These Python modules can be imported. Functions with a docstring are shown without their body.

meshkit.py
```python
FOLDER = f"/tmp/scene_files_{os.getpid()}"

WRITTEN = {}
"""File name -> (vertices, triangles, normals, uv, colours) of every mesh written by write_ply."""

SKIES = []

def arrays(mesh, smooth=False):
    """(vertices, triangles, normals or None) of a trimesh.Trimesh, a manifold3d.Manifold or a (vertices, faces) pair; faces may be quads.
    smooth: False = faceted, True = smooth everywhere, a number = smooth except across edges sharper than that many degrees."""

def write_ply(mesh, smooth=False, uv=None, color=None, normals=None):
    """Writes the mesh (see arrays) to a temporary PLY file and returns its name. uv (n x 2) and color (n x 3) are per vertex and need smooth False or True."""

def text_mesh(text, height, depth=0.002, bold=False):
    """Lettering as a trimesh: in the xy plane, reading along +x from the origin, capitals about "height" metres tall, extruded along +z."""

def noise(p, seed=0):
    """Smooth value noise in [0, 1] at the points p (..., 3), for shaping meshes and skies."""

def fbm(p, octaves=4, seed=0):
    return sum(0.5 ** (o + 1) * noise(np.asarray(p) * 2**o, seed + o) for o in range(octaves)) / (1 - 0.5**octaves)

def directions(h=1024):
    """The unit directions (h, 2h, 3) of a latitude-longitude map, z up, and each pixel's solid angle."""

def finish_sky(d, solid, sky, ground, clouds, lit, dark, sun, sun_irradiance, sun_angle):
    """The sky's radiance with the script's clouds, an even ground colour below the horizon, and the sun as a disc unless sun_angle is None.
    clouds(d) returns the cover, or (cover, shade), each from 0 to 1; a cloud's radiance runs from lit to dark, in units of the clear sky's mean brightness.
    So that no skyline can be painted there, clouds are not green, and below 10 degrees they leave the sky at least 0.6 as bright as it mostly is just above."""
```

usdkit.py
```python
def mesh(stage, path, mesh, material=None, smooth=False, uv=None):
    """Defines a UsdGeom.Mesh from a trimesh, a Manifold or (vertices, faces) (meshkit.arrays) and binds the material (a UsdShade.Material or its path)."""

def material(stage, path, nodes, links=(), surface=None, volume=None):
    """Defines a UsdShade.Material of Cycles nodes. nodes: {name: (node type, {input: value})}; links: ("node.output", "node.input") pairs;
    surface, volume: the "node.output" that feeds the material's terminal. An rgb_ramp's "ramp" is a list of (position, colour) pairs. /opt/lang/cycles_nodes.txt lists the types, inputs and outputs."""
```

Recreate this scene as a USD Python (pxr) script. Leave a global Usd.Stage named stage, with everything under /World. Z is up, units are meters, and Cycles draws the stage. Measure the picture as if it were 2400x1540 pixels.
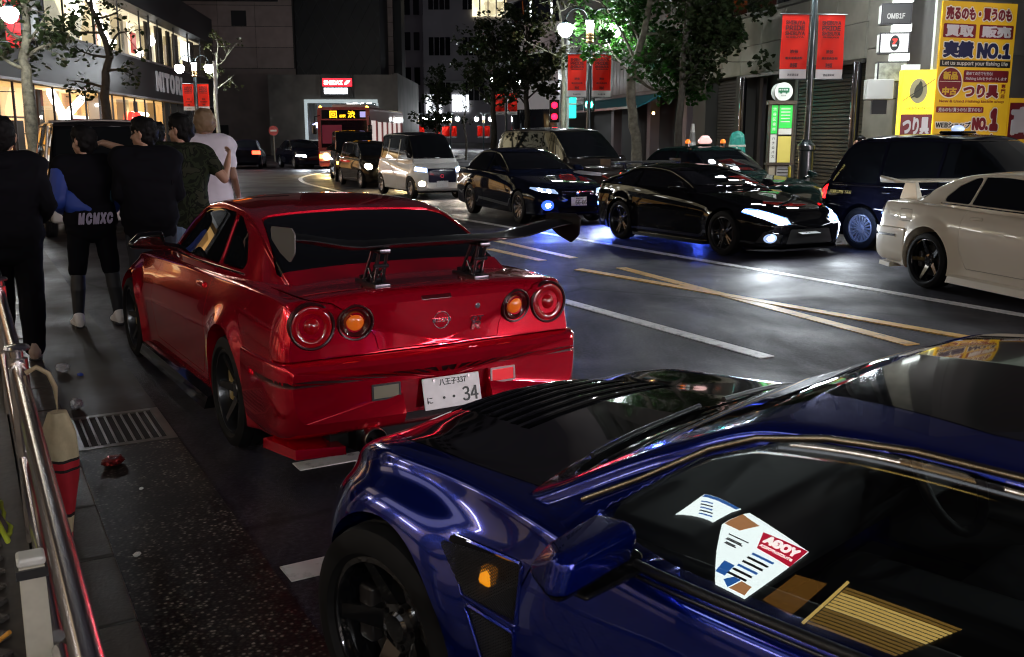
import math, random, glob
import numpy as np, trimesh, manifold3d, shapely
from shapely.geometry import Polygon, box as sbox, LineString, Point
from shapely.ops import unary_union
from shapely import affinity
from manifold3d import Manifold, CrossSection
from pxr import Usd, UsdGeom, UsdLux, UsdShade, Sdf, Gf
import usdkit, meshkit

random.seed(7); np.random.seed(7)
stage = Usd.Stage.CreateInMemory()
UsdGeom.SetStageUpAxis(stage, 'Z'); UsdGeom.SetStageMetersPerUnit(stage, 1.0)
UsdGeom.Xform.Define(stage, '/World'); UsdGeom.Scope.Define(stage, '/World/Looks')

# ------------------------------------------------------------------ camera
CAM_H, FOCAL = 1.75, 2280.0
PITCH = math.degrees(math.atan(458 / 2280))
cam = UsdGeom.Camera.Define(stage, '/World/camera')
cam.CreateHorizontalApertureAttr(36.0); cam.CreateVerticalApertureAttr(36.0 * 1540 / 2400)
cam.CreateFocalLengthAttr(36.0 * FOCAL / 2400)
cam.CreateClippingRangeAttr(Gf.Vec2f(0.05, 2000))
cam.CreateFStopAttr(8.0); cam.CreateFocusDistanceAttr(5.6)
cam.AddTranslateOp().Set(Gf.Vec3d(0, 0, CAM_H)); cam.AddRotateXOp().Set(90 - PITCH)
EXPOSURE = 0.8
cam.CreateExposureAttr(EXPOSURE)

# ------------------------------------------------------------------ sky: deep night, sun far below the horizon
SKY_STRENGTH = 0.05
sky = UsdLux.DomeLight.Define(stage, '/World/sky')
sky_mat = usdkit.material(stage, '/World/Looks/night_sky', {
    's': ('sky_texture', {'sky_type': 'single_scattering', 'sun_disc': False, 'sun_elevation': -0.12, 'sun_rotation': 2.2}),
    'g': ('mix', {'mix_type': 'add', 'fac': 1.0, 'color2': (0.20, 0.18, 0.24)}),
    'b': ('background_shader', {'strength': SKY_STRENGTH})},
    [('s.color', 'g.color1'), ('g.color', 'b.color')], surface='b.background')
UsdShade.MaterialBindingAPI.Apply(sky.GetPrim()).Bind(sky_mat)
sky.GetPrim().SetCustomDataByKey('kind', 'structure'); sky.GetPrim().SetCustomDataByKey('label', 'black night sky over the street'); sky.GetPrim().SetCustomDataByKey('category', 'sky')

# ------------------------------------------------------------------ naming helpers
_used = {}
def numbered(parent, name):
    k = (parent, name); n = _used.get(k, 0); _used[k] = n + 1
    return name if n == 0 else f'{name}_{n:03d}'
def tag(prim, label=None, cat=None, group=None, kind=None):
    p = prim.GetPrim() if hasattr(prim, 'GetPrim') else prim
    for k, v in (('label', label), ('category', cat), ('group', group), ('kind', kind)):
        if v: p.SetCustomDataByKey(k, v)
    return p
def thing(name, label, cat, loc=(0, 0, 0), rz=0.0, group=None, kind=None, scale=None):
    path = '/World/' + numbered('/World', name)
    x = UsdGeom.Xform.Define(stage, path)
    x.AddTranslateOp().Set(Gf.Vec3d(*map(float, loc))); x.AddRotateZOp().Set(float(rz))
    if scale: x.AddScaleOp().Set(Gf.Vec3f(scale, scale, scale))
    return tag(x, label, cat, group, kind)
def pathof(p): return str((p.GetPrim() if hasattr(p, 'GetPrim') else p).GetPath())
def part(parent, name, mesh, m, smooth=False, label=None):
    pp = pathof(parent)
    path = pp + '/' + numbered(pp, name)
    o = usdkit.mesh(stage, path, mesh, m, smooth)
    return tag(o, label)
def group_part(parent, name, loc=(0, 0, 0), label=None):
    pp = pathof(parent)
    x = UsdGeom.Xform.Define(stage, pp + '/' + numbered(pp, name))
    return tag(x, label)
def solo(name, mesh, m, label=None, cat=None, group=None, kind=None, smooth=False):
    o = usdkit.mesh(stage, '/World/' + numbered('/World', name), mesh, m, smooth)
    return tag(o, label, cat, group, kind)

# ------------------------------------------------------------------ materials
_m = {}
def M(name, base=(.5, .5, .5), rough=.5, metal=0.0, coat=0.0, emit=None, estr=0.0, ior=1.5, var=0.0, vscale=6.0, bump=0.0, bscale=40.0, rvar=0.0, trans=0.0, spec=.5, coatr=.03, detail=4.0, stretch=(1,1,1)):
    """a principled material; var = tone variation by noise, bump = fine relief, rvar = gloss variation"""
    if name in _m: return _m[name]
    P = {'base_color': base, 'roughness': rough, 'metallic': metal, 'ior': ior, 'specular_ior_level': spec}
    if coat: P['coat_weight'] = coat; P['coat_roughness'] = coatr
    if trans: P['transmission_weight'] = trans
    if emit: P['emission_color'] = emit; P['emission_strength'] = estr
    nodes = {'p': ('principled_bsdf', P)}; links = []
    if var or rvar or bump:
        nodes['tc'] = ('texture_coordinate', {}); nodes['mp'] = ('mapping', {'scale': stretch}); links.append(('tc.object', 'mp.vector'))
    if var or rvar:
        nodes['n'] = ('noise_texture', {'scale': vscale, 'detail': detail, 'roughness': .6}); links.append(('mp.vector', 'n.vector'))
    if var:
        lo = tuple(c * (1 - var) for c in base); hi = tuple(min(1, c * (1 + var)) for c in base)
        nodes['r'] = ('rgb_ramp', {'ramp': [(.25, lo), (.75, hi)]}); links += [('n.fac', 'r.fac'), ('r.color', 'p.base_color')]
    if rvar:
        nodes['mr'] = ('map_range', {'from_min': .3, 'from_max': .7, 'to_min': max(.02, rough - rvar), 'to_max': min(1, rough + rvar), 'clamp': True})
        links += [('n.fac', 'mr.value'), ('mr.result', 'p.roughness')]
    if bump:
        nodes['n2'] = ('noise_texture', {'scale': bscale, 'detail': 3.0}); nodes['b'] = ('bump', {'strength': 1.0, 'distance': bump})
        links += [('mp.vector', 'n2.vector'), ('n2.fac', 'b.height'), ('b.normal', 'p.normal')]
    _m[name] = usdkit.material(stage, '/World/Looks/' + name, nodes, links, surface='p.BSDF')
    return _m[name]
def E(name, col, s, base=None):
    if name in _m: return _m[name]
    _m[name] = usdkit.material(stage, '/World/Looks/' + name, {'p': ('principled_bsdf', {'base_color': base or tuple(min(.8, c * .6) for c in col), 'roughness': .3, 'emission_color': col, 'emission_strength': float(s)})}, [], surface='p.BSDF')
    return _m[name]
def pane_mat(name, tint=(.9, .95, .93), ior=1.5, rough=0.0):
    """window glass that lets light straight through; Schlick reflection, the same from both sides of the sheet"""
    if name in _m: return _m[name]
    f0 = ((ior - 1) / (ior + 1)) ** 2
    _m[name] = usdkit.material(stage, '/World/Looks/' + name, {
        't': ('transparent_bsdf', {'color': tint}), 'g': ('glossy_bsdf', {'color': (1, 1, 1), 'roughness': rough}), 'f': ('layer_weight', {'blend': .5}), 'w': ('math', {'math_type': 'power', 'value2': 5.0}), 'k': ('math', {'math_type': 'multiply_add', 'value2': 1 - f0, 'value3': f0}), 'm': ('mix_closure', {})},
        [('f.facing', 'w.value1'), ('w.value', 'k.value1'), ('k.value', 'm.fac'), ('t.BSDF', 'm.closure1'), ('g.BSDF', 'm.closure2')], surface='m.closure')
    return _m[name]

# ------------------------------------------------------------------ mesh helpers
def cat(*ms):
    ms = [m for m in ms if m is not None]
    out = []
    for m in ms:
        if isinstance(m, (list, tuple)) and not hasattr(m, 'to_mesh') and len(m) and not isinstance(m[0], np.ndarray): out.append(cat(*m))
        elif isinstance(m, Manifold): out.append(tm(m))
        else: out.append(m)
    return trimesh.util.concatenate(out)
def tm(m):
    if isinstance(m, trimesh.Trimesh): return m
    g = m.to_mesh(); return trimesh.Trimesh(np.array(g.vert_properties[:, :3]), np.array(g.tri_verts), process=False)
def mf(t):
    return Manifold(manifold3d.Mesh(np.asarray(t.vertices, np.float32), np.asarray(t.faces, np.uint32)))
def B(x0, x1, y0, y1, z0, z1):
    m = trimesh.creation.box([x1 - x0, y1 - y0, z1 - z0]); m.apply_translation([(x0 + x1) / 2, (y0 + y1) / 2, (z0 + z1) / 2]); return m
def MB(x0, x1, y0, y1, z0, z1):
    return Manifold.cube([x1 - x0, y1 - y0, z1 - z0]).translate([x0, y0, z0])
def rbox(x0, x1, y0, y1, z0, z1, r=.02, n=8):
    r = min(r, (x1-x0)/2.01, (y1-y0)/2.01, (z1-z0)/2.01)
    s = Manifold.sphere(r, n)
    return Manifold.batch_hull([s.translate([x, y, z]) for x in (x0 + r, x1 - r) for y in (y0 + r, y1 - r) for z in (z0 + r, z1 - r)])
def cyl(p, q, r, n=16, r2=None):
    p, q = np.asarray(p, float), np.asarray(q, float); d = q - p; L = np.linalg.norm(d)
    m = Manifold.cylinder(L, r, r if r2 is None else r2, n)
    R = trimesh.geometry.align_vectors([0, 0, 1], d / L); R[:3, 3] = p
    return m.transform(R[:3])
def tube(pts, r, n=8):
    pts = np.asarray(pts, float); r = np.broadcast_to(r, (len(pts),))
    t = np.gradient(pts, axis=0); t /= np.linalg.norm(t, axis=1, keepdims=True) + 1e-9
    ref = np.array([0, 0, 1.]) if abs(t[:, 2]).mean() < .9 else np.array([1., 0, 0])
    a = np.cross(t, ref); a /= np.linalg.norm(a, axis=1, keepdims=True) + 1e-9; b = np.cross(t, a)
    ang = np.arange(n) * 2 * np.pi / n
    v = pts[:, None] + r[:, None, None] * (np.cos(ang)[None, :, None] * a[:, None] + np.sin(ang)[None, :, None] * b[:, None])
    k = len(pts); f = []
    for i in range(k - 1):
        for j in range(n):
            j2 = (j + 1) % n; A, Bq, C, Dq = i * n + j, i * n + j2, (i + 1) * n + j2, (i + 1) * n + j
            f += [[A, C, Bq], [A, Dq, C]]
    V = np.vstack([v.reshape(-1, 3), pts[:1], pts[-1:]]); c0, c1 = k * n, k * n + 1
    for j in range(n):
        j2 = (j + 1) % n; f += [[c0, j, j2], [c1, (k - 1) * n + j2, (k - 1) * n + j]]
    return trimesh.Trimesh(V, f, process=False)
def revolve(profile, n=32, axis='z'):
    """profile of (r, h) revolved"""
    m = trimesh.creation.revolve(np.asarray(profile, float), sections=n)
    if axis == 'y': m.apply_transform(trimesh.transformations.rotation_matrix(-math.pi / 2, [1, 0, 0]))
    if axis == 'x': m.apply_transform(trimesh.transformations.rotation_matrix(math.pi / 2, [0, 1, 0]))
    return m
def ext(poly, h):
    gs = [g for g in getattr(poly, 'geoms', [poly]) if g.geom_type == 'Polygon' and g.area > 1e-9]
    return trimesh.util.concatenate([trimesh.creation.extrude_polygon(g, h, engine='earcut') for g in gs])
def mext(poly, h):
    """shapely polygon -> Manifold extruded along z"""
    rings = []
    for g in getattr(poly, 'geoms', [poly]):
        if g.geom_type != 'Polygon': continue
        g = shapely.geometry.polygon.orient(g)
        rings.append(np.asarray(g.exterior.coords)[:-1]); rings += [np.asarray(i.coords)[:-1] for i in g.interiors]
    return CrossSection(rings, manifold3d.FillRule.EvenOdd).extrude(h)
def TR(m, mat4):
    m = m.copy(); m.apply_transform(mat4); return m
def rot(a, ax, p=(0, 0, 0)): return trimesh.transformations.rotation_matrix(math.radians(a), ax, p)
def mov(m, x=0, y=0, z=0, rz=0, rx=0, ry=0):
    m = tm(m).copy()
    if rx: m.apply_transform(rot(rx, [1, 0, 0]))
    if ry: m.apply_transform(rot(ry, [0, 1, 0]))
    if rz: m.apply_transform(rot(rz, [0, 0, 1]))
    m.apply_translation([x, y, z]); return m
def sm(t): t = np.clip(t, 0, 1); return t * t * (3 - 2 * t)
def pc(tab, x):
    """monotone interpolation of a table [(x, v), ...]"""
    from scipy.interpolate import PchipInterpolator
    if np.ndim(tab) == 0: return np.full(np.shape(x), float(tab))
    a = np.asarray(tab, float); a = a[np.argsort(a[:, 0], kind='stable')]; a = a[np.r_[True, np.diff(a[:, 0]) > 1e-4]]
    return PchipInterpolator(a[:, 0], a[:, 1], extrapolate=False)(np.clip(x, a[0, 0], a[-1, 0]))

# ------------------------------------------------------------------ lettering (Latin and Japanese) as flat raised shapes
_fonts = {}
def text_poly(text, height, bold=0, cjk=True):
    from PIL import Image, ImageDraw, ImageFont
    key = cjk
    if key not in _fonts:
        pat = '/opt/blender-*/*/datafiles/fonts/' + ('Noto Sans CJK Regular.woff2' if cjk else 'Inter.woff2')
        _fonts[key] = ImageFont.truetype(glob.glob(pat)[0], 72)
    font = _fonts[key]
    x0, y0, x1, y1 = font.getbbox(text, anchor='ls', stroke_width=bold)
    im = Image.new('L', (x1 - x0 + 8, y1 - y0 + 8))
    ImageDraw.Draw(im).text((4 - x0, 4 - y0), text, 255, font, anchor='ls', stroke_width=bold)
    on = np.pad(np.asarray(im) > 127, ((0, 0), (1, 1))).astype(np.int8)
    rows, st = np.nonzero(np.diff(on, axis=1) == 1); en = np.nonzero(np.diff(on, axis=1) == -1)[1]
    shp = shapely.union_all(shapely.box(st, -rows - 1, en, -rows)).buffer(.6).buffer(-.6).simplify(.75)
    b = shp.bounds; s = height / (b[3] - b[1])
    return affinity.affine_transform(shp, [s, 0, 0, s, -b[0] * s, -b[1] * s])
def fit_text(text, w, h, bold=0, cjk=True):
    """lettering stretched to exactly w x h, lower left corner at the origin"""
    p = text_poly(text, 1.0, bold, cjk); b = p.bounds
    return affinity.affine_transform(p, [w / (b[2] - b[0]), 0, 0, h / (b[3] - b[1]), 0, 0])
def place2d(mesh_xy, origin, right, up):
    """a mesh made in the xy plane (z = out of the face) put on a plane in space"""
    right = np.asarray(right, float); up = np.asarray(up, float); right /= np.linalg.norm(right); up /= np.linalg.norm(up); n = np.cross(right, up)
    T = np.eye(4); T[:3, 0], T[:3, 1], T[:3, 2], T[:3, 3] = right, up, n, origin
    return TR(tm(mesh_xy), T)

# ------------------------------------------------------------------ street frame: "lat" metres to the right of the camera's kerb line, "along" metres up the street
AZ = math.radians(-29.11)
U = np.array([math.sin(AZ), math.cos(AZ)]); R_ = np.array([U[1], -U[0]])
def S(lat, al, z=None):
    p = R_ * lat + U * al
    return (float(p[0]), float(p[1])) if z is None else (float(p[0]), float(p[1]), z)
YAW = 90 - math.degrees(AZ)      # heading up the street (degrees from +x)
def WANT(k): return True
# ================================================================== the car kit
def chaikin(P, it):
    for _ in range(it):
        a, b = P[:, :-1], P[:, 1:]
        Q = np.stack([.75 * a + .25 * b, .25 * a + .75 * b], 2).reshape(P.shape[0], -1, 2)
        P = np.concatenate([P[:, :1], Q, P[:, -1:]], 1)
    return P
def loft(xs, ctrl, it=3, deform=None):
    """xs (n,), ctrl (n,k,2) half sections (y>=0) from the bottom centre to the top centre -> closed Manifold"""
    P = chaikin(np.asarray(ctrl, float), it); n, m, _ = P.shape
    P[:, 0, 0] = 0; P[:, -1, 0] = 0
    left = P; right = P[:, -2:0:-1] * [-1, 1]
    ring = np.concatenate([left, right], 1); k = ring.shape[1]
    V = np.concatenate([np.repeat(np.asarray(xs)[:, None, None], k, 1), ring], 2).reshape(-1, 3)
    if deform is not None: V = deform(V)
    i, j = np.meshgrid(np.arange(n - 1), np.arange(k), indexing='ij'); j2 = (j + 1) % k
    a, b, c, d = i * k + j, i * k + j2, (i + 1) * k + j2, (i + 1) * k + j
    F = np.concatenate([np.stack([a, b, c], -1).reshape(-1, 3), np.stack([a, c, d], -1).reshape(-1, 3)])
    c0, c1 = len(V), len(V) + 1
    V = np.vstack([V, V[:k].mean(0), V[(n - 1) * k:n * k].mean(0)])
    jj = np.arange(k); jn = (jj + 1) % k
    F = np.concatenate([F, np.stack([np.full(k, c0), jn, jj], 1), np.stack([np.full(k, c1), (n - 1) * k + jj, (n - 1) * k + jn], 1)])
    t = trimesh.Trimesh(V, F, process=False)
    if t.volume < 0: t.invert()
    return mf(t)
def stations(x0, x1, n=80, p=.75):
    """denser towards both ends"""
    t = np.linspace(0, 1, n); s = .5 - .5 * np.cos(np.pi * t)
    return x0 + (x1 - x0) * (p * s + (1 - p) * t)
def lower_body(L, n=80, it=3, deform=None, sh=0.0):
    """sh = inset of the whole skin"""
    xs = stations(L['x0'] + sh, L['x1'] - sh, n); g = lambda k: pc(L[k], xs)
    zb, ys, yw, zw, ysh, zsh, zc = (g(k) for k in ('zb', 'ys', 'yw', 'zw', 'ysh', 'zsh', 'zc'))
    yw, ys, ysh = yw - sh, ys - sh, ysh - sh; zsh, zc = zsh - sh, zc - sh
    yt = pc(L['yt'], xs) if 'yt' in L else ysh * .62
    zt = pc(L['zt'], xs) if 'zt' in L else zsh + (zc - zsh) * .78
    zl = zb + .06; z = np.zeros_like(xs); zm = zsh - .04
    bw = L.get('sharp', .045)
    C = np.stack([np.stack(p, -1) for p in (
        (z, zb), (ys * .8, zb), (ys - .01, zb + .012), (ys, zl), (yw - .006, zw - .10), (yw, zw), (yw - (yw - ysh) * .35, zw + (zsh - zw) * .5),
        (ysh + .012, zsh - bw), (ysh - .006, zsh - .004), (ysh - bw, zsh + .006), (yt, zt), (yt * .5, zt + (zc - zt) * .75), (z, zc))], 1)
    return loft(xs, C, it, deform)
def canopy(C_, n=70, it=3, sh=0.0, deform=None):
    xs = np.linspace(C_['x0'], C_['x1'], n)
    zr, yb, crown, zb = (pc(C_[k], xs) for k in ('zr', 'yb', 'crown', 'zbelt'))
    zr = zr - sh; yb = yb - sh
    yr = yb - pc(C_['tum'], xs) * np.maximum(zr - zb, 0) - .02
    z = np.zeros_like(xs); r = C_.get('r', .05)
    lo = np.full_like(xs, C_.get('floor', .6)); top = np.maximum(zr, lo + .05)
    C = np.stack([np.stack(p, -1) for p in (
        (z, lo), (yb * .7, lo), (yb, lo), (yb, np.minimum(zb, top - .01)), *[(yb + (yr + .004 - yb) * k, np.minimum(zb, top - .01) * (1 - k) + (top - r * .5) * k) for k in (.08, .35, .65, .9)], (yr + .004, top - r * .5), (yr - .004, top), (yr - r, top + crown * .25), (yr * .55, top + crown * .8), (z, top + crown))], 1)
    return loft(xs, C, it, deform)
def pside(poly, y0=.2, y1=1.4):
    """prisms on both sides from a side-view polygon (x, z): [left, right]"""
    m = mext(poly, y1 - y0)                       # in xy, along z
    a = m.transform(np.array([[1, 0, 0, 0], [0, 0, -1, y1], [0, 1, 0, 0]], float))
    return [a, a.mirror([0, 1, 0])]
def ptop(poly, z0, z1): return [mext(poly, z1 - z0).translate([0, 0, z0])]
def pfront(poly, x0, x1):
    m = mext(poly, x1 - x0); return [m.transform(np.array([[0, 0, 1, x0], [1, 0, 0, 0], [0, 1, 0, 0]], float))]
def pfront2(poly, x0, x1):
    a = pfront(poly, x0, x1)[0]; return [a, a.mirror([0, 1, 0])]
def rnd(pts, r=.03, sym=False):
    p = Polygon(pts)
    if sym: p = unary_union([p, affinity.scale(p, 1, -1, origin=(0, 0))]) if sym == 'y' else unary_union([p, affinity.scale(p, -1, 1, origin=(0, 0))])
    return p.buffer(-r).buffer(2 * r, quad_segs=5).buffer(-r) if r else p
def hit(mesh, o, d):
    """first hit of a ray on a trimesh: (point, normal) or None"""
    v = np.asarray(mesh.vertices)[np.asarray(mesh.faces)]; o = np.asarray(o, float); d = np.asarray(d, float) / np.linalg.norm(d)
    e1, e2 = v[:, 1] - v[:, 0], v[:, 2] - v[:, 0]; h = np.cross(d, e2); a = (e1 * h).sum(1); ok = np.abs(a) > 1e-12
    f = np.where(ok, 1 / np.where(ok, a, 1), 0); s = o - v[:, 0]; uu = f * (s * h).sum(1); q = np.cross(s, e1); vv = f * (q @ d); t = f * (e2 * q).sum(1)
    ok &= (uu >= -1e-6) & (vv >= -1e-6) & (uu + vv <= 1 + 1e-6) & (t > 1e-4)
    if not ok.any(): return None
    i = np.where(ok)[0][np.argmin(t[ok])]; nrm = np.cross(e1[i], e2[i]); nrm /= np.linalg.norm(nrm) + 1e-12
    if nrm @ d > 0: nrm = -nrm
    return o + d * t[i], nrm
def onto(mesh_xy, pt, nrm, up=(0, 0, 1)):
    """put a mesh made in the xy plane (z out) on a surface point"""
    nrm = np.asarray(nrm, float); up = np.asarray(up, float); up = up - nrm * (up @ nrm); up /= np.linalg.norm(up); rgt = np.cross(up, nrm)
    T = np.eye(4); T[:3, 0], T[:3, 1], T[:3, 2], T[:3, 3] = rgt, up, nrm, pt
    return TR(tm(mesh_xy), T)
# ---- wheels: axis along y, outer face towards +y, centre at the origin
def tyre_mesh(R, w, rr, n=44):
    h = w / 2
    prof = [(rr - .004, -h * .82), (rr + .012, -h * .98), (R - .045, -h), (R - .012, -h * .86), (R - .003, -h * .6), (R - .003, -h * .42), (R - .009, -h * .40), (R - .009, -h * .36), (R, -h * .34), (R, -h * .06), (R - .008, -h * .04), (R - .008, h * .04), (R, h * .06),
            (R, h * .34), (R - .009, h * .36), (R - .009, h * .40), (R - .003, h * .42), (R - .003, h * .6), (R - .012, h * .86), (R - .045, h), (rr + .012, h * .98), (rr - .004, h * .82), (rr - .004, -h * .82)]
    return revolve(prof[::-1], n, 'y')
def rim_mesh(rr, w, spokes=5, sw=.05, twin=0.0, dish=.03, hub=.07, n=44, lip=.012, taper=.6):
    h = w / 2
    barrel = revolve([(rr, -h * .8), (rr, h * .84), (rr - lip, h * .86), (rr - lip - .006, h * .78), (rr - .03, h * .4), (rr - .035, -h * .8), (rr, -h * .8)][::-1], n, 'y')
    out = [barrel]
    yo = h * .80 - dish
    for k in range(spokes):
        for s in ((-1, 1) if twin else (0,)):
            a0 = 2 * np.pi * k / spokes; r1 = rr - .012
            d0, d1 = s * twin * .25, s * twin
            p0 = np.array([hub * .7, d0]); p1 = np.array([math.sqrt(max(r1 * r1 - d1 * d1, .01)), d1])
            pts = []
            for (p, wd, yy, th) in ((p0, sw, yo - .004, .04), (p1, sw * taper, h * .78, .03)):
                for q in (-1, 1): pts += [[p[0], yy, p[1] + q * wd / 2], [p[0], yy - th, p[1] + q * wd / 2 * 1.15]]
            m = tm(Manifold.hull_points(np.array(pts)))
            m.apply_transform(rot(math.degrees(a0), [0, 1, 0])); out.append(m)
    out.append(revolve([(.0001, yo + .012), (hub * .5, yo + .012), (hub * .62, yo + .004), (hub, yo), (hub, yo - .06), (.0001, yo - .06)], 24, 'y'))
    for k in range(5):
        a = 2 * np.pi * (k + .5) / 5
        out.append(tm(cyl([math.cos(a) * hub * .78, yo - .01, math.sin(a) * hub * .78], [math.cos(a) * hub * .78, yo + .008, math.sin(a) * hub * .78], .009, 6)))
    return cat(*out)
def disc_mesh(rr, w): return revolve([(.05, -.01), (rr * .72, -.01), (rr * .72, .012), (.05, .012), (.05, -.01)], 32, 'y')
def wheel(car, x, y, R, w, rr, rim, rimmat, steer=0, label=None, tyre=None, caliper=None):
    side = 1 if y > 0 else -1
    g = group_part(car, 'wheel', label=label)
    T = np.eye(4)
    if side < 0: T = rot(180, [0, 0, 1])
    if steer: T = rot(steer, [0, 0, 1]) @ T
    T = trimesh.transformations.translation_matrix([x, y, R]) @ T
    part(g, 'tyre', TR(tyre_mesh(R, w, rr), T), M('tyre_rubber', (.006, .006, .0065), .7, var=.3, vscale=30, spec=.2), 35)
    part(g, 'rim', TR(rim, T), rimmat, 32)
    part(g, 'brake_disc', TR(disc_mesh(rr, w), T), M('brake_steel', (.12, .12, .12), .35, .9), 35)
    if caliper: part(g, 'brake_caliper', TR(tm(rbox(rr * .45, rr * .74, .0, .05, -.09, .09, .012)), T), caliper, 35)
PLATE_W, PLATE_H = .33, .165
def plate(car, pt, nrm, top, big, kana='', white=True, tilt=None, skew=0.0):
    """Japanese number plate: thin pressed sheet with green or black characters"""
    g = group_part(car, 'licence_plate')
    up = (0, math.sin(math.radians(skew)) , math.cos(math.radians(skew)))
    f = lambda m: onto(m, pt, nrm, up)
    part(g, 'plate_sheet', f(tm(rbox(-PLATE_W / 2, PLATE_W / 2, -PLATE_H / 2, PLATE_H / 2, 0, .008, .004, 6))), M('plate_white', (.72, .74, .73), .45, var=.06, vscale=20), 35)
    ink = M('plate_ink', (.015, .03, .025), .5); P = []
    if top: P.append(affinity.translate(fit_text(top, .155, .034, 1), -.07, .036))
    if kana: P.append(affinity.translate(fit_text(kana, .03, .034, 1), -.148, -.05))
    if big: P.append(affinity.translate(fit_text(big, *((.235, .085) if len(big) > 2 else (.092, .076)), 1), -.075 if len(big) > 2 else .055, -.062))
    if len(big) <= 2:
        P += [Point(-.052, -.028).buffer(.007), Point(.004, -.028).buffer(.007)]
    if P: part(g, 'plate_lettering', f(mov(ext(unary_union(P), .003), z=.0075)), ink)
    part(g, 'plate_bolt', f(cat(*[mov(cyl([0, 0, 0], [0, 0, .006], .007, 10), sx, .068, .008) for sx in (-.1, .1)])), M('bolt_metal', (.4, .4, .4), .4, .8))

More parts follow.
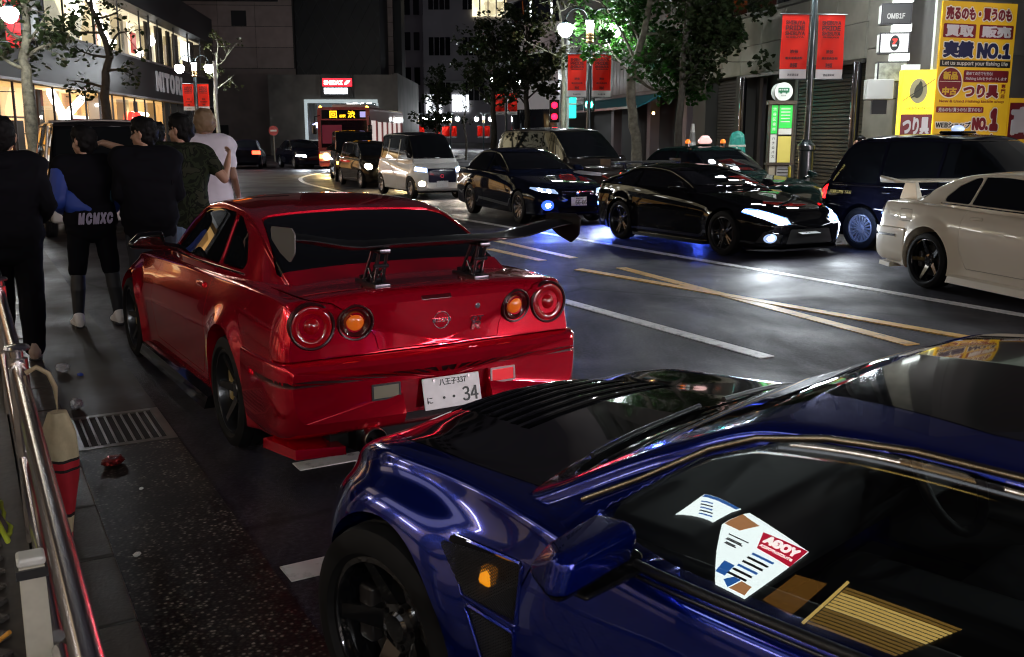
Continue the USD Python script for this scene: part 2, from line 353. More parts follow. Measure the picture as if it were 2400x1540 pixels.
GAP = .0048
class Car:
    def __init__(s, name, label, pos, yaw, paint, L, C_, n=80, it=3, flare=(), deform=None, arches=None, group=None, extra=None, scale=None, roofmat=None):
        s.root = thing(name, label, 'car' if 'van' not in name and 'bus' not in name and 'taxi' not in name else ('bus' if 'bus' in name else 'taxi' if 'taxi' in name else 'van'), (*pos, 0), yaw, group, scale=scale)
        s.paint = paint; s.L = L; s.parts = []
        def df(V):
            V = V.copy()
            for (fx, fz, r0, r1, amt) in flare:
                d = np.hypot(V[:, 0] - fx, V[:, 2] - fz); k = np.where(d < r0, 1.0, 1 - sm((d - r0) / (r1 - r0)))
                k = k * (np.abs(V[:, 1]) > .55) * sm((np.abs(V[:, 1]) - .55) / .15)
                V[:, 1] += np.sign(V[:, 1]) * amt * k
            if deform is not None: V = deform(V)
            return V
        s.df = df
        s.low = lower_body(L, n, it, df); s.can = canopy(C_, n, it)
        s.Kin = canopy(C_, n, it, .009); s.Lin = lower_body(L, max(40, n // 2), it, df, .014)
        s.solid = s.low + s.can
        if extra is not None: s.solid = s.solid + extra
        s.inset = s.Kin + s.Lin
        for (ax, az, ar) in arches or ():
            for q in (-1, 1):
                w = cyl([ax, q * .56, az], [ax, q * 1.3, az], ar, 48)
                s.solid = s.solid - w; s.inset = s.inset - cyl([ax, q * .56, az], [ax, q * 1.3, az], ar + .015, 40)
        s.full = s.solid
        s.body = s.solid
    def cut(s, name, poly, maker, args=(), mode='flush', mat=None, label=None, gap=GAP, src=None, smooth=30, keep=True, sheet=False):
        outs = maker(poly, *args); ins = maker(poly.buffer(-gap), *args) if gap else outs
        for k_, (a, b) in enumerate(zip(outs, ins)):
            base = src if src is not None else (s.body if mode == 'flush' else s.inset)
            piece = base ^ b
            s.body = s.body - a
            if sheet and piece.num_tri() > 0:          # a single sheet of see-through glass: the outer skin only
                t = tm(piece); d = np.array([0, 0, 1.]) if maker is ptop else np.array([0, .8 * (1 - 2 * k_), .6]); t.update_faces(t.face_normals @ d > (.25 if maker is ptop else .5)); t.remove_unreferenced_vertices(); part(s.root, name, t, mat or s.paint, True, label)
            elif keep and piece.num_tri() > 0: part(s.root, name, tm(piece), mat or s.paint, smooth, label)
    def done(s, label=None, smooth=30, name='body'):
        part(s.root, name, tm(s.body), s.paint, smooth, label)
    def tmsolid(s):
        if not hasattr(s, '_tm'): s._tm = tm(s.full)
        return s._tm
    def hit(s, o, d): return hit(s.tmsolid(), o, d)
    def add(s, name, mesh, mat=None, smooth=30, label=None): return part(s.root, name, tm(mesh), mat or s.paint, smooth, label)
    def mirror_pair(s, x, y, z, mat=None, w=.10, h=.13, d=.19, glass=True):
        for q in (-1, 1):
            m = Manifold.batch_hull([Manifold.sphere(.03, 10).translate(v) for v in ([x, q * (y + .05), z], [x + .06, q * (y + .06), z], [x - .02, q * (y + .05 + d), z + .02], [x + .05, q * (y + d), z + .02], [x - .01, q * (y + .06), z + h * .55], [x - .02, q * (y + d), z + h * .5])])
            s.add('mirror', m.refine(2) + cyl([x + .02, q * (y - .08), z - .03], [x + .02, q * (y + .09), z + .01], .028, 10), mat, 40)

glass_black = M('tinted_car_glass', (.004, .005, .006), .02, spec=.55, ior=1.52)
trim_black = M('black_trim', (.012, .012, .013), .42)
gloss_black = M('gloss_black_trim', (.006, .006, .007), .08, coat=.6)
carbon = M('carbon_weave', (.005, .005, .006), .38, coat=.25, spec=.2, var=.6, vscale=160, stretch=(1, .4, 1))
chrome = M('chrome', (.75, .75, .76), .08, 1.0)
dark_under = M('underbody', (.006, .006, .006), .8)
def paint(name, base, metal=.0, rough=.3, flake=.12): return M(name, base, rough if metal > .3 else .45, metal, coat=1.0 if metal > .3 or max(base) > .1 else .6, coatr=.02, var=flake, vscale=260, spec=.5 if metal > .3 or max(base) > .1 else 0.0)
# ================================================================== coupe family shape (both the red and the ivory car)
def sm01(a, b, v): return sm((v - a) / (b - a))
R34_L = dict(x0=-.975, x1=3.55, sharp=.05,
    zb=[(-.975, .34), (-.9, .26), (-.6, .20), (.4, .165), (2.4, .16), (3.2, .17), (3.55, .22)],
    ys=[(-.975, .75), (-.9, .83), (-.4, .85), (.6, .835), (1.9, .835), (2.66, .85), (3.2, .80), (3.55, .55)],
    yw=[(-.975, .815), (-.94, .85), (-.85, .87), (-.4, .878), (.6, .866), (1.9, .862), (2.66, .872), (3.15, .83), (3.42, .73), (3.55, .58)],
    zw=[(-.975, .66), (0, .66), (1.9, .60), (3.55, .50)],
    ysh=[(-.975, .77), (-.93, .80), (-.4, .81), (.6, .785), (1.9, .77), (2.66, .76), (3.2, .66), (3.55, .46)],
    zsh=[(-.975, .905), (-.93, .945), (-.4, .955), (.4, .93), (1.9, .875), (2.66, .83), (3.2, .745), (3.45, .66), (3.55, .58)],
    zc=[(-.975, .915), (-.94, .965), (-.88, .985), (-.4, .995), (.4, .96), (2.0, .93), (2.66, .865), (3.15, .79), (3.42, .715), (3.55, .63)])
R34_C = dict(x0=-.72, x1=2.25, floor=.6, r=.075,
    zr=[(-.72, .90), (-.5, .985), (-.3, 1.075), (0, 1.205), (.22, 1.275), (.5, 1.312), (.85, 1.325), (1.2, 1.295), (1.5, 1.19), (1.85, 1.02), (2.25, .80)],
    yb=[(-.72, .62), (-.4, .70), (0, .745), (.6, .762), (1.3, .75), (1.9, .70), (2.25, .64)],
    crown=[(-.72, .015), (-.3, .025), (.3, .03), (.9, .04), (1.3, .05), (2.25, .085)],
    zbelt=[(-.72, .96), (2.25, .92)], tum=[(-.72, .36), (2.25, .40)])
def r34_deform(V):
    y, z = V[:, 1], V[:, 2]
    k = sm01(-.35, -.85, V[:, 0]) if False else sm((-.35 - V[:, 0]) / .5)
    V[:, 0] += k * (.065 * (np.abs(y) / .8) ** 2.4 + .10 * np.maximum(z - .66, 0))
    kf = sm((V[:, 0] - 2.9) / .6)
    V[:, 0] -= kf * .22 * (np.abs(y) / .8) ** 2.2
    return V
def r34_bumper():
    xs = stations(-1.035, -.37, 40, .9)
    T = lambda t: pc(t, xs)
    yo = T([(-1.035, .82), (-1.0, .855), (-.93, .88), (-.8, .893), (-.37, .898)]); zt = T([(-1.035, .625), (-1.015, .648), (-.95, .66), (-.37, .66)]); zb = T([(-1.035, .36), (-1.0, .30), (-.85, .25), (-.37, .24)])
    z = np.zeros_like(xs)
    C = np.stack([np.stack(p, -1) for p in ((z, zb), (yo * .8, zb), (yo - .045, zb), (yo - .012, zb + .05), (yo, (zb + zt) / 2), (yo, zt - .03), (yo - .008, zt - .006), (yo - .04, zt), (yo * .6, zt), (z, zt))], 1)
    return loft(xs, C, 3, r34_deform)
def coupe34(name, label, pos, yaw, pm, kind, rimmat, rim):
    bump = r34_bumper()
    # rubbing-strip groove and plate recess in the bumper
    slab = MB(-1.3, -.5, -1, 1, .545, .575)
    inner = bump.scale([.978, .978, 1.0]).translate([-.004, 0, 0])
    c = Car(name, label, pos, yaw, pm, R34_L, R34_C, 110, 3, flare=((0, .34, .35, .50, .034), (2.665, .33, .35, .50, .034)), deform=r34_deform,
            arches=((0, .335, .375), (2.665, .33, .372)))
    arch_cut = [cyl([0, q * .56, .335], [0, q * 1.3, .335], .375, 48) for q in (-1, 1)]
    for a in arch_cut: bump = bump - a
    bump = bump - ((bump - inner) ^ slab)
    bump = bump - MB(-1.2, -.955, -.255, .255, .30, .52)           # plate bay
    c.body = c.body - bump - MB(-1.2, -.80, -.9, .9, .1, .665) ; c.full = c.full + bump
    # glass
    door_w = rnd([(1.83, .955), (1.26, 1.262), (.86, 1.287), (.545, 1.283), (.50, .985)], .02)
    quart = rnd([(.475, .985), (.52, 1.28), (.40, 1.262), (.20, 1.175), (.06, 1.045), (.045, .995)], .035)
    c.cut('side_window', door_w, pside, (.4, 1.2), 'inset', glass_black)
    c.cut('quarter_window', quart, pside, (.4, 1.2), 'inset', glass_black)
    rw = rnd([(-.40, .0), (-.40, .655), (-.33, .665), (.17, .575), (.215, .52), (.225, 0)], .0, 'y').buffer(-.04).buffer(.04)
    c.cut('rear_window', rw, ptop, (.9, 1.5), 'inset', glass_black)
    ws = rnd([(1.30, 0), (1.31, .53), (2.0, .655), (2.06, .5), (2.11, 0)], 0, 'y').buffer(-.04).buffer(.04)
    c.cut('windshield', ws, ptop, (.85, 1.5), 'inset', glass_black)
    # panels
    door = rnd([(.62, .30), (1.90, .30), (1.96, .60), (1.90, .90), (1.82, .94), (.52, .968), (.475, .80), (.50, .50)], .03)
    c.cut('door', door, pside, (.55, 1.3))
    hood = rnd([(2.08, 0), (2.05, .55), (2.15, .66), (3.30, .56), (3.40, .40), (3.44, 0)], 0, 'y').buffer(-.03).buffer(.03)
    c.cut('hood', hood, ptop, (.62, 1.3))
    trunk = rnd([(0, 1.2), (.74, 1.2), (.74, .962), (.69, .95), (.585, .93), (.40, .80), (.365, .745), (.35, .672), (0, .672)], 0, 'x').buffer(-.02).buffer(.02)
    c.cut('trunk_lid', trunk, pfront, (-1.3, -.425))
    c.cut('fuel_flap', rnd([(-.30, .74), (-.52, .74), (-.54, .88), (-.32, .88)], .02), pside, (-.1 + .6, 1.3)) if kind == 'ivory' else None
    c.add('rear_bumper', bump, smooth=30)
    c.add('bumper_strip', (r34_bumper().scale([.985, .985, 1]).translate([-.002, 0, 0]) ^ MB(-1.3, -.55, -1, 1, .5455, .5745)) - arch_cut[0] - arch_cut[1], M('dark_red_trim', (.02, .004, .005), .35) if kind == 'red' else trim_black)
    c.done()
    body = c.tmsolid()
    # undertray, diffuser, spats, skirts, exhaust
    c.add('diffuser', cat(Manifold.hull_points(np.array([[x, y, z] for x, z in ((-.96, .34), (-.96, .18), (-.5, .12), (-.5, .34)) for y in (-.50, .50)])), *[B(-.985, -.6, y - .006, y + .006, .12, .24) for y in (-.42, -.25, .25, .42)]), carbon)
    spat = Manifold.hull_points(np.array([[-.965, .56, .175], [-.955, .56, .215], [-.91, .80, .17], [-.90, .80, .22], [-.62, .875, .17], [-.62, .87, .22], [-.6, .56, .18], [-.6, .56, .215]]))
    for m in (spat, spat.mirror([0, 1, 0])): c.add('rear_spat', m, smooth=20)
    skirt = Manifold.hull_points(np.array([[.40, .78, .13], [.40, .91, .13], [.40, .885, .20], [.40, .80, .24], [2.26, .78, .12], [2.26, .91, .12], [2.26, .885, .19], [2.26, .80, .23]]))
    for m in (skirt, skirt.mirror([0, 1, 0])): c.add('side_skirt', m, gloss_black if kind == 'red' else None)
    ex = revolve([(.058, 0), (.062, .005), (.062, .3), (.052, .3), (.052, .01), (.058, 0)], 28, 'x'); c.add('exhaust_pipe', mov(ex, -1.02, .42 if kind == 'red' else -.42, .24), M('exhaust_steel', (.5, .48, .46), .25, 1.0))
    c.add('plate_bay', MB(-.955, -.93, -.255, .255, .30, .52), trim_black)
    c.add('undertray', MB(-.85, 3.2, -.6, .6, .17, .30), dark_under)
    # round tail lamps
    lens = M('tail_lamp_red', (.30, .002, .006), .10, coat=.7); dark = M('tail_lamp_dark', (.05, .004, .005), .08, coat=1.0)
    amber = M('tail_lamp_amber', (.50, .08, .005), .1, coat=1, emit=(1, .22, .02), estr=.16)  # faint amber emission stands in for light caught by the unlit lens
    for q in (1, -1):
        for yy, rr_, amb in ((.690, .108, False), (.468, .085, True)):
            h4 = [c.hit([-3, q * yy + a_ * rr_ * .8, .828 + b_ * rr_ * .8], [1, 0, 0])[0] for a_, b_ in ((1, 0), (-1, 0), (0, 1), (0, -1))]
            nm = np.cross(h4[0] - h4[1], h4[2] - h4[3]); nm = nm / np.linalg.norm(nm) * (1 if nm[0] < 0 else -1); pt = np.mean(h4, 0) + nm * .003
            g = group_part(c.root, 'tail_lamp', label='amber round turn lamp' if amb else 'large red round tail lamp')
            f = lambda m: onto(tm(m), pt, nm)
            part(g, 'bezel', f(revolve([(rr_ + .010, -.03), (rr_ + .010, .004), (rr_ + .004, .009), (rr_ - .003, .006), (rr_ - .006, -.012), (rr_ - .006, -.03), (rr_ + .010, -.03)], 40)), M('lamp_bezel_dark', (.025, .002, .003), .35), 35)
            part(g, 'outer_lens', f(revolve([(rr_ * .56, -.010), (rr_ * .60, -.002), (rr_ * .8, .007), (rr_ - .006, .0), (rr_ - .006, -.02), (rr_ * .56, -.02), (rr_ * .56, -.010)], 40)), lens if not amb else dark, 50)
            part(g, 'inner_ring', f(revolve([(rr_ * .40, -.022), (rr_ * .55, -.016), (rr_ * .55, -.03), (rr_ * .40, -.03), (rr_ * .40, -.022)], 40)), dark, 40)
            kd = .56 if amb else .42; dome = [(.0001, .014)] + [(rr_ * kd * math.sin(a), -.018 + .032 * math.cos(a)) for a in np.linspace(.2, 1.57, 8)] + [(rr_ * kd, -.03), (.0001, -.03)]
            part(g, 'bulb_dome', f(revolve(dome[::-1], 32)), amber if amb else lens, 60)
    # high brake lamp slot, emblem, key lock, badge
    pt, nm = c.hit([-.90, 0, 1.4], [0, 0, -1])
    pt, nm = c.hit([-3, .03, .925], [1, 0, 0]); c.add('high_brake_lamp', onto(rbox(-.085, .085, -.013, .013, -.004, .004, .003), pt, nm), M('brake_slot', (.06, .003, .005), .15, coat=1))
    ring = revolve([(.040, -.002), (.043, .004), (.047, .004), (.048, -.002), (.040, -.002)], 32)
    pt, nm = c.hit([-3, .0, .80], [1, 0, 0]); c.add('emblem', onto(cat(ring, ext(fit_text('NISSAN', .104, .020, 2, False), .006).apply_translation([-.052, -.010, 0])), pt, nm), chrome)
    pt, nm = c.hit([-3, -.215, .765], [1, 0, 0]); c.add('model_badge', onto(cat(mov(ext(fit_text('GT', .082, .030, 3, False), .006), -.041, .008), mov(ext(fit_text('R', .060, .050, 4, False), .008), -.028, -.042)), pt, nm), M('badge_chrome', (.45, .40, .42), .2, 1.0))
    pt, nm = c.hit([-3, -.215, .855], [1, 0, 0]); c.add('trunk_lock', onto(revolve([(.0001, .006), (.011, .006), (.016, .003), (.016, -.004), (.0001, -.004)], 20), pt, nm), M('lock_metal', (.6, .62, .65), .2, 1.0))
    # bumper lamps, plate
    if kind == 'red':
        for y0, y1, mt, lab in ((.27, .415, M('reverse_lens', (.26, .25, .18), .15, coat=1), 'clear reversing lamp'), (-.415, -.27, M('fog_red', (.5, .02, .03), .12, coat=1, emit=(1, .05, .06), estr=.25), 'red rear fog lamp')):
            pt, nm = c.hit([-3, (y0 + y1) / 2, .475], [1, 0, 0]); h = .036; w = (y1 - y0) / 2
            g = group_part(c.root, 'bumper_lamp', label=lab)
            part(g, 'lamp_frame', onto(mext(sbox(-w, -h, w, h).buffer(.006) - sbox(-w, -h, w, h).buffer(-.004), .010).translate([0, 0, -.003]), pt, nm), trim_black if y0 > 0 else M('frame_white', (.40, .34, .34), .3))
            part(g, 'lens', onto(rbox(-w + .003, w - .003, -h + .003, h - .003, -.006, .005, .004), pt, nm), mt, 35)
        plate(c.root, [-.985, -.03, .425], [-1, 0, .22], '八王子337', '34', 'に', skew=0)
    # wing
    if kind == 'red':
        xs = np.linspace(-.80, .80, 45); V = []
        def foil(t):
            th = .034; return np.array([[.13, .0], [.09, th], [.0, th * 1.15], [-.08, th * .7], [-.135, .012], [-.135, .006], [-.06, -.004], [.04, -.012], [.10, -.010]])
        P = foil(0); k = len(P)
        for y in xs:
            tt = abs(y) / .80; zz = -.035 + .060 * sm((tt - .5) / .5); tw = math.radians(7 - 5 * sm((tt - .3) / .4))
            c_, s_ = math.cos(tw), math.sin(tw); ch = 1.0 - .14 * sm((tt - .5) / .5)
            for (px, pz) in P: V.append([(px * c_ - pz * s_) * ch, y, (px * s_ * -1 * -1 * -1 + pz * c_) * ch + zz])
        F = []
        for i in range(len(xs) - 1):
            for j in range(k):
                a, b = i * k + j, i * k + (j + 1) % k; F += [[a, b, b + k], [a, b + k, a + k]]
        for i0, sgn in ((0, 1), ((len(xs) - 1) * k, -1)):
            for j in range(1, k - 1): F.append([i0, i0 + j + 1, i0 + j][::sgn])
        w = trimesh.Trimesh(np.array(V), F, process=False)
        if w.volume < 0: w.invert()
        WX, WZ = -.86, 1.225
        g = group_part(c.root, 'rear_wing', label='carbon rear wing on two truss stands')
        part(g, 'wing_blade', mov(w, WX, 0, WZ), carbon, 40)
        ep = rnd([(.155, .062), (-.14, .075), (-.185, .05), (-.17, -.04), (-.10, -.088), (.03, -.055), (.15, .0)], .02)
        for q in (-1, 1):
            m = TR(ext(ep, .007), np.array([[1, 0, 0, WX], [0, 0, -1, q * .803 + .0035], [0, 1, 0, WZ + .02], [0, 0, 0, 1]], float)); part(g, 'end_plate', m, M('endplate_grey', (.16, .15, .14), .3, coat=.5) if q > 0 else carbon)
        for q in (-1, 1):
            y = q * .29; zt = WZ - .045; pt, _ = c.hit([-.73, y, 1.6], [0, 0, -1]); zd = pt[2]
            bars = []
            for yy in (y - .022, y + .022):
                bars += [cyl([-.80, yy, zd], [-.87, yy * .99, zt], .009, 8), cyl([-.66, yy, zd + .0], [-.80, yy, zt + .005], .009, 8), cyl([-.80, yy, zd + .01], [-.74, yy, zt - .11], .007, 8), cyl([-.66, yy, zd], [-.84, yy, zt - .10], .007, 8)]
            bars += [rbox(-.90, -.77, y - .032, y + .032, zt - .022, zt + .004, .006), rbox(-.86, -.60, y - .045, y + .045, zd - .012, zd + .016, .006)]
            bars += [cyl([xx, y - .04, zz], [xx, y + .04, zz], .011, 8) for xx, zz in ((-.80, zd + .03), (-.66, zd + .03), (-.84, zt - .09))]
            part(g, 'wing_stand', cat(*bars), M('stand_metal', (.10, .10, .11), .22, .9), 35)
    else:
        g = group_part(c.root, 'rear_wing', label='ivory rear spoiler on two blade stands')
        prof = rnd([(.13, 0), (.05, .020), (-.10, .028), (-.155, .012), (-.10, -.008), (.06, -.014)], .006)
        blade = TR(ext(prof, 1.40), np.array([[1, 0, 0, -.80], [0, 0, -1, .70], [0, 1, 0, 1.175], [0, 0, 0, 1]], float)); part(g, 'wing_blade', blade, pm, 40)
        for q in (-1, 1):
            e = Manifold.batch_hull([Manifold.sphere(r, 12).translate(v) for r, v in ((.014, (-.67, q * .70, 1.178)), (.012, (-.95, q * .70, 1.20)), (.022, (-.72, q * .80, 1.185)), (.022, (-.95, q * .82, 1.225)), (.014, (-.97, q * .80, 1.175)))])
            part(g, 'wing_tip', tm(e), pm, 50)
            st = Manifold.hull_points(np.array([[x, q * y, z] for (x, z, y0, y1) in ((-.60, .965, .48, .56), (-.92, .965, .48, .56), (-.68, 1.17, .50, .54), (-.86, 1.17, .50, .54)) for y in (y0, y1)])); part(g, 'wing_stand', tm(st), pm, 30)
        pt, nm = c.hit([-.3, -2, .815], [0, 1, 0])
    # door handles, mirrors, window trim
    for q in (1, -1):
        pt, nm = c.hit([.68, q * 2, .845], [0, -q, 0]); c.add('door_handle', onto(rbox(-.085, .085, -.019, .019, -.006, .016, .012), pt, nm), pm, 35)
        ln = [c.hit([x, q * 2, z], [0, -q, 0])[0] for x, z in ((.03, .975), (.5, .968), (1.0, .955), (1.5, .945), (1.84, .938))]
        c.add('window_trim', tube(np.array(ln) + [0, q * .002, 0], .008, 6), gloss_black, 60)
    c.mirror_pair(1.68, .77, .985, gloss_black if kind == 'red' else None)
    # front lamps
    for q in (-1, 1):
        pt, nm = c.hit([4.5, q * .52, .60], [-1, 0, 0]); c.add('headlight', onto(rbox(-.15, .15, -.05, .05, -.02, .01, .02), pt, nm), M('headlamp_clear', (.5, .52, .55), .08, coat=1), 40)
    for x in (0, 2.665):
        for q in (-1, 1): wheel(c.root, x, q * .765, .322, .245, .245, rim, rimmat, caliper=M('caliper_gold', (.3, .22, .08), .4) if kind == 'red' else M('caliper_dark', (.012, .010, .010), .4))
    return c
LAT0, AL0 = 2.05, 5.45
red_paint = paint('candy_red_paint', (.80, .001, .028), .70, .12)
if WANT('red'):
    coupe34('red_coupe', 'candy red sports coupe with black carbon rear wing parked at the kerb', S(LAT0, AL0), YAW + 2.7, red_paint, 'red',
        M('rim_dark_silver', (.10, .10, .105), .25, .9), rim_mesh(.245, .245, 6, .050, 0, .045, .075, lip=.02))
ivory_paint = paint('ivory_paint', (.68, .60, .46), 0, .22, .04)
if WANT('white'):
    coupe34('ivory_coupe', 'ivory sports coupe with low rear spoiler and black wheels driving away at the right edge', (4.8 + .29 * .0 + .76, 10.95 + .36), -74, ivory_paint, 'ivory',
        M('rim_gloss_black', (.008, .008, .009), .12, .3, coat=1), rim_mesh(.245, .245, 5, .06, 0, .05, .075))
# ================================================================== other vehicles
def spot(root, name, loc, aim, col, power, angle=38, r=.05):
    """beam of a lamp, or an added glow: a disc light that looks along aim (car coordinates)"""
    p = pathof(root) + '/' + numbered(pathof(root), name)
    l = UsdLux.DiskLight.Define(stage, p); l.CreateRadiusAttr(r); l.CreateColorAttr(Gf.Vec3f(*col)); l.CreateIntensityAttr(power); l.CreateNormalizeAttr(False)
    sh = UsdLux.ShapingAPI.Apply(l.GetPrim()); sh.CreateShapingConeAngleAttr(angle); sh.CreateShapingConeSoftnessAttr(.6)
    d = -np.asarray(aim, float); d /= np.linalg.norm(d); up = np.array([0, 0, 1.]); x = np.cross(up, d); x /= np.linalg.norm(x); y = np.cross(d, x)
    l.AddTransformOp().Set(Gf.Matrix4d(*[*x, 0], *[*y, 0], *[*d, 0], *[*map(float, loc), 1]))
def gtables(wb, fo, ro, W, H, belt, hf, hb, deck, xA, xB, xC, xD, nose_r=.30, tail_r=.2, sill=.20, tum=.36, crown=.05, roof_drop=.06):
    X0, X1, h = -ro, wb + fo, W / 2
    L = dict(x0=X0, x1=X1, sharp=.05,
        zb=[(X0, sill + .14), (X0 + .12, sill + .02), (0, sill - .02), (wb, sill - .03), (X1 - .1, sill), (X1, sill + .07)],
        yw=[(X0, h * .84), (X0 + .05, h * .92), (X0 + .2, h * .985), (0, h), (wb, h), (X1 - .30, h * .93), (X1 - .08, h * .76), (X1, h * .60)],
        ys=[(X0, h * .80), (X0 + .2, h * .95), (0, h * .965), (wb, h * .965), (X1 - .30, h * .90), (X1, h * .58)],
        zw=[(X0, .62), (wb, .58), (X1, .48)],
        ysh=[(X0, h * .78), (X0 + .2, h * .90), (0, h * .925), (xA, h * .91), (wb, h * .86), (X1 - .25, h * .74), (X1, h * .48)],
        zsh=[(X0, deck - .10), (X0 + .1, deck - .035), (xD, max(deck - .02, belt) if deck < H - .3 else belt + .02), (xA, min(belt, hb - .03)), (wb, hf + (hb - hf) * .5 - .02), (X1 - .22, hf - .06), (X1, hf - .20)] if deck < H - .3 else
            [(X0, belt - .04), (X0 + .1, belt), (xA, belt - .02), (max(wb, xA + .05), hf + (hb - hf) * .45), (X1 - .1, hf - .06), (X1, hf - .18)],
        zc=[(X0, (deck if deck < H - .3 else belt + .02) - .07), (X0 + .1, (deck if deck < H - .3 else belt + .02)), (xD, (deck if deck < H - .3 else belt) + .01), (xA, hb), (max(wb, xA + .04), hf + (hb - hf) * .6), (X1 - .18, hf), (X1 - .06, hf - .07), (X1, hf - .17)])
    C_ = dict(x0=min(xD, X0 + .03) - .02 if deck >= H - .3 else xD - .12, x1=xA + .16, floor=.55, r=.07,
        zr=[(xD - .12, (deck if deck < H - .3 else belt) - .12), (xD, (deck if deck < H - .3 else belt)), (xC - (xC - xD) * .18, H - roof_drop - .10), (xC + .12, H - roof_drop - .02), ((xB + xC) / 2, H - roof_drop), (xB, H - roof_drop - .03), (xB + (xA - xB) * .35, H - roof_drop - (H - hb) * .27), (xA, hb - .01), (xA + .16, hb - .16)],
        yb=[(xD - .15, h * .80), (xD + .15, h * .885), (xC, h * .91), (xB, h * .905), (xA, h * .86), (xA + .16, h * .78)],
        crown=[(xD - .12, .02), (xC, roof_drop * .7), (xB, roof_drop), (xA, crown + .03), (xA + .16, .06)], zbelt=belt, tum=tum)
    return L, C_
def gwindows(c, C_, belt, x0, x1, pillars, m=.055, pw=.05, names='side_window', low=.025):
    xs = np.linspace(x0, x1, 40); zr = pc(C_['zr'], xs) - m
    P = Polygon(list(zip(xs, zr)) + [(x1, belt + low), (x0, belt + low)]).buffer(0).intersection(sbox(x0, belt + low, x1, 9)).buffer(-.035).buffer(.035)
    for p in pillars: P = P.difference(sbox(p - pw / 2, 0, p + pw / 2, 9))
    for g in sorted(getattr(P, 'geoms', [P]), key=lambda g: g.centroid.x):
        if g.area > .01: c.cut(names, g.buffer(-.02).buffer(.02), pside, (.35, 1.3), 'inset', glass_black)
def gscreen(c, C_, belt, H, h, xlim, front=True, bw=.84, tw=.70, low=.04, top=.10, name='windshield'):
    P = Polygon([(-h * bw, belt + low), (h * bw, belt + low), (h * tw, H - top), (-h * tw, H - top)]).buffer(-.05).buffer(.05)
    c.cut(name, P, pfront, (xlim, 9) if front else (-9, xlim), 'inset', glass_black)
head_white = E('headlamp_lit_white', (.80, .90, 1.0), 38); head_warm = E('headlamp_lit_warm', (1, .72, .38), 40); head_blue = E('foglamp_halo_blue', (.03, .09, 1.0), 1.6)
halo_blue = E('lamp_halo_blue', (.10, .26, 1.0), 1.3); halo_cool = E('lamp_halo_cool', (.45, .62, 1.0), .45)  # lens rims glow to stand in for the halo round the lamps
drl = E('running_lamp', (.75, .88, 1.0), 10); tail_lit = E('tail_lit_red', (1, .006, .01), 2.0); tail_bright = E('tail_lit_bright', (1, .05, .02), 5)
amber_lit = E('amber_lit', (1, .35, .03), 14); lens_clear = M('clear_lens', (.35, .37, .4), .06, coat=1); tail_dim = M('tail_red_off', (.25, .01, .012), .1, coat=1)
def gfinish(c, wb, R, w, rr, h, rim, rimmat, inset=.11):
    for x in (0, wb):
        for q in (-1, 1): wheel(c.root, x, q * (h - inset), R, w, rr, rim, rimmat)
    c.add('undertray', MB(-.3, wb + .3, -.55, .55, .16, .28), dark_under)
def handles(c, xs, z, mat=None):
    for x in xs:
        for q in (-1, 1):
            r = c.hit([x, q * 2, z], [0, -q, 0])
            if r: c.add('door_handle', onto(rbox(-.08, .08, -.015, .015, -.006, .018, .012), *r), mat, 35)

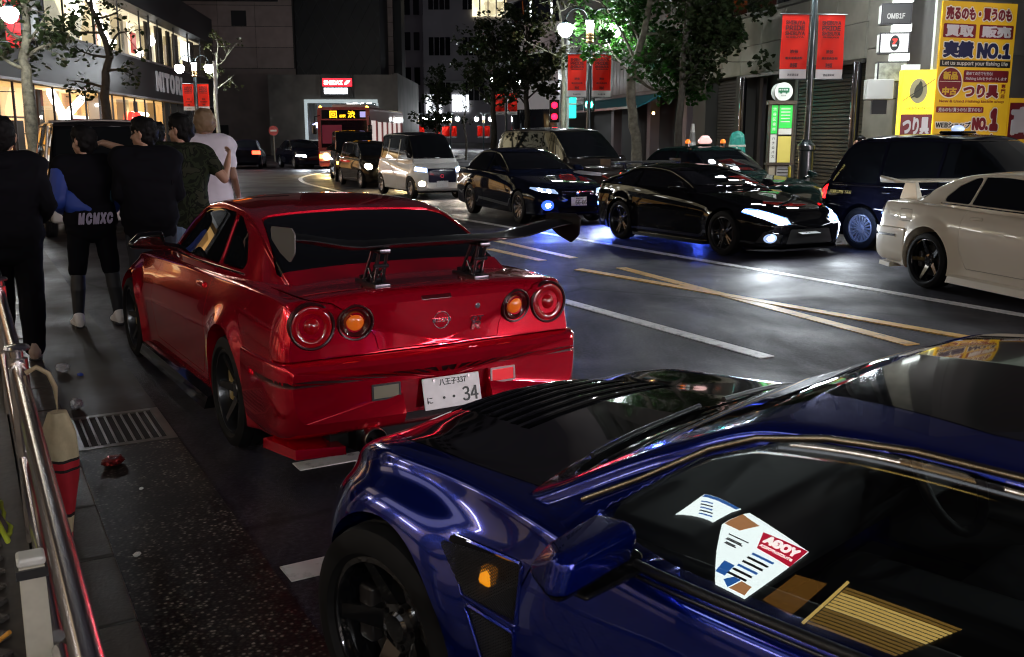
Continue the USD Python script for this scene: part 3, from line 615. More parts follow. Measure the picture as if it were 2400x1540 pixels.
# ------------------------------------------------------------------ blue coupe in the foreground (origin under the front axle)
if WANT('blue'):
    BL = dict(x0=-3.25, x1=.72, sharp=.06,
        zb=[(-3.25, .3), (-3, .2), (-2.5, .17), (0, .16), (.5, .18), (.72, .24)],
        ys=[(-3.25, .66), (-2.5, .90), (-1.2, .89), (-.5, .85), (0, .81), (.2, .78), (.4, .69), (.6, .52), (.72, .38)],
        yw=[(-3.25, .72), (-2.9, .87), (-2.5, .94), (-1.5, .945), (-1.0, .925), (-.5, .875), (0, .835), (.2, .805), (.4, .72), (.55, .61), (.66, .50), (.72, .40)],
        zw=[(-3.25, .60), (-1.2, .58), (0, .58), (.72, .46)],
        ysh=[(-3.25, .58), (-2.5, .86), (-1.5, .905), (-1.1, .895), (-.7, .845), (-.3, .755), (.15, .70), (.4, .60), (.6, .44), (.72, .30)],
        zsh=[(-3.25, .82), (-2.5, .92), (-1.3, .845), (-.95, .848), (-.6, .865), (-.25, .855), (.05, .845), (.25, .81), (.45, .725), (.6, .63), (.72, .50)],
        zc=[(-3.25, .86), (-2.4, .96), (-.6, .915), (-.2, .895), (.2, .865), (.42, .79), (.58, .69), (.72, .54)],
        yt=[(-3.25, .4), (-.6, .50), (.2, .44), (.72, .25)], zt=[(-3.25, .85), (-2.4, .945), (-.6, .895), (-.2, .868), (.2, .832), (.42, .755), (.58, .66), (.72, .53)])
    BC = dict(x0=-2.95, x1=-.30, floor=.6, r=.07,
        zr=[(-2.95, .86), (-2.6, .96), (-2.1, 1.11), (-1.75, 1.175), (-1.4, 1.185), (-1.13, 1.165), (-.9, 1.075), (-.55, .885), (-.30, .76)],
        yb=[(-2.95, .60), (-2.5, .78), (-2.0, .87), (-1.5, .895), (-1.1, .887), (-.7, .835), (-.3, .72)],
        crown=[(-2.95, .02), (-1.4, .035), (-1.1, .045), (-.3, .09)], zbelt=.845, tum=[(-2.95, .62), (-.3, .62)])
    blue_paint = paint('deep_blue_paint', (.001, .015, .25), .78, .14)
    c = Car('blue_coupe', 'blue sports coupe with black louvred bonnet parked nearest the camera', (.212, 3.171), YAW + 15.5, blue_paint, BL, BC, 120, 3,
            flare=((0, .33, .36, .52, .018), (-2.5, .33, .36, .55, .03)), arches=((0, .33, .355), (-2.5, .335, .375)))
    cabin = canopy(BC, 60, 3, .05) + MB(-2.3, -.72, -.73, .73, .34, .84)
    cabin = cabin ^ MB(-2.45, -.60, -2, 2, .34, 2)
    c.body = c.body - cabin
    side_pane = pane_mat('blue_side_pane', (.72, .76, .75), 2.1, .0); screen_pane = pane_mat('blue_screen_pane', (.82, .86, .84), 1.6, .0)
    sw = rnd([(-.74, .885), (-.98, 1.07), (-1.18, 1.15), (-1.42, 1.168), (-1.75, 1.155), (-2.0, 1.10), (-2.1, .868), (-1.0, .868)], .025)
    c.cut('side_window', sw, pside, (.45, 1.3), 'inset', side_pane, sheet=True)
    ws = rnd([(-1.13, 0), (-1.115, .52), (-.61, .69), (-.55, .60), (-.47, 0)], 0, 'y').buffer(-.05).buffer(.05)
    c.cut('windshield', ws, ptop, (.8, 1.5), 'inset', screen_pane, sheet=True)
    rw = rnd([(-2.1, 0), (-2.1, .50), (-2.65, .55), (-2.7, 0)], 0, 'y').buffer(-.05).buffer(.05)
    c.cut('rear_window', rw, ptop, (.9, 1.5), 'inset', screen_pane, sheet=True)
    hood = rnd([(-.50, 0), (-.545, .40), (-.61, .70), (-.2, .665), (.10, .63), (.30, .55), (.45, .40), (.52, 0)], 0, 'y').buffer(-.05).buffer(.05)
    hsolid = c.body ^ ptop(hood.buffer(-.005), .68, 1.2)[0]
    c.body = c.body - ptop(hood, .68, 1.2)[0]
    hood_black = M('bonnet_carbon', (.006, .006, .007), .07, coat=1.0, var=.4, vscale=140)
    # louvre slots across the middle of the bonnet: transverse openings with a raised lip each
    slots = []; lips = []
    for i, x in enumerate(np.linspace(-.12, .30, 8)):
        hw = .36 - .012 * i
        slots.append(MB(x - .016, x + .016, -hw, hw, .7, 1.1)); lips.append((x, hw))
    cut = slots[0]
    for s_ in slots[1:]: cut = cut + s_
    c.add('bonnet', hsolid - cut, hood_black)
    hm = tm(hsolid)
    for x, hw in lips:
        ys = np.linspace(-hw, hw, 25); P = []
        for y in ys:
            r = hit(hm, [x + .02, y, 2], [0, 0, -1]); P.append(r[0] + [0, 0, .001])
        c.add('bonnet_louvre', tube(np.array(P), .0065 * np.minimum(1, np.minimum(np.arange(25), np.arange(25)[::-1]) / 3 + .1), 6), hood_black, 50)
        P2 = (np.array(P) - [.02, 0, .014])[2:-2]
        c.add('louvre_mesh', tube(P2, .009 * np.minimum(1, np.minimum(np.arange(len(P2)), np.arange(len(P2))[::-1]) / 3 + .1), 5), M('louvre_mesh_metal', (.12, .12, .13), .3, .8, bump=.003, bscale=220))
    # fender vents with mesh and amber marker
    v1 = rnd([(-.30, .725), (-.60, .752), (-.605, .60), (-.395, .60)], .012); v2 = rnd([(-.405, .585), (-.60, .585), (-.595, .44), (-.475, .44)], .012)
    rec = M('vent_black', (.005, .005, .006), .5)
    for v in (v1, v2):
        c.cut('fender_vent', v, pside, (.55, 1.3), 'flush', rec, keep=False)
        b = v.bounds
        for q in (-1, 1):
            g = [LineString([(b[0] - .2 + k * .012, b[1] - .1), (b[0] + .3 + k * .012, b[3] + .1)]).buffer(.0011) for k in range(-12, 26)] + [LineString([(b[0] + .6 - k * .012, b[1] - .1), (b[0] + .1 - k * .012, b[3] + .1)]).buffer(.0011) for k in range(-12, 26)]
            mesh = unary_union(g).intersection(v)
            T = np.array([[1, 0, 0, 0], [0, 0, -1, .862 * q], [0, 1, 0, 0], [0, 0, 0, 1]], float)
            c.add('vent_mesh', TR(ext(mesh, .003), T), M('vent_mesh_metal', (.06, .06, .065), .35, .6))
            c.add('vent_backing', TR(ext(v.buffer(.004), .004), np.array([[1, 0, 0, 0], [0, 0, -1, .83 * q], [0, 1, 0, 0], [0, 0, 0, 1]], float)), rec)
            ring = v.buffer(.004) - v.buffer(-.007)
            pts = np.array([c.hit([x, q * 2, z], [0, -q, 0])[0] + [0, q * .001, 0] for x, z in np.array(v.exterior.coords)[::2] if c.hit([x, q * 2, z], [0, -q, 0]) is not None])
            c.add('vent_edge', tube(np.vstack([pts, pts[:1]]), .006, 6), None, 50)
    for q in (-1, 1):
        r = c.hit([-.475, q * 2, .68], [0, -q, 0])
        c.add('side_marker', onto(rbox(-.022, .022, -.026, .026, -.02, .012, .010), [r[0][0], r[0][1], r[0][2]], r[1]), M('amber_marker', (.80, .30, .01), .15, coat=1, emit=(1, .35, .01), estr=.35), 35)
    door = rnd([(-.59, .28), (-.585, .55), (-.60, .69), (-.64, .78), (-.76, .845), (-2.08, .846), (-2.1, .6), (-1.9, .28)], .03)
    c.cut('door', door, pside, (.6, 1.3))
    roofp = rnd([(-1.12, 0), (-1.10, .44), (-1.5, .52), (-2.08, .49), (-2.10, 0)], 0, 'y').buffer(-.05).buffer(.05)
    c.cut('roof', roofp, ptop, (1.0, 1.5), 'flush', hood_black)
    c.done()
    # cabin: dashboard, wheel, seats, door card
    vin = M('cabin_vinyl', (.018, .018, .020), .6); seatm = M('seat_cloth', (.030, .030, .034), .85, var=.3, vscale=40)
    c.add('dashboard', tm(rbox(-.98, -.60, -.70, .70, .62, .86, .07)), vin, 40); c.add('centre_console', rbox(-1.75, -.95, -.12, .12, .36, .62, .05), vin, 40)
    c.add('cabin_floor', MB(-2.28, -.74, -.72, .72, .345, .37), vin)
    for q in (-1, 1):
        c.add('door_card', rbox(-2.2, -.80, *sorted((q * .69, q * .725)), .40, .84, .015), vin, 35); c.add('armrest', rbox(-1.75, -1.1, *sorted((q * .60, q * .70)), .60, .66, .025), vin, 35)
        seat = Manifold.batch_hull([Manifold.sphere(.06, 12).translate([x, q * .38 + y, z]) for x, z in ((-1.75, .46), (-1.25, .50)) for y in (-.19, .19)]); back = Manifold.batch_hull([Manifold.sphere(.055, 12).translate([x, q * .38 + y, z]) for x, z, w in ((-1.78, .50, .2), (-1.98, .92, .17)) for y in (-w, w)]); headr = Manifold.batch_hull([Manifold.sphere(.045, 12).translate([x, q * .38 + y, z]) for x, z in ((-1.99, .99), (-2.01, 1.06)) for y in (-.09, .09)])
        c.add('seat', cat(seat + back, headr), seatm, 40)
    sw_ = trimesh.creation.torus(.175, .016, major_sections=32, minor_sections=10); sw_.apply_transform(rot(-62, [0, 1, 0])); c.add('steering_wheel', cat(mov(sw_, -1.10, -.38, .80), mov(TR(tm(rbox(-.05, .05, -.16, .16, -.015, .015, .012)), rot(-62, [0, 1, 0])), -1.09, -.38, .80), cyl([-1.09, -.38, .80], [-.85, -.38, .70], .03, 12)), trim_black, 40)
    # window and roof trims
    for q in (-1, 1):
        pl = [c.hit([x, q * 2, z], [0, -q, 0]) for x, z in ((-.71, .915), (-.85, .995), (-1.0, 1.09), (-1.1, 1.132), (-1.25, 1.163), (-1.42, 1.176), (-1.6, 1.173), (-1.75, 1.163), (-2.0, 1.108))]
        c.add('window_trim', tube(np.array([p[0] for p in pl if p]) + [0, q * .002, .004], .008, 8), M('trim_satin', (.35, .30, .22), .22, 1.0), 60)
        pl = [c.hit([x, q * 2, .866], [0, -q, 0]) for x in np.linspace(-.78, -2.08, 12)]
        c.add('belt_seal', tube(np.array([p[0] for p in pl if p]) + [0, q * .004, 0], .011, 8), trim_black, 60)
        pl = [c.hit([x, q * 2, .848], [0, -q, 0]) for x in np.linspace(-.84, -2.08, 12)]
        c.add('belt_trim', tube(np.array([p[0] for p in pl if p]) + [0, q * .003, 0], .004, 8), M('belt_satin', (.12, .12, .13), .3, 1.0), 60)
        r = c.hit([-1.75, q * 2, .82], [0, -q, 0]); c.add('door_handle', onto(rbox(-.09, .09, -.018, .018, -.006, .016, .012), *r), None, 35)
        # mirror: arm, black inner shell, blue cap
        m = Manifold.batch_hull([Manifold.sphere(r_, 16).translate(v) for r_, v in ((.03, [-.92, q * .90, .895]), (.03, [-.85, q * .91, .895]), (.025, [-.87, q * 1.07, .90]), (.03, [-.94, q * 1.10, .90]), (.03, [-.88, q * .91, .94]), (.03, [-.94, q * .91, .945]), (.025, [-.89, q * 1.05, .935]), (.03, [-.945, q * 1.09, .94]))]).refine(4)
        g = group_part(c.root, 'mirror')
        lim = lambda a_: MB(-2, 2, a_, 2, 0, 2) if q > 0 else MB(-2, 2, -2, -a_, 0, 2)
        part(g, 'mirror_cap', tm(m ^ MB(-2, 2, -2, 2, .892, 2)), blue_paint, 40); part(g, 'mirror_shell', tm(m - MB(-2, 2, -2, 2, .889, 2)), gloss_black, 40)
        part(g, 'mirror_arm', tm(Manifold.batch_hull([Manifold.sphere(.02, 10).translate(v) for v in ([-.78, q * .82, .865], [-.92, q * .84, .865], [-.86, q * .96, .875], [-.92, q * .96, .875])])), gloss_black, 40)
        part(g, 'mirror_foot', tm(rbox(-.96, -.82, min(q * .84, q * 1.04), max(q * .84, q * 1.04), .850, .864, .006)), gloss_black, 40)
        r = c.hit([2, q * .42, .60], [-1, 0, 0]); c.add('headlight', onto(rbox(-.11, .11, -.045, .045, -.02, .01, .02), *r), lens_clear, 40)
    for q, y0 in ((1, .15), (1, -.45)):
        P = []
        for t in np.linspace(0, 1, 14):
            rr_ = c.hit([-.50 - .05 * t, y0 + .55 * t - .15, 2], [0, 0, -1]); P.append(rr_[0] + [0, 0, .012])
        c.add('wiper', tube(np.array(P), .008, 6), trim_black, 60)
    rim_b = rim_mesh(.235, .235, 5, .07, 0, .06, .08, lip=.018)
    for x, st in ((0, 0), (-2.5, 0)):
        for q in (-1, 1): wheel(c.root, x, q * .735, .325, .235, .235, rim_b, M('rim_gloss_black', (.008, .008, .009), .12, .3, coat=1), steer=st, caliper=M('caliper_dark', (.012, .010, .010), .4))
    c.add('undertray', MB(-2.9, .45, -.58, .58, .165, .3), dark_under)

# ------------------------------------------------------------------ oncoming lane: black saloon and black coupe
ONC = YAW + 180
def lane_pos(lat_right, al, h): return lat_right + h       # right-hand side of an oncoming car faces us
if WANT('sedan'):
    wb, W, H, belt = 2.67, 1.77, 1.46, .93
    L, C_ = gtables(wb, .93, 1.0, W, H, belt, .76, .97, 1.03, 1.93, 1.05, .05, -.55, tum=.42)
    pm = paint('black_saloon_paint', (.004, .006, .016), 0, .22, .0)
    c = Car('black_saloon', 'black saloon with blue fog lamps and number plate 66-66 in the oncoming lane', S(9.62 + 1.0, 19.35), ONC - 6, pm, L, C_, 80, 3,
            flare=((0, .33, .34, .46, .012), (wb, .33, .34, .46, .012)), arches=((0, .33, .36), (wb, .33, .36)))
    gwindows(c, C_, belt, -.35, 1.80, (.78,))
    gscreen(c, C_, .98, H, W / 2, .9); gscreen(c, C_, 1.04, H, W / 2, -.0, False, .72, .62, name='rear_window')
    for a, b in ((-.18, .76), (.78, 1.72)): c.cut('door', rnd([(a, .28), (b, .28), (b, .91), (a, .91)], .06), pside, (.5, 1.3))
    X1 = wb + .93
    hp = rnd([(.38, .60), (.74, .66), (.82, .74), (.45, .70)], .02)
    c.cut('headlight_core', Point(.56, .665).buffer(.034), pfront2, (wb + .35, 9), 'flush', head_white, gap=0); c.cut('headlight_core', Point(.68, .69).buffer(.026), pfront2, (wb + .35, 9), 'flush', head_white, gap=0)
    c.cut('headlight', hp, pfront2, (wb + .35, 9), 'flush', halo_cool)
    c.cut('fog_core', Point(.62, .40).buffer(.045), pfront2, (wb + .35, 9), 'flush', head_white, gap=0); c.cut('fog_lamp', Point(.62, .40).buffer(.10), pfront2, (wb + .35, 9), 'flush', head_blue)  # outer blue ring paints the fog lamp glow onto the bumper
    c.cut('grille', rnd([(-.34, .56), (.34, .56), (.38, .69), (-.38, .69)], .03), pfront, (wb + .5, 9), 'inset', gloss_black)
    c.cut('lower_grille', rnd([(-.40, .26), (.40, .26), (.44, .36), (-.44, .36)], .03), pfront, (wb + .5, 9), 'inset', gloss_black)
    c.cut('tail_lamp', rnd([(.5, .74), (.9, .74), (.9, .88), (.5, .88)], .02), pfront2, (-9, -.8), 'flush', tail_dim)
    c.done()
    pt, nm = c.hit([9, 0, .625], [-1, 0, 0])
    c.add('grille_bar', cat(*[mov(rbox(-.01, .01, -.34, .34, z - .008, z + .008, .006), X1 - .03, 0, 0) for z in (.60, .655)]), chrome)
    c.add('emblem', onto(revolve([(.0001, .008), (.045, .004), (.05, -.002), (.0001, -.002)], 24), [X1 + .0, 0, .625], [1, 0, 0]), chrome)
    plate(c.root, [X1 + .012, 0, .47], [1, 0, .05], '所沢342', '66-66', '')
    c.mirror_pair(1.72, .80, 1.0); handles(c, (.05, 1.0), .82)
    rim = rim_mesh(.22, .21, 10, .028, .012, .03, .06)
    gfinish(c, wb, .325, .21, .222, W / 2, rim, M('rim_graphite', (.16, .16, .17), .28, .9))
    for q in (-1, 1): spot(c.root, 'beam', (X1 + .04, q * .62, .40), (1, .0, -.42), (.05, .12, 1.0), 520, 80, .08)
    spot(c.root, 'beam', (X1 + .04, .6, .68), (1, 0, -.16), (.85, .92, 1), 500, 40, .07)
if WANT('coupe'):
    wb, W, H, belt = 2.57, 1.78, 1.28, .88
    L, C_ = gtables(wb, .86, .82, W, H, belt, .70, .90, .97, 1.80, .95, -.02, -.68, tum=.50, sill=.16)
    pm = paint('black_coupe_paint', (.004, .004, .005), 0, .2, .0)
    c = Car('black_coupe', 'black two door coupe with tall rear wing and white headlamps in the oncoming lane', S(9.57 + .87, 13.45), ONC + 0, pm, L, C_, 90, 3,
            flare=((0, .33, .34, .50, .03), (wb, .33, .34, .50, .02)), arches=((0, .33, .36), (wb, .33, .36)))
    gwindows(c, C_, belt, -.45, 1.68, (.30,))
    gscreen(c, C_, .92, H, W / 2, .85, True, .80, .62); gscreen(c, C_, .98, H, W / 2, -.1, False, .68, .56, name='rear_window')
    c.cut('door', rnd([(.38, .26), (1.62, .26), (1.70, .60), (1.64, .86), (.30, .87)], .05), pside, (.5, 1.3))
    X1 = wb + .86
    hp = rnd([(.38, .49), (.60, .49), (.81, .63), (.83, .71), (.66, .69), (.40, .58)], .015)
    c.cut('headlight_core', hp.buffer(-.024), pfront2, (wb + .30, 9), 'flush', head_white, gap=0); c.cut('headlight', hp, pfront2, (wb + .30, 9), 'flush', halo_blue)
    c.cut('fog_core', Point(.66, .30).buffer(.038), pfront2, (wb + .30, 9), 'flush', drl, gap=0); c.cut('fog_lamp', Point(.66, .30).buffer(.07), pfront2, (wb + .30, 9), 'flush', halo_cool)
    c.cut('grille', rnd([(-.46, .20), (.46, .20), (.38, .42), (-.38, .42)], .03), pfront, (wb + .4, 9), 'inset', trim_black)
    c.cut('side_intake', rnd([(.53, .22), (.80, .22), (.74, .40), (.52, .36)], .02), pfront2, (wb + .35, 9), 'inset', trim_black)
    c.cut('tail_lamp', rnd([(.5, .76), (.8, .76), (.8, .88), (.5, .88)], .02), pfront2, (-9, -.6), 'flush', tail_bright)
    c.cut('hood', rnd([(1.9, 0), (1.88, .60), (3.1, .56), (3.22, .3), (3.24, 0)], 0, 'y').buffer(-.04).buffer(.04), ptop, (.58, 1.2))
    c.done()
    plate(c.root, [X1 - .01, -.05, .37], [1, 0, .9], '', '', '')
    c.mirror_pair(1.55, .80, .93); handles(c, (.55,), .78)
    c.add('front_lip', Manifold.hull_points(np.array([[X1 - .02, y, z] for y in (-.55, .55) for z in (.12, .145)] + [[X1 - .35, y, z] for y in (-.88, .88) for z in (.12, .145)])), gloss_black)
    for q in (-1, 1): c.add('side_skirt', Manifold.hull_points(np.array([[x, q * y, z] for x in (.4, 2.18) for y, z in ((.74, .12), (.91, .12), (.90, .16), (.78, .2))])), gloss_black)
    g = group_part(c.root, 'rear_wing')
    blade = TR(ext(rnd([(.12, 0), (.04, .02), (-.12, .03), (-.12, .02), (.05, -.008)], .004), 1.5), np.array([[1, 0, 0, -.62], [0, 0, -1, .75], [0, 1, 0, 1.24], [0, 0, 0, 1]], float)); part(g, 'wing_blade', blade, carbon, 40)
    for q in (-1, 1):
        part(g, 'end_plate', B(-.78, -.47, q * .755 - .004, q * .755 + .004, 1.18, 1.31), carbon)
        part(g, 'wing_stand', cat(cyl([-.50, q * .35, .95], [-.62, q * .35, 1.24], .012, 8), cyl([-.66, q * .35, .95], [-.66, q * .35, 1.24], .012, 8)), M('stand_metal', (.10, .10, .11), .22, .9))
    rim = rim_mesh(.235, .22, 5, .032, .03, .03, .06, lip=.008)
    gfinish(c, wb, .325, .225, .238, W / 2, rim, M('rim_dark_silver', (.10, .10, .105), .25, .9), .10)
    for q in (-1, 1): spot(c.root, 'beam', (X1 - .02, q * .66, .60), (1, 0, -.27), (.85, .93, 1), 20, 84, .28)
    spot(c.root, 'added_glow', (X1 - .25, .93, .55), (.3, 1, -.1), (.25, .4, 1), 80, 150, .06)  # added disc light on the flank, brightens the taxi wheel
    spot(c.root, 'added_glow', (.9, 0, .15), (0, -.3, -1), (.06, .12, 1), 120, 120, .15)  # added blue disc light under the floor, tints the road

# ------------------------------------------------------------------ kerb-side lane on the far side
if WANT('jtaxi'):
    wb, W, H, belt = 2.75, 1.70, 1.75, .98
    L, C_ = gtables(wb, .80, .85, W, H, belt, .86, 1.05, 1.74, 2.35, 1.55, -.35, -.80, tum=.30, roof_drop=.07)
    pm = paint('black_taxi_paint', (.004, .004, .008), 0, .18, .0)
    c = Car('black_taxi', 'tall black taxi with rear lamp lit and bright spoked wheel at the right', (5.2 + .80, 14.97 + .32), -58, pm, L, C_, 80, 3, arches=((0, .33, .37), (wb, .33, .37)))
    gwindows(c, C_, belt, -.52, 2.2, (.22, 1.18))
    gscreen(c, C_, 1.06, H, W / 2, 1.4); gscreen(c, C_, 1.05, H, W / 2, -.25, False, .74, .64, name='rear_window')
    for a, b in ((.20, 1.16), (1.18, 2.15)): c.cut('door', rnd([(a, .28), (b, .28), (b, .96), (a, .96)], .06), pside, (.5, 1.3))
    c.cut('tail_lamp', rnd([(.66, .74), (.95, .74), (.95, .98), (.74, .98)], .03), pfront2, (-9, -.70), 'flush', tail_lit)
    c.cut('headlight', rnd([(.4, .66), (.85, .66), (.85, .82), (.45, .78)], .02), pfront2, (wb + .3, 9), 'flush', lens_clear)
    c.done()
    for q in (-1, 1):
        pl = [c.hit([x, q * 2, .965], [0, -q, 0]) for x in np.linspace(-.6, 2.3, 20)]
        c.add('belt_trim', tube(np.array([p[0] for p in pl if p]) + [0, q * .003, 0], .009, 8), chrome, 60)
    pt, nm = c.hit([-.42, -2, .86], [0, 1, 0]); c.add('door_lettering', onto(mov(ext(fit_text('無線1095 TAXI', .42, .06, 1), .003), -.21, -.03), pt, nm), M('gold_print', (.45, .36, .12), .4, emit=(1, .8, .2), estr=.05))
    pt, nm = c.hit([-.58, -2, 1.22], [0, 1, 0]); c.add('pillar_lettering', onto(mov(ext(affinity.rotate(fit_text('JAPAN TAXI', .30, .035, 1, False), 62), .003), -.12, -.10), pt, nm), M('gold_print', (.45, .36, .12), .4))
    c.mirror_pair(2.15, .78, 1.08); handles(c, (.42, 1.35), .88)
    rim = rim_mesh(.215, .19, 18, .020, 0, .02, .05, lip=.02, taper=1.0)
    gfinish(c, wb, .325, .195, .222, W / 2, rim, M('rim_bright', (.75, .78, .85), .25, .8))
    g = group_part(c.root, 'roof_lamp', label='small oval roof lamp')
    part(g, 'lamp_base', rbox(.75, 1.15, -.16, .16, H - .01, H + .03, .02), gloss_black, 35)
    part(g, 'lamp_shell', Manifold.sphere(1, 20).scale([.08, .12, .06]).translate([.95, 0, H + .06]), M('roof_lamp_white', (.45, .55, .8), .2, coat=1, emit=(.5, .65, 1), estr=.5), 60)
if WANT('ctaxi'):
    wb, W, H, belt = 2.78, 1.72, 1.52, .95
    L, C_ = gtables(wb, .85, 1.05, W, H, belt, .86, .99, 1.02, 1.95, 1.25, .10, -.35, tum=.34)
    c = Car('dark_taxi', 'dark saloon taxi with pale roof lamp behind the black coupe', S(13.0, 16.3), ONC, paint('dark_green_paint', (.006, .018, .016), 0, .22, 0), L, C_, 60, 2, arches=((0, .33, .36), (wb, .33, .36)))
    gwindows(c, C_, belt, -.2, 1.85, (.80,)); gscreen(c, C_, 1.0, H, W / 2, 1.1); gscreen(c, C_, 1.03, H, W / 2, .0, False, .74, .66, name='rear_window')
    c.cut('tail_lamp', rnd([(.45, .74), (.86, .74), (.86, .92), (.45, .92)], .02), pfront2, (-9, -.8), 'flush', tail_bright)
    c.cut('headlight', rnd([(.45, .62), (.84, .62), (.84, .78), (.45, .78)], .02), pfront2, (wb + .3, 9), 'flush', lens_clear)
    c.done(); c.mirror_pair(2.9, .78, .96)
    gfinish(c, wb, .32, .19, .19, W / 2, rim_mesh(.19, .19, 8, .05), M('rim_silver', (.5, .5, .52), .3, .9))
    g = group_part(c.root, 'roof_lamp', label='pale pink lit roof lamp')
    part(g, 'lamp_base', rbox(.78, .98, -.14, .14, H - .01, H + .02, .01), gloss_black)
    part(g, 'lamp_shell', Manifold.batch_hull([Manifold.sphere(.05, 14).translate([.88, y, H + z]) for y, z in ((-.12, .07), (.12, .07), (-.06, .13), (.06, .13))]), M('roof_lamp_pink', (.8, .5, .48), .3, coat=1, emit=(1, .6, .55), estr=.5), 60)
    for q in (-1, 1):
        g = group_part(c.root, 'beacon', label='small orange beacon'); part(g, 'beacon_foot', cyl([.9, q * .45, H - .03], [.9, q * .45, H + .03], .05, 14), gloss_black); part(g, 'beacon_dome', Manifold.sphere(.055, 16).scale([1, 1, 1.1]).translate([.9, q * .45, H + .055]), M('beacon_orange', (.8, .18, .02), .2, coat=1, emit=(1, .2, .02), estr=.7), 60)
if WANT('kei'):
    wb, W, H, belt = 2.45, 1.48, 1.79, 1.02
    L, C_ = gtables(wb, .56, .42, W, H, belt, .92, 1.04, 1.78, 2.50, 1.85, -.15, -.36, tum=.16, roof_drop=.06, sill=.22)
    silver = paint('pearl_silver_paint', (.62, .61, .58), .05, .25, .04)
    c = Car('silver_van', 'silver boxy minivan with black roof and lit headlamps in the oncoming lane', S(10.65 + .73, 27.0), ONC - 3, silver, L, C_, 70, 3, arches=((0, .30, .33), (wb, .30, .33)), flare=((0, .3, .3, .42, .012), (wb, .3, .3, .42, .012)))
    gwindows(c, C_, belt, -.20, 2.36, (.45, 1.35)); gscreen(c, C_, 1.04, H, W / 2, 1.7, True, .86, .78, .03, .10); gscreen(c, C_, 1.05, H, W / 2, -.1, False, .8, .72, name='rear_window')
    for a, b in ((.43, 1.33), (1.36, 2.28)): c.cut('door', rnd([(a, .28), (b, .28), (b, 1.0), (a, 1.0)], .06), pside, (.4, 1.3))
    X1 = wb + .56
    hp = rnd([(.40, .70), (.72, .74), (.72, .90), (.40, .84)], .02)
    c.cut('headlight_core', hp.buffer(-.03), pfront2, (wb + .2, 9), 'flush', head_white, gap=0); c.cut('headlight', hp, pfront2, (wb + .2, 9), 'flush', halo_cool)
    c.cut('fog_lamp', Point(.55, .42).buffer(.075), pfront2, (wb + .2, 9), 'flush', head_warm)
    c.cut('grille', rnd([(-.40, .45), (.40, .45), (.40, .82), (-.40, .82)], .03), pfront, (wb + .3, 9), 'inset', M('grille_navy', (.008, .01, .03), .2, coat=.5))
    c.cut('tail_lamp', rnd([(.6, .9), (.8, .9), (.8, 1.3), (.62, 1.3)], .02), pfront2, (-9, -.3), 'flush', tail_lit)
    c.cut('roof', sbox(-3, -2, 6, 2), ptop, (1.035 + .55, 3), 'flush', gloss_black)
    c.done()
    c.add('grille_bar', cat(*[rbox(X1 - .06, X1 - .03, -.38, .38, z - .014, z + .014, .01) for z in (.52, .62, .72)]), chrome)
    c.add('emblem', onto(revolve([(.03, .004), (.045, .008), (.055, .0), (.03, -.004)], 24), [X1 - .02, 0, .62], [1, 0, 0]), M('emblem_red', (.6, .02, .05), .2, emit=(1, .02, .06), estr=.3))
    plate(c.root, [X1 + .0, 0, .41], [1, 0, 0], '', '', '')
    c.mirror_pair(2.30, .72, 1.08); handles(c, (.55, 1.5), .86)
    gfinish(c, wb, .29, .165, .19, W / 2, rim_mesh(.19, .165, 9, .03), M('rim_silver', (.5, .5, .52), .3, .9), .09)
    for q in (-1, 1): spot(c.root, 'beam', (X1 + .03, q * .55, .55), (1, 0, -.25), (1, .85, .7), 300, 55, .07)
if WANT('minivan'):
    wb, W, H, belt = 2.95, 1.83, 1.90, 1.08
    L, C_ = gtables(wb, .95, 1.0, W, H, belt, .98, 1.12, 1.88, 2.95, 2.0, -.55, -.95, tum=.20, roof_drop=.07)
    c = Car('dark_van', 'dark glossy people carrier behind the black saloon', S(13.3, 22.6), ONC - 1, paint('dark_grey_paint', (.018, .016, .015), .3, .2, 0), L, C_, 60, 2, arches=((0, .34, .38), (wb, .34, .38)))
    gwindows(c, C_, belt, -.7, 2.75, (.3, 1.6)); gscreen(c, C_, 1.12, H, W / 2, 1.9, True, .84, .74); gscreen(c, C_, 1.1, H, W / 2, -.4, False, .8, .7, name='rear_window')
    c.cut('headlight', rnd([(.45, .78), (.88, .82), (.88, .92), (.45, .86)], .02), pfront2, (wb + .3, 9), 'flush', lens_clear)
    c.cut('tail_lamp', rnd([(.66, .85), (.9, .85), (.9, 1.25), (.7, 1.25)], .02), pfront2, (-9, -.7), 'flush', tail_dim)
    c.done(); c.mirror_pair(2.6, .84, 1.12); handles(c, (.5, 1.75), .92)
    for q in (-1, 1):
        pl = [c.hit([x, q * 2, 1.06], [0, -q, 0]) for x in np.linspace(-.8, 2.8, 20)]
        c.add('belt_trim', tube(np.array([p[0] for p in pl if p]) + [0, q * .003, 0], .010, 8), chrome, 60)
    gfinish(c, wb, .335, .215, .215, W / 2, rim_mesh(.215, .21, 10, .03), M('rim_silver', (.5, .5, .52), .3, .9))
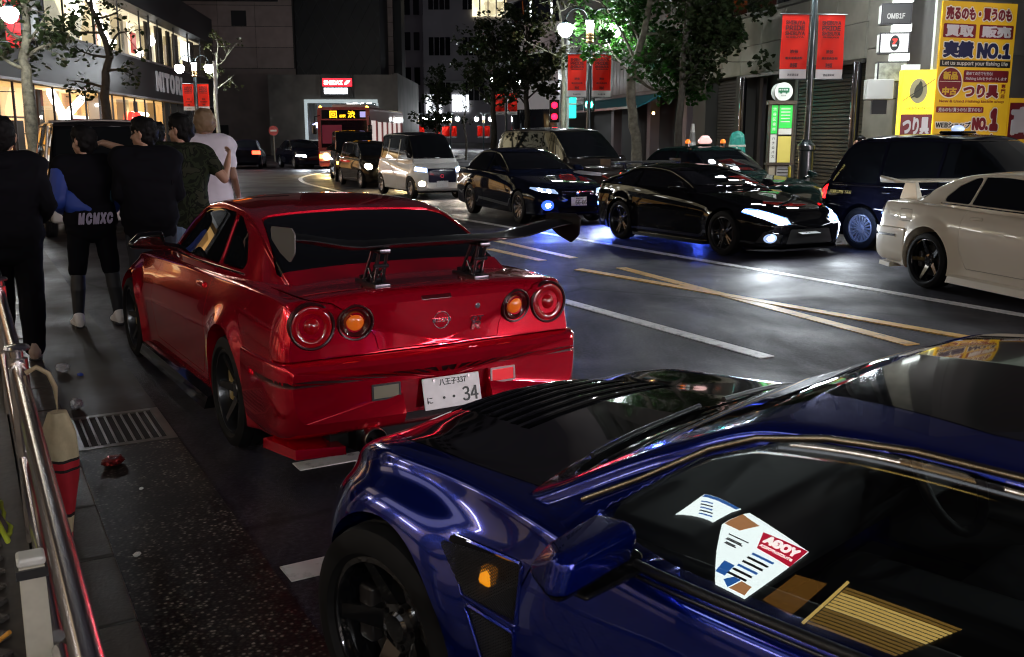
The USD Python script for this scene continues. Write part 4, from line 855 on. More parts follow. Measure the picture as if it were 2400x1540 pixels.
if WANT('small'):
    wb, W, H, belt = 2.40, 1.48, 1.52, .95
    L, C_ = gtables(wb, .55, .42, W, H, belt, .84, 1.0, 1.50, 2.25, 1.55, -.1, -.36, tum=.22)
    c = Car('small_black_car', 'small black hatchback with warm headlamp between the bus and the silver van', S(12.1, 32.6), ONC - 4, paint('black_brown_paint', (.012, .009, .006), .2, .2, 0), L, C_, 50, 2, arches=((0, .29, .32), (wb, .29, .32)))
    gwindows(c, C_, belt, -.15, 2.12, (.42, 1.28)); gscreen(c, C_, .99, H, W / 2, 1.4, True, .84, .72); gscreen(c, C_, 1.0, H, W / 2, -.1, False, .78, .7, name='rear_window')
    for a, b in ((.36, 1.27), (1.30, 2.1)): c.cut('door', rnd([(a, .28), (b, .28), (b, .93), (a, .93)], .06), pside, (.4, 1.3))
    c.cut('headlight', Point(.54, .70).buffer(.10), pfront2, (wb + .2, 9), 'flush', head_warm)
    c.cut('tail_lamp', rnd([(.6, .8), (.8, .8), (.8, 1.1), (.62, 1.1)], .02), pfront2, (-9, -.3), 'flush', tail_dim)
    c.done(); c.mirror_pair(2.05, .72, 1.0)
    gfinish(c, wb, .285, .165, .19, W / 2, rim_mesh(.19, .165, 9, .035), M('rim_silver', (.5, .5, .52), .3, .9), .09)
    spot(c.root, 'beam', (wb + .6, .5, .6), (1, 0, -.3), (1, .75, .35), 350, 60, .07)
if WANT('jeep'):
    wb, W, H, belt = 2.45, 1.62, 1.86, 1.10
    L, C_ = gtables(wb, .60, .5, W, H, belt, 1.02, 1.10, 1.84, 1.85, 1.55, -.2, -.45, tum=.06, roof_drop=.04)
    c = Car('black_jeep', 'black boxy off-roader with amber indicator in front of the bus', (-6.3, 38.6), ONC - 15, paint('black_brown_paint', (.012, .009, .006), .2, .2, 0), L, C_, 50, 2, arches=((0, .36, .40), (wb, .36, .40)))
    gwindows(c, C_, belt, -.3, 1.75, (.35, 1.0)); gscreen(c, C_, 1.12, H, W / 2, 1.5, True, .86, .82, .03, .08); gscreen(c, C_, 1.14, H, W / 2, -.2, False, .8, .75, name='rear_window')
    c.cut('headlight', Point(.55, .86).buffer(.10), pfront2, (wb + .3, 9), 'flush', lens_clear)
    c.cut('indicator', rnd([(.64, .62), (.80, .62), (.80, .74), (.64, .74)], .02), pfront2, (wb + .2, 9), 'flush', amber_lit)
    c.cut('tail_lamp', rnd([(.6, .8), (.8, .8), (.8, 1.0), (.62, 1.0)], .02), pfront2, (-9, -.3), 'flush', tail_dim)
    c.done(); c.mirror_pair(1.75, .78, 1.15)
    gfinish(c, wb, .355, .21, .20, W / 2, rim_mesh(.20, .20, 6, .05), M('rim_silver', (.5, .5, .52), .3, .9))
def far_car(name, label, pos, yaw, pm, front=None, rear=None):
    wb, W, H, belt = 2.65, 1.74, 1.45, .93
    L, C_ = gtables(wb, .9, 1.0, W, H, belt, .76, .96, 1.0, 1.93, 1.05, .05, -.55, tum=.42)
    c = Car(name, label, pos, yaw, pm, L, C_, 44, 2, arches=((0, .32, .35), (wb, .32, .35)))
    gwindows(c, C_, belt, -.3, 1.80, (.78,)); gscreen(c, C_, .98, H, W / 2, .9); gscreen(c, C_, 1.02, H, W / 2, 0, False, .72, .62, name='rear_window')
    c.cut('headlight', rnd([(.42, .58), (.82, .62), (.82, .72), (.45, .70)], .02), pfront2, (wb + .3, 9), 'flush', front or lens_clear)
    c.cut('tail_lamp', rnd([(.45, .72), (.9, .72), (.9, .90), (.45, .90)], .02), pfront2, (-9, -.7), 'flush', rear or tail_dim)
    c.done(); gfinish(c, wb, .32, .2, .2, W / 2, rim_mesh(.2, .2, 5, .05), M('rim_silver', (.5, .5, .52), .3, .9))
    if front is not None:
        for q in (-1, 1): spot(c.root, 'beam', (wb + .95, q * .6, .6), (1, 0, -.25), (.85, .92, 1), 420, 60, .07)
    return c
if WANT('far'):
    far_car('far_dark_car', 'dark car with glowing red tail lamps waiting at the far left', (-13.4, 49.5), 100, paint('black_taxi_paint', (.004, .004, .008), 0, .18, .0), None, tail_bright)
    far_car('far_dark_car', 'dark saloon with white headlamps coming out by the dark building', (-11.4, 52.0), -62, paint('black_taxi_paint', (.004, .004, .008), 0, .18, .0), head_white)
    far_car('far_white_car', 'small white car half hidden left of the bus', (-10.4, 53.0), -70, paint('white_car_paint', (.55, .55, .53), 0, .25, 0))
# ------------------------------------------------------------------ parked van behind the people (rear view)
if WANT('vanl'):
    wb, W, H, belt = 2.57, 1.88, 1.98, 1.05
    L, C_ = gtables(wb, 1.1, 1.0, W, H, belt, 1.0, 1.12, 1.96, 3.2, 2.4, -.8, -.97, tum=.14, roof_drop=.05, sill=.3)
    pm = paint('dark_van_paint', (.02, .018, .018), .2, .2, 0)
    c = Car('black_van', 'black box van seen from behind with stickers on its rear window', S(2.04, 18.4), YAW + 0, pm, L, C_, 60, 2, arches=((0, .34, .38), (wb, .34, .38)))
    gwindows(c, C_, belt, -.75, 3.0, (.3, 1.7)); gscreen(c, C_, 1.08, H, W / 2, 2.3, True, .84, .76); gscreen(c, C_, 1.02, H, W / 2, -.5, False, .84, .78, .0, .12, name='rear_window')
    c.cut('tail_lamp', rnd([(.80, .55), (.95, .55), (.95, 1.0), (.80, 1.0)], .02), pfront2, (-9, -.7), 'flush', tail_dim)
    c.done(); c.mirror_pair(2.9, .88, 1.2)
    for q in (-1, 1): c.add('pillar_trim', tube(np.array([[-1.0, q * .90, .6], [-1.0, q * .90, 1.05], [-.96, q * .85, 1.5], [-.90, q * .80, 1.86]]), .022, 8), M('pillar_silver', (.42, .38, .34), .25, .8), 60)
    c.add('roof_trim', tube(np.array([[-.88, y, 1.955 - .03 * abs(y)] for y in np.linspace(-.78, .78, 9)]), .02, 8), M('pillar_silver', (.42, .38, .34), .25, .8), 60)
    st = M('sticker_pale', (.50, .46, .55), .5)
    for yy, zz, w, h in ((.62, 1.16, .07, .07), (.62, 1.05, .07, .07), (.40, 1.14, .14, .10), (.38, 1.05, .16, .05)):
        r = c.hit([-4, yy, zz], [1, 0, 0]); c.add('sticker', onto(rbox(-w / 2, w / 2, -h / 2, h / 2, -.003, .003, .0025) if w > h * 1.2 else mext(Point(0, 0).buffer(h / 2), .004), *r), st)
    c.add('rear_bumper', rbox(-1.12, -.92, -.88, .88, .32, .52, .05), M('bumper_pale', (.35, .33, .30), .4), 40)
    plate(c.root, [-1.03, 0, .78], [-1, 0, 0], '', '', '')
    gfinish(c, wb, .335, .2, .2, W / 2, rim_mesh(.2, .2, 6, .05), M('rim_silver', (.5, .5, .52), .3, .9))

# ------------------------------------------------------------------ city bus
if WANT('bus'):
    W, H, Lb = 2.3, 2.86, 9.0
    g = thing('city_bus', 'red city bus with amber destination display turning into the street', 'bus', (-7.35, 43.4, 0), -93)
    bm = paint('bus_red_paint', (.30, .03, .03), 0, .3, 0); cream = paint('bus_pale_paint', (.5, .36, .34), 0, .3, 0)
    def prism(x0, x1, z0, z1, wd=W, r=.14):
        p = sbox(-wd / 2, z0, wd / 2, z1).buffer(-r).buffer(r, quad_segs=6); return pfront(p, x0, x1)[0]
    body = prism(-Lb, 0, .32, H); body = body - MB(-.10, 1, -1.02, 1.02, 1.12, 2.30) - MB(-.10, 1, -.98, .98, 2.36, 2.74)
    xs0 = [-1.9 - 1.35 * k for k in range(5)]
    for x in xs0:
        for q in (-1, 1): body = body - MB(x - 1.22, x, *( (1.05, 2) if q > 0 else (-2, -1.05)), 1.25, 2.25)
    for q in (-1, 1): body = body - MB(-1.75, -.35, *((1.05, 2) if q > 0 else (-2, -1.05)), .45, 2.30)
    for ax in (-2.4, -6.9):
        for q in (-1, 1): body = body - cyl([ax, q * .8, .48], [ax, q * 1.4, .48], .53, 32)
    part(g, 'body', tm(body), bm, 30)
    part(g, 'roof_unit', tm(rbox(-4.2, -1.2, -.8, .8, H - .02, H + .16, .08)), cream, 35)
    part(g, 'front_panel', tm(rbox(-.02, .03, -1.08, 1.08, .42, .98, .02)), cream, 35)
    part(g, 'front_bumper', tm(rbox(-.2, .08, -1.12, 1.12, .30, .58, .05)), bm, 35)
    part(g, 'windshield', B(-.085, -.06, -1.03, 1.03, 1.11, 2.31), M('bus_glass', (.012, .004, .006), .04)); part(g, 'driver_partition', B(-.058, -.05, -.98, -.1, 1.3, 2.1), M('bus_maroon', (.10, .008, .02), .5, emit=(.5, .02, .08), estr=.06))
    part(g, 'destination_box', B(-.085, -.06, -.99, .99, 2.35, 2.75), gloss_black)
    led = E('amber_led', (1, .50, .01), 1.8)
    dz = place2d(mov(ext(affinity.translate(fit_text('渋', .32, .30, 1), 0, 0), .01), .18, 2.40), (-.055, 0, 0), (0, 1, 0), (0, 0, 1)); part(g, 'destination_text', dz, led)
    dz = place2d(mov(ext(fit_text('谷駅', .28, .12, 1), .01), -.20, 2.42), (-.055, 0, 0), (0, 1, 0), (0, 0, 1)); part(g, 'destination_text', dz, led)
    dz = place2d(mov(ext(fit_text('回', .32, .30, 1), .01), -.62, 2.40), (-.055, 0, 0), (0, 1, 0), (0, 0, 1)); part(g, 'destination_text', dz, led)
    part(g, 'step_sign', place2d(mov(ext(sbox(0, 0, .24, .24), .01), .72, 2.43), (-.055, 0, 0), (0, 1, 0), (0, 0, 1)), M('sign_lilac', (.3, .27, .5), .4, emit=(.5, .45, .9), estr=.5))
    dim = M('bus_window_lit', (.10, .08, .08), .05, emit=(1, .85, .8), estr=.35)
    for x in xs0:
        for q in (-1, 1): part(g, 'window', B(x - 1.22, x, q * 1.07 - .01, q * 1.07 + .01, 1.25, 2.25), dim)
    for q in (-1, 1): part(g, 'door', B(-1.75, -.35, q * 1.07 - .01, q * 1.07 + .01, .45, 2.30), dim)
    for q in (-1, 1):
        part(g, 'marker_lamp', tm(Manifold.sphere(.075, 12).translate([-.10, q * 1.02, H - .02])), amber_lit, 60)
        part(g, 'headlight', tm(cyl([.0, q * .82, .74], [.05, q * .82, .74], .13, 20)), head_warm, 40)
        part(g, 'indicator', tm(rbox(.0, .05, *sorted((q * .98, q * 1.10)), .66, .82, .01)), amber_lit)
        part(g, 'mirror', cat(tube([[0, q * 1.05, 2.5], [.3, q * 1.2, 2.45], [.35, q * 1.22, 2.1]], .02, 6), rbox(.28, .40, *sorted((q * 1.12, q * 1.32)), 1.7, 2.1, .04)), gloss_black, 35)
        for ax in (-2.4, -6.9): wheel(g, ax, q * 1.0, .47, .25, .29, rim_mesh(.29, .25, 8, .07), M('rim_silver', (.5, .5, .52), .3, .9))
    part(g, 'wiper', tube([[-.03, .1, 1.1], [-.02, .7, 1.45]], .012, 6), trim_black); part(g, 'wiper', tube([[-.03, -.8, 1.1], [-.02, -.2, 1.45]], .012, 6), trim_black)
    pass
    spot(g, 'beam', (.15, -.8, .7), (1, 0, -.3), (1, .7, .25), 500, 60, .1); spot(g, 'beam', (.15, .8, .7), (1, 0, -.3), (1, .7, .25), 500, 60, .1)
# ================================================================== ground
def flat(poly, z, th=.02):
    m = ext(poly, th); m.apply_translation([0, 0, z - th]); return m
def SP(pts): return Polygon([S(a, b) for a, b in pts])
def strip(pts, w): return LineString([S(a, b) for a, b in pts]).buffer(w / 2, cap_style=2)
def asphalt_mat():
    n = {'tc': ('texture_coordinate', {}), 'n1': ('noise_texture', {'scale': .55, 'detail': 6.0, 'roughness': .6, 'distortion': .6}), 'n2': ('noise_texture', {'scale': 180.0, 'detail': 2.0}), 'mp': ('mapping', {'rotation': (0, 0, math.radians(29)), 'scale': (2.2, .35, 1)}),
         'n3': ('noise_texture', {'scale': 1.2, 'detail': 5.0, 'roughness': .65}), 'r': ('rgb_ramp', {'ramp': [(.30, (.013, .012, .015)), (.50, (.028, .025, .032)), (.74, (.060, .055, .067))]}),
         'mx': ('mix', {'mix_type': 'multiply', 'fac': .55}), 'r2': ('rgb_ramp', {'ramp': [(.3, (.45, .45, .45)), (.7, (1.3, 1.3, 1.3))]}), 'mr': ('map_range', {'from_min': .35, 'from_max': .65, 'to_min': .46, 'to_max': .78, 'clamp': True}),
         'vc': ('voronoi_texture', {'scale': .22, 'feature': 'distance_to_edge', 'randomness': 1.0}), 'rc': ('rgb_ramp', {'ramp': [(0, (.3, .3, .3)), (.004, (.45, .45, .45)), (.010, (1, 1, 1)), (1, (1, 1, 1))]}), 'mc': ('mix', {'mix_type': 'multiply', 'fac': 1.0}), 'n5': ('noise_texture', {'scale': .9, 'detail': 8.0, 'roughness': .7, 'distortion': 1.5}), 'r5': ('rgb_ramp', {'ramp': [(.34, (.55, .53, .56)), (.47, (1, 1, 1)), (.62, (1, 1, 1)), (.72, (1.5, 1.5, 1.55))]}), 'm5': ('mix', {'mix_type': 'multiply', 'fac': .7}), 'n6': ('noise_texture', {'scale': 38.0, 'detail': 5.0, 'roughness': .75}), 'r6': ('rgb_ramp', {'ramp': [(.30, (.35, .35, .36)), (.50, (.95, .95, .95)), (.70, (1.9, 1.9, 1.9))]}), 'm6': ('mix', {'mix_type': 'multiply', 'fac': 1.0}), 'b': ('bump', {'strength': .9, 'distance': .003}), 'p': ('principled_bsdf', {'specular_ior_level': .22})}
    l = [('tc.object', 'vc.vector'), ('vc.distance', 'rc.fac'), ('rc.color', 'mc.color2'), ('mx.color', 'mc.color1'), ('n5.fac', 'r5.fac'), ('tc.object', 'n5.vector'), ('r5.color', 'm5.color2'), ('mc.color', 'm5.color1'), ('tc.object', 'n6.vector'), ('n6.fac', 'r6.fac'), ('m5.color', 'm6.color1'), ('r6.color', 'm6.color2'), ('m6.color', 'p.base_color'), ('tc.object', 'n1.vector'), ('tc.object', 'n2.vector'), ('tc.object', 'mp.vector'), ('mp.vector', 'n3.vector'), ('n3.fac', 'r.fac'), ('n2.fac', 'r2.fac'), ('r.color', 'mx.color1'), ('r2.color', 'mx.color2'), ('n1.fac', 'mr.value'), ('mr.result', 'p.roughness'), ('n2.fac', 'b.height'), ('b.normal', 'p.normal')]
    return usdkit.material(stage, '/World/Looks/asphalt', n, l, surface='p.BSDF')
def aggregate_mat():
    n = {'tc': ('texture_coordinate', {}), 'v': ('voronoi_texture', {'scale': 58.0, 'randomness': 1.0}), 'n1': ('noise_texture', {'scale': 2.1, 'detail': 5.0}), 'bw': ('rgb_to_bw', {}), 'n4': ('noise_texture', {'scale': 260.0, 'detail': 2.0}),
         'sel': ('rgb_ramp', {'ramp': [(.0, (.014, .013, .012)), (.50, (.030, .028, .024)), (.62, (.08, .076, .066)), (.76, (.20, .19, .165)), (1, (.36, .35, .31))]}), 'mk': ('rgb_ramp', {'ramp': [(0, (1, 1, 1)), (.28, (.9, .9, .9)), (.46, (.16, .16, .15)), (1, (.10, .10, .10))]}),
         'cr': ('rgb_ramp', {'ramp': [(.30, (.18, .18, .17)), (.50, (.75, .75, .7)), (.68, (1.3, 1.28, 1.2))]}), 'm': ('mix', {'mix_type': 'multiply', 'fac': 1.0}), 'm2': ('mix', {'mix_type': 'multiply', 'fac': 1.0}), 'b': ('bump', {'strength': .5, 'distance': .0012, 'invert': True}), 'p': ('principled_bsdf', {'roughness': .5, 'specular_ior_level': .3})}
    l = [('tc.object', 'v.vector'), ('tc.object', 'n1.vector'), ('v.color', 'bw.color'), ('bw.val', 'sel.fac'), ('v.distance', 'mk.fac'), ('sel.color', 'm.color1'), ('mk.color', 'm.color2'), ('n1.fac', 'cr.fac'), ('m.color', 'm2.color1'), ('cr.color', 'm2.color2'), ('m2.color', 'p.base_color'), ('v.distance', 'b.height'), ('b.normal', 'p.normal')]
    return usdkit.material(stage, '/World/Looks/aggregate', n, l, surface='p.BSDF')
def mark_mat(name, col):
    n = {'tc': ('texture_coordinate', {}), 'n1': ('noise_texture', {'scale': 9.0, 'detail': 8.0, 'roughness': .7}), 'r': ('rgb_ramp', {'ramp': [(.32, tuple(c * .15 for c in col)), (.40, tuple(c * .7 for c in col)), (.50, col), (.75, col)]}), 'n2': ('noise_texture', {'scale': 160.0}), 'b': ('bump', {'strength': .5, 'distance': .0015}), 'p': ('principled_bsdf', {'roughness': .5})}
    return usdkit.material(stage, '/World/Looks/' + name, n, [('tc.object', 'n1.vector'), ('n1.fac', 'r.fac'), ('r.color', 'p.base_color'), ('tc.object', 'n2.vector'), ('n2.fac', 'b.height'), ('b.normal', 'p.normal')], surface='p.BSDF')
asph = asphalt_mat(); aggr = aggregate_mat(); white_mark = mark_mat('white_road_paint', (.82, .82, .80)); yellow_mark = mark_mat('yellow_road_paint', (.72, .42, .08))
solo('road', flat(sbox(-160, -60, 160, 260), 0, .05), asph, 'dark asphalt street with lane markings', 'road', kind='structure')
LK = [(-60, .945), (20, .945), (27, 1.1), (33, 1.8), (40, 3.3), (48, 6.0), (58, 10.5), (70, 17)]                 # left kerb line (along, lat)
lk = lambda off: [(b + off, a) for a, b in LK]
apron_far = SP([(.945, 5.72), (.945, 20), (1.1, 27), (.75, 27), (.5, 20), (.5, 5.72)])
solo('gutter', flat(SP([(.40, -8), (.945, -8), (.945, 5.70), (.40, 5.70)]), .010), aggr, 'strip of exposed aggregate concrete along the kerb', 'gutter', kind='structure')
solo('gutter', flat(SP([(.40, 6.42), (.945, 6.42), (.945, 20), (1.1, 27), (.55, 27), (.40, 20)]), .012), M('smooth_concrete', (.030, .026, .021), .62, var=.8, vscale=1.7, spec=.25, rvar=.14, bump=.0015, bscale=90), 'smooth damp concrete strip beyond the drain', 'gutter', kind='structure')
# drain: frame, bars
g = thing('drain_grate', 'square iron drain grate in the gutter beside the red car', 'drain grate', S(.68, 6.06, .0), -math.degrees(AZ))

part(g, 'frame', cat(B(-.28, .265, -.36, -.31, -.03, .013), B(-.28, .265, .31, .36, -.03, .013), B(-.28, -.235, -.31, .31, -.03, .013), B(.215, .265, -.31, .31, -.03, .013)), M('damp_concrete', (.075, .066, .056), .4, var=.5, vscale=5))
part(g, 'pit', B(-.235, .215, -.31, .31, -.03, .004), dark_under)
steel = M('worn_steel', (.20, .20, .205), .45, .9)
for x in np.linspace(-.20, .18, 9): part(g, 'grate_bar', tm(rbox(x - .006, x + .006, -.30, .30, -.012, .014, .003, 6)), steel, 30)
for y in np.linspace(-.26, .26, 7): part(g, 'cross_bar', B(-.232, .212, y - .004, y + .004, -.012, .002), M('dark_iron', (.05, .05, .05), .5, .7))
# kerb stones and the joints between them
kst = [M(f'kerb_stone_{k}', (.032 + .007 * k, .030 + .006 * k, .026 + .005 * k), .48, var=.45, vscale=7, rvar=.15, bump=.002, bscale=60) for k in range(3)]
kerb = thing('kerb', 'row of dark kerb stones under the steel railing', 'kerb', (0, 0, 0), 0); tag(kerb, kind='structure')
T_street = np.eye(4); T_street[:2, 0] = R_; T_street[:2, 1] = U          # local x = lat, y = along
for k in range(38):
    a = -4 + k * .62
    part(kerb, 'kerb_stone', TR(tm(rbox(.10, .392, a + .006, a + .612, -.06, .052 + random.uniform(-.003, .003), .012, 6)), T_street), kst[random.randrange(3)], 30)
# pavement of herringbone bricks on the left, laid one by one where they can be told apart
pav = thing('pavement', 'left pavement of dark herringbone bricks', 'pavement', (0, 0, 0), 0); tag(pav, kind='structure')
part(pav, 'bedding', flat(SP([(.09, -60), (.09, 27), (.9, 33), (2.4, 40), (5.2, 48), (9.7, 58), (16, 70), (-40, 90), (-40, -60)]), .045, .05), M('brick_far', (.040, .034, .028), .6, var=.4, vscale=9, bump=.004, bscale=14), label='dark mortar bed')
bm_ = [M(f'brick_tone_{k}', c, .55, var=.35, vscale=14, rvar=.15, bump=.0015, bscale=120) for k, c in enumerate(((.070, .058, .046), (.055, .048, .042), (.085, .070, .054), (.048, .040, .035)))]
nb = 0
for i in range(-34, 35):
    for j in range(-34, 35):
        k = (i - j) % 4
        if k == 0: x_, y_, w, h = i * .1, j * .1, .2, .1
        elif k == 2: x_, y_, w, h = i * .1, (j - 1) * .1, .1, .2
        else: continue
        c_, s_ = math.cos(math.radians(45)), math.sin(math.radians(45)); cx, cy = x_ + w / 2, y_ + h / 2
        lx, ly = cx * c_ - cy * s_, cx * s_ + cy * c_ + 3.4
        if not (-.98 < lx < .03 and 1.7 < ly < 4.9) or nb >= 300: continue
        b_ = mov(rbox(-w / 2 + .004, w / 2 - .004, -h / 2 + .004, h / 2 - .004, 0, .018 + random.uniform(0, .004), .005, 4), cx, cy, .042)
        part(pav, 'brick', TR(mov(TR(b_, rot(45, [0, 0, 1])), 0, 3.4, 0), T_street), bm_[random.randrange(4)], 30); nb += 1
# right pavement: kerb line follows the lamp posts
RKP = [(26, -30), (20.5, -10), (14.2, 5), (9.6, 12.5), (6.6, 18.2), (4.6, 22.5), (2.6, 28), (1.2, 33), (.2, 38), (-.8, 46), (-1.6, 58), (-2.2, 80), (-2.5, 130)]
rp = Polygon(RKP + [(60, 130), (60, -30)])
solo('right_pavement', flat(rp, .12, .16), M('pavement_slab', (.07, .066, .062), .5, var=.35, vscale=3, rvar=.15, bump=.002, bscale=50), 'raised pavement on the far side with the bus stop', 'pavement', kind='structure')
solo('right_kerb', flat(LineString(RKP).buffer(.09, cap_style=2), .125, .17), M('kerb_pale', (.13, .125, .12), .5, var=.3, vscale=6), 'pale kerb along the far pavement', 'kerb', kind='structure')
# lane markings
curve = [(8.93, -6), (8.93, 21), (9.2, 25), (9.94, 28.5), (10.5, 33.5), (11.6, 38), (14.2, 42.8), (18, 47)]
tt = np.linspace(0, 1, 60); cc = np.array(curve); from_ = np.interp; ss = np.r_[0, np.cumsum(np.hypot(*np.diff(cc, axis=0).T))]; from scipy.interpolate import PchipInterpolator as _P
fine = [(float(_P(ss, cc[:, 0])(s_)), float(_P(ss, cc[:, 1])(s_))) for s_ in np.linspace(0, ss[-1], 80)]
def marking(poly, mat, label): solo('lane_marking', flat(poly, .006, .01), mat, label, 'road marking', kind='structure')
marking(strip(fine, .15), white_mark, 'long worn white lane line between the two directions')
marking(strip([(5.44, 5.6), (5.44, 10.6)], .15), white_mark, 'white dash beside the red coupe')
marking(strip([(5.44, 15.6), (5.44, 20.6)], .15), white_mark, 'white dash beyond the red coupe'); marking(strip([(5.44, -4.4), (5.44, .6)], .15), white_mark, 'white dash behind the camera')
solo('lane_marking', flat(strip([(7.48, 10.47), (6.84, 5.35)], .15), .006, .01), yellow_mark, 'yellow diagonal stripe leaning left on the asphalt', 'road marking', kind='structure')
solo('lane_marking', flat(strip([(6.9, 10.61), (7.5, 5.3)], .14), .010, .01), yellow_mark, 'yellow diagonal stripe leaning right, crossing the other', 'road marking', kind='structure')
marking(strip([(7.59, 14.2), (7.49, 11.64)], .14), yellow_mark, 'farther short yellow stripe near the black coupe'); marking(strip([(6.95, 13.2), (6.95, 11.6)], .14), yellow_mark, 'shorter yellow stripe right of the wing')
marking(strip([(.98, 3.64), (1.65, 3.66)], .15), white_mark, 'white parking tick in front of the blue car'); marking(strip([(1.40, 4.88), (2.1, 4.90)], .13), white_mark, 'white parking tick under the red bumper')
# ================================================================== railing and what hangs on it
st_rail = M('polished_rail_steel', (.80, .77, .78), .2, 1.0)
rail = thing('steel_railing', 'polished steel tube railing along the left kerb', 'railing', (0, 0, 0), 0)
def SR(lat, al, z): return np.array(S(lat, al, z))
part(rail, 'top_rail', tube([SR(.115, a, .80) for a in np.linspace(-3, 4.33, 12)], .030, 16), st_rail, 60)
part(rail, 'top_rail', tube([SR(.12, a, .80) for a in np.linspace(4.47, 6.53, 8)], .030, 16), st_rail, 60)
part(rail, 'top_rail', tube([SR(.13, a, .80) for a in np.linspace(6.67, 8.8, 8)], .030, 16), st_rail, 60)
for a0, a1 in ((-3, 2.62), (2.70, 4.33), (4.47, 6.53), (6.67, 8.8)): part(rail, 'lower_rail', tube([SR(.10, a, .42) for a in np.linspace(a0, a1, 4)], .02, 14), st_rail, 60)
for a in (-.1, 4.40, 6.60, 8.85):
    part(rail, 'post', tm(cyl(SR(.12, a, 0), SR(.12, a, .84), .038, 20)), st_rail, 50)
    part(rail, 'post_cap', mov(revolve([(.0001, .055), (.045, .05), (.052, .04), (.05, .032), (.022, .028), (.022, .0), (.0001, .0)][::-1], 28), *SR(.12, a, .845)), st_rail, 40)
    part(rail, 'collar', tube([SR(.115, a - .09, .80), SR(.115, a - .05, .80), SR(.12, a + .05, .80), SR(.12, a + .09, .80)], .034, 14), st_rail, 50)
pp = thing('pale_post', 'pale square post strapped to the railing near the camera', 'post', S(.055, 2.66, 0), -math.degrees(AZ))
part(pp, 'shaft', tm(Manifold.hull_points(np.array([[x * .036, y * .036, 0] for x in (-1, 1) for y in (-1, 1)] + [[x * .03, y * .03, .66] for x in (-1, 1) for y in (-1, 1)]))), M('pale_paint', (.52, .49, .40), .5, var=.2, vscale=9)); part(pp, 'cap', tm(rbox(-.034, .034, -.034, .034, .66, .685, .008)), M('cap_white', (.65, .65, .6), .4)); part(pp, 'foot', B(-.04, .04, -.04, .04, 0, .10), M('foot_lilac', (.16, .13, .16), .6))
part(pp, 'strap', B(-.038, .038, -.038, .038, .63, .655), trim_black)
cord = M('orange_cord', (.55, .25, .03), .7)
pts = [SR(-.01, 2.62, .50), SR(-.06, 2.66, .45), SR(-.085, 2.66, .40), SR(-.075, 2.64, .33), SR(-.06, 2.62, .26), SR(-.062, 2.6, .20)]
solo('orange_cord', cat(tube(pts, .006, 7), tube([SR(-.085, 2.66, .40), SR(-.04, 2.64, .36), SR(-.01, 2.62, .36)], .006, 7)), cord, 'orange cord tied round the pale post', 'cord', smooth=60)
# furled umbrella hanging on the railing
um = thing('furled_umbrella', 'red and cream furled umbrella hanging from the railing', 'umbrella', S(.235, 4.15, .06), -math.degrees(AZ))
def cone_band(z0, z1, m, nm='canopy_band'):
    rr = lambda z: .012 + .050 * sm((z - .02) / .42) if z < .52 else .062 - .35 * (z - .52)
    zs = np.linspace(z0, z1, 8); a = np.linspace(0, 2 * np.pi, 25)[:-1]
    prof = [(.0001, z0)] + [(rr(z), z) for z in zs] + [(.0001, z1)]
    t = revolve(prof, 24); v = t.vertices; ang = np.arctan2(v[:, 1], v[:, 0]); k = 1 + .10 * np.sin(5 * ang + 9 * v[:, 2]); v[:, 0] *= k; v[:, 1] *= k; t.vertices = v
    part(um, nm, t, m, 40)
cream = M('cream_cloth', (.50, .40, .25), .8, var=.12, vscale=30, bump=.001, bscale=200); redc = M('red_cloth', (.42, .008, .02), .75, var=.12, vscale=30, bump=.001, bscale=200); blk = M('black_cloth', (.008, .006, .006), .8)
for z0, z1, m in ((.02, .09, redc), (.09, .16, cream), (.16, .175, blk), (.175, .36, redc), (.36, .372, blk), (.372, .40, redc), (.40, .412, blk), (.412, .60, cream)): cone_band(z0, z1, m)
part(um, 'handle', tube([[0, 0, .59], [0, 0, .70], [-.02, 0, .76], [-.06, 0, .79], [-.10, 0, .77]], .010, 8), M('umbrella_handle', (.35, .26, .15), .4), 60)
# hanging net bag with yellow-green edge
nb_ = thing('net_bag', 'grey net bag with yellow green edging hanging behind the railing', 'bag', S(.02, 4.1, .30), -math.degrees(AZ))
xs = np.linspace(-.02, .02, 5); 
bagV = np.array([[-.02 - .05 * math.sin(3.1 * t) + .01 * math.sin(9 * t), y, .5 - .5 * t] for t in np.linspace(0, 1, 9) for y in np.linspace(-.35 + .22 * 0, .12, 9)])
f = [[i * 9 + j, i * 9 + j + 1, (i + 1) * 9 + j + 1] for i in range(8) for j in range(8)] + [[i * 9 + j, (i + 1) * 9 + j + 1, (i + 1) * 9 + j] for i in range(8) for j in range(8)]
b0 = trimesh.Trimesh(bagV + np.random.RandomState(1).normal(0, .008, bagV.shape), f, process=False); b1 = b0.copy(); b1.apply_translation([-.012, 0, 0]); b1.invert()
part(nb_, 'net', cat(b0, b1), M('grey_net', (.10, .09, .10), .7), 60)
part(nb_, 'edging', cat(tube(b0.vertices[0::9] + [.004, 0, 0], .010, 6), tube(b0.vertices[72:81] + [.004, 0, 0], .010, 6)), M('hi_vis', (.42, .50, .02), .6), 60)
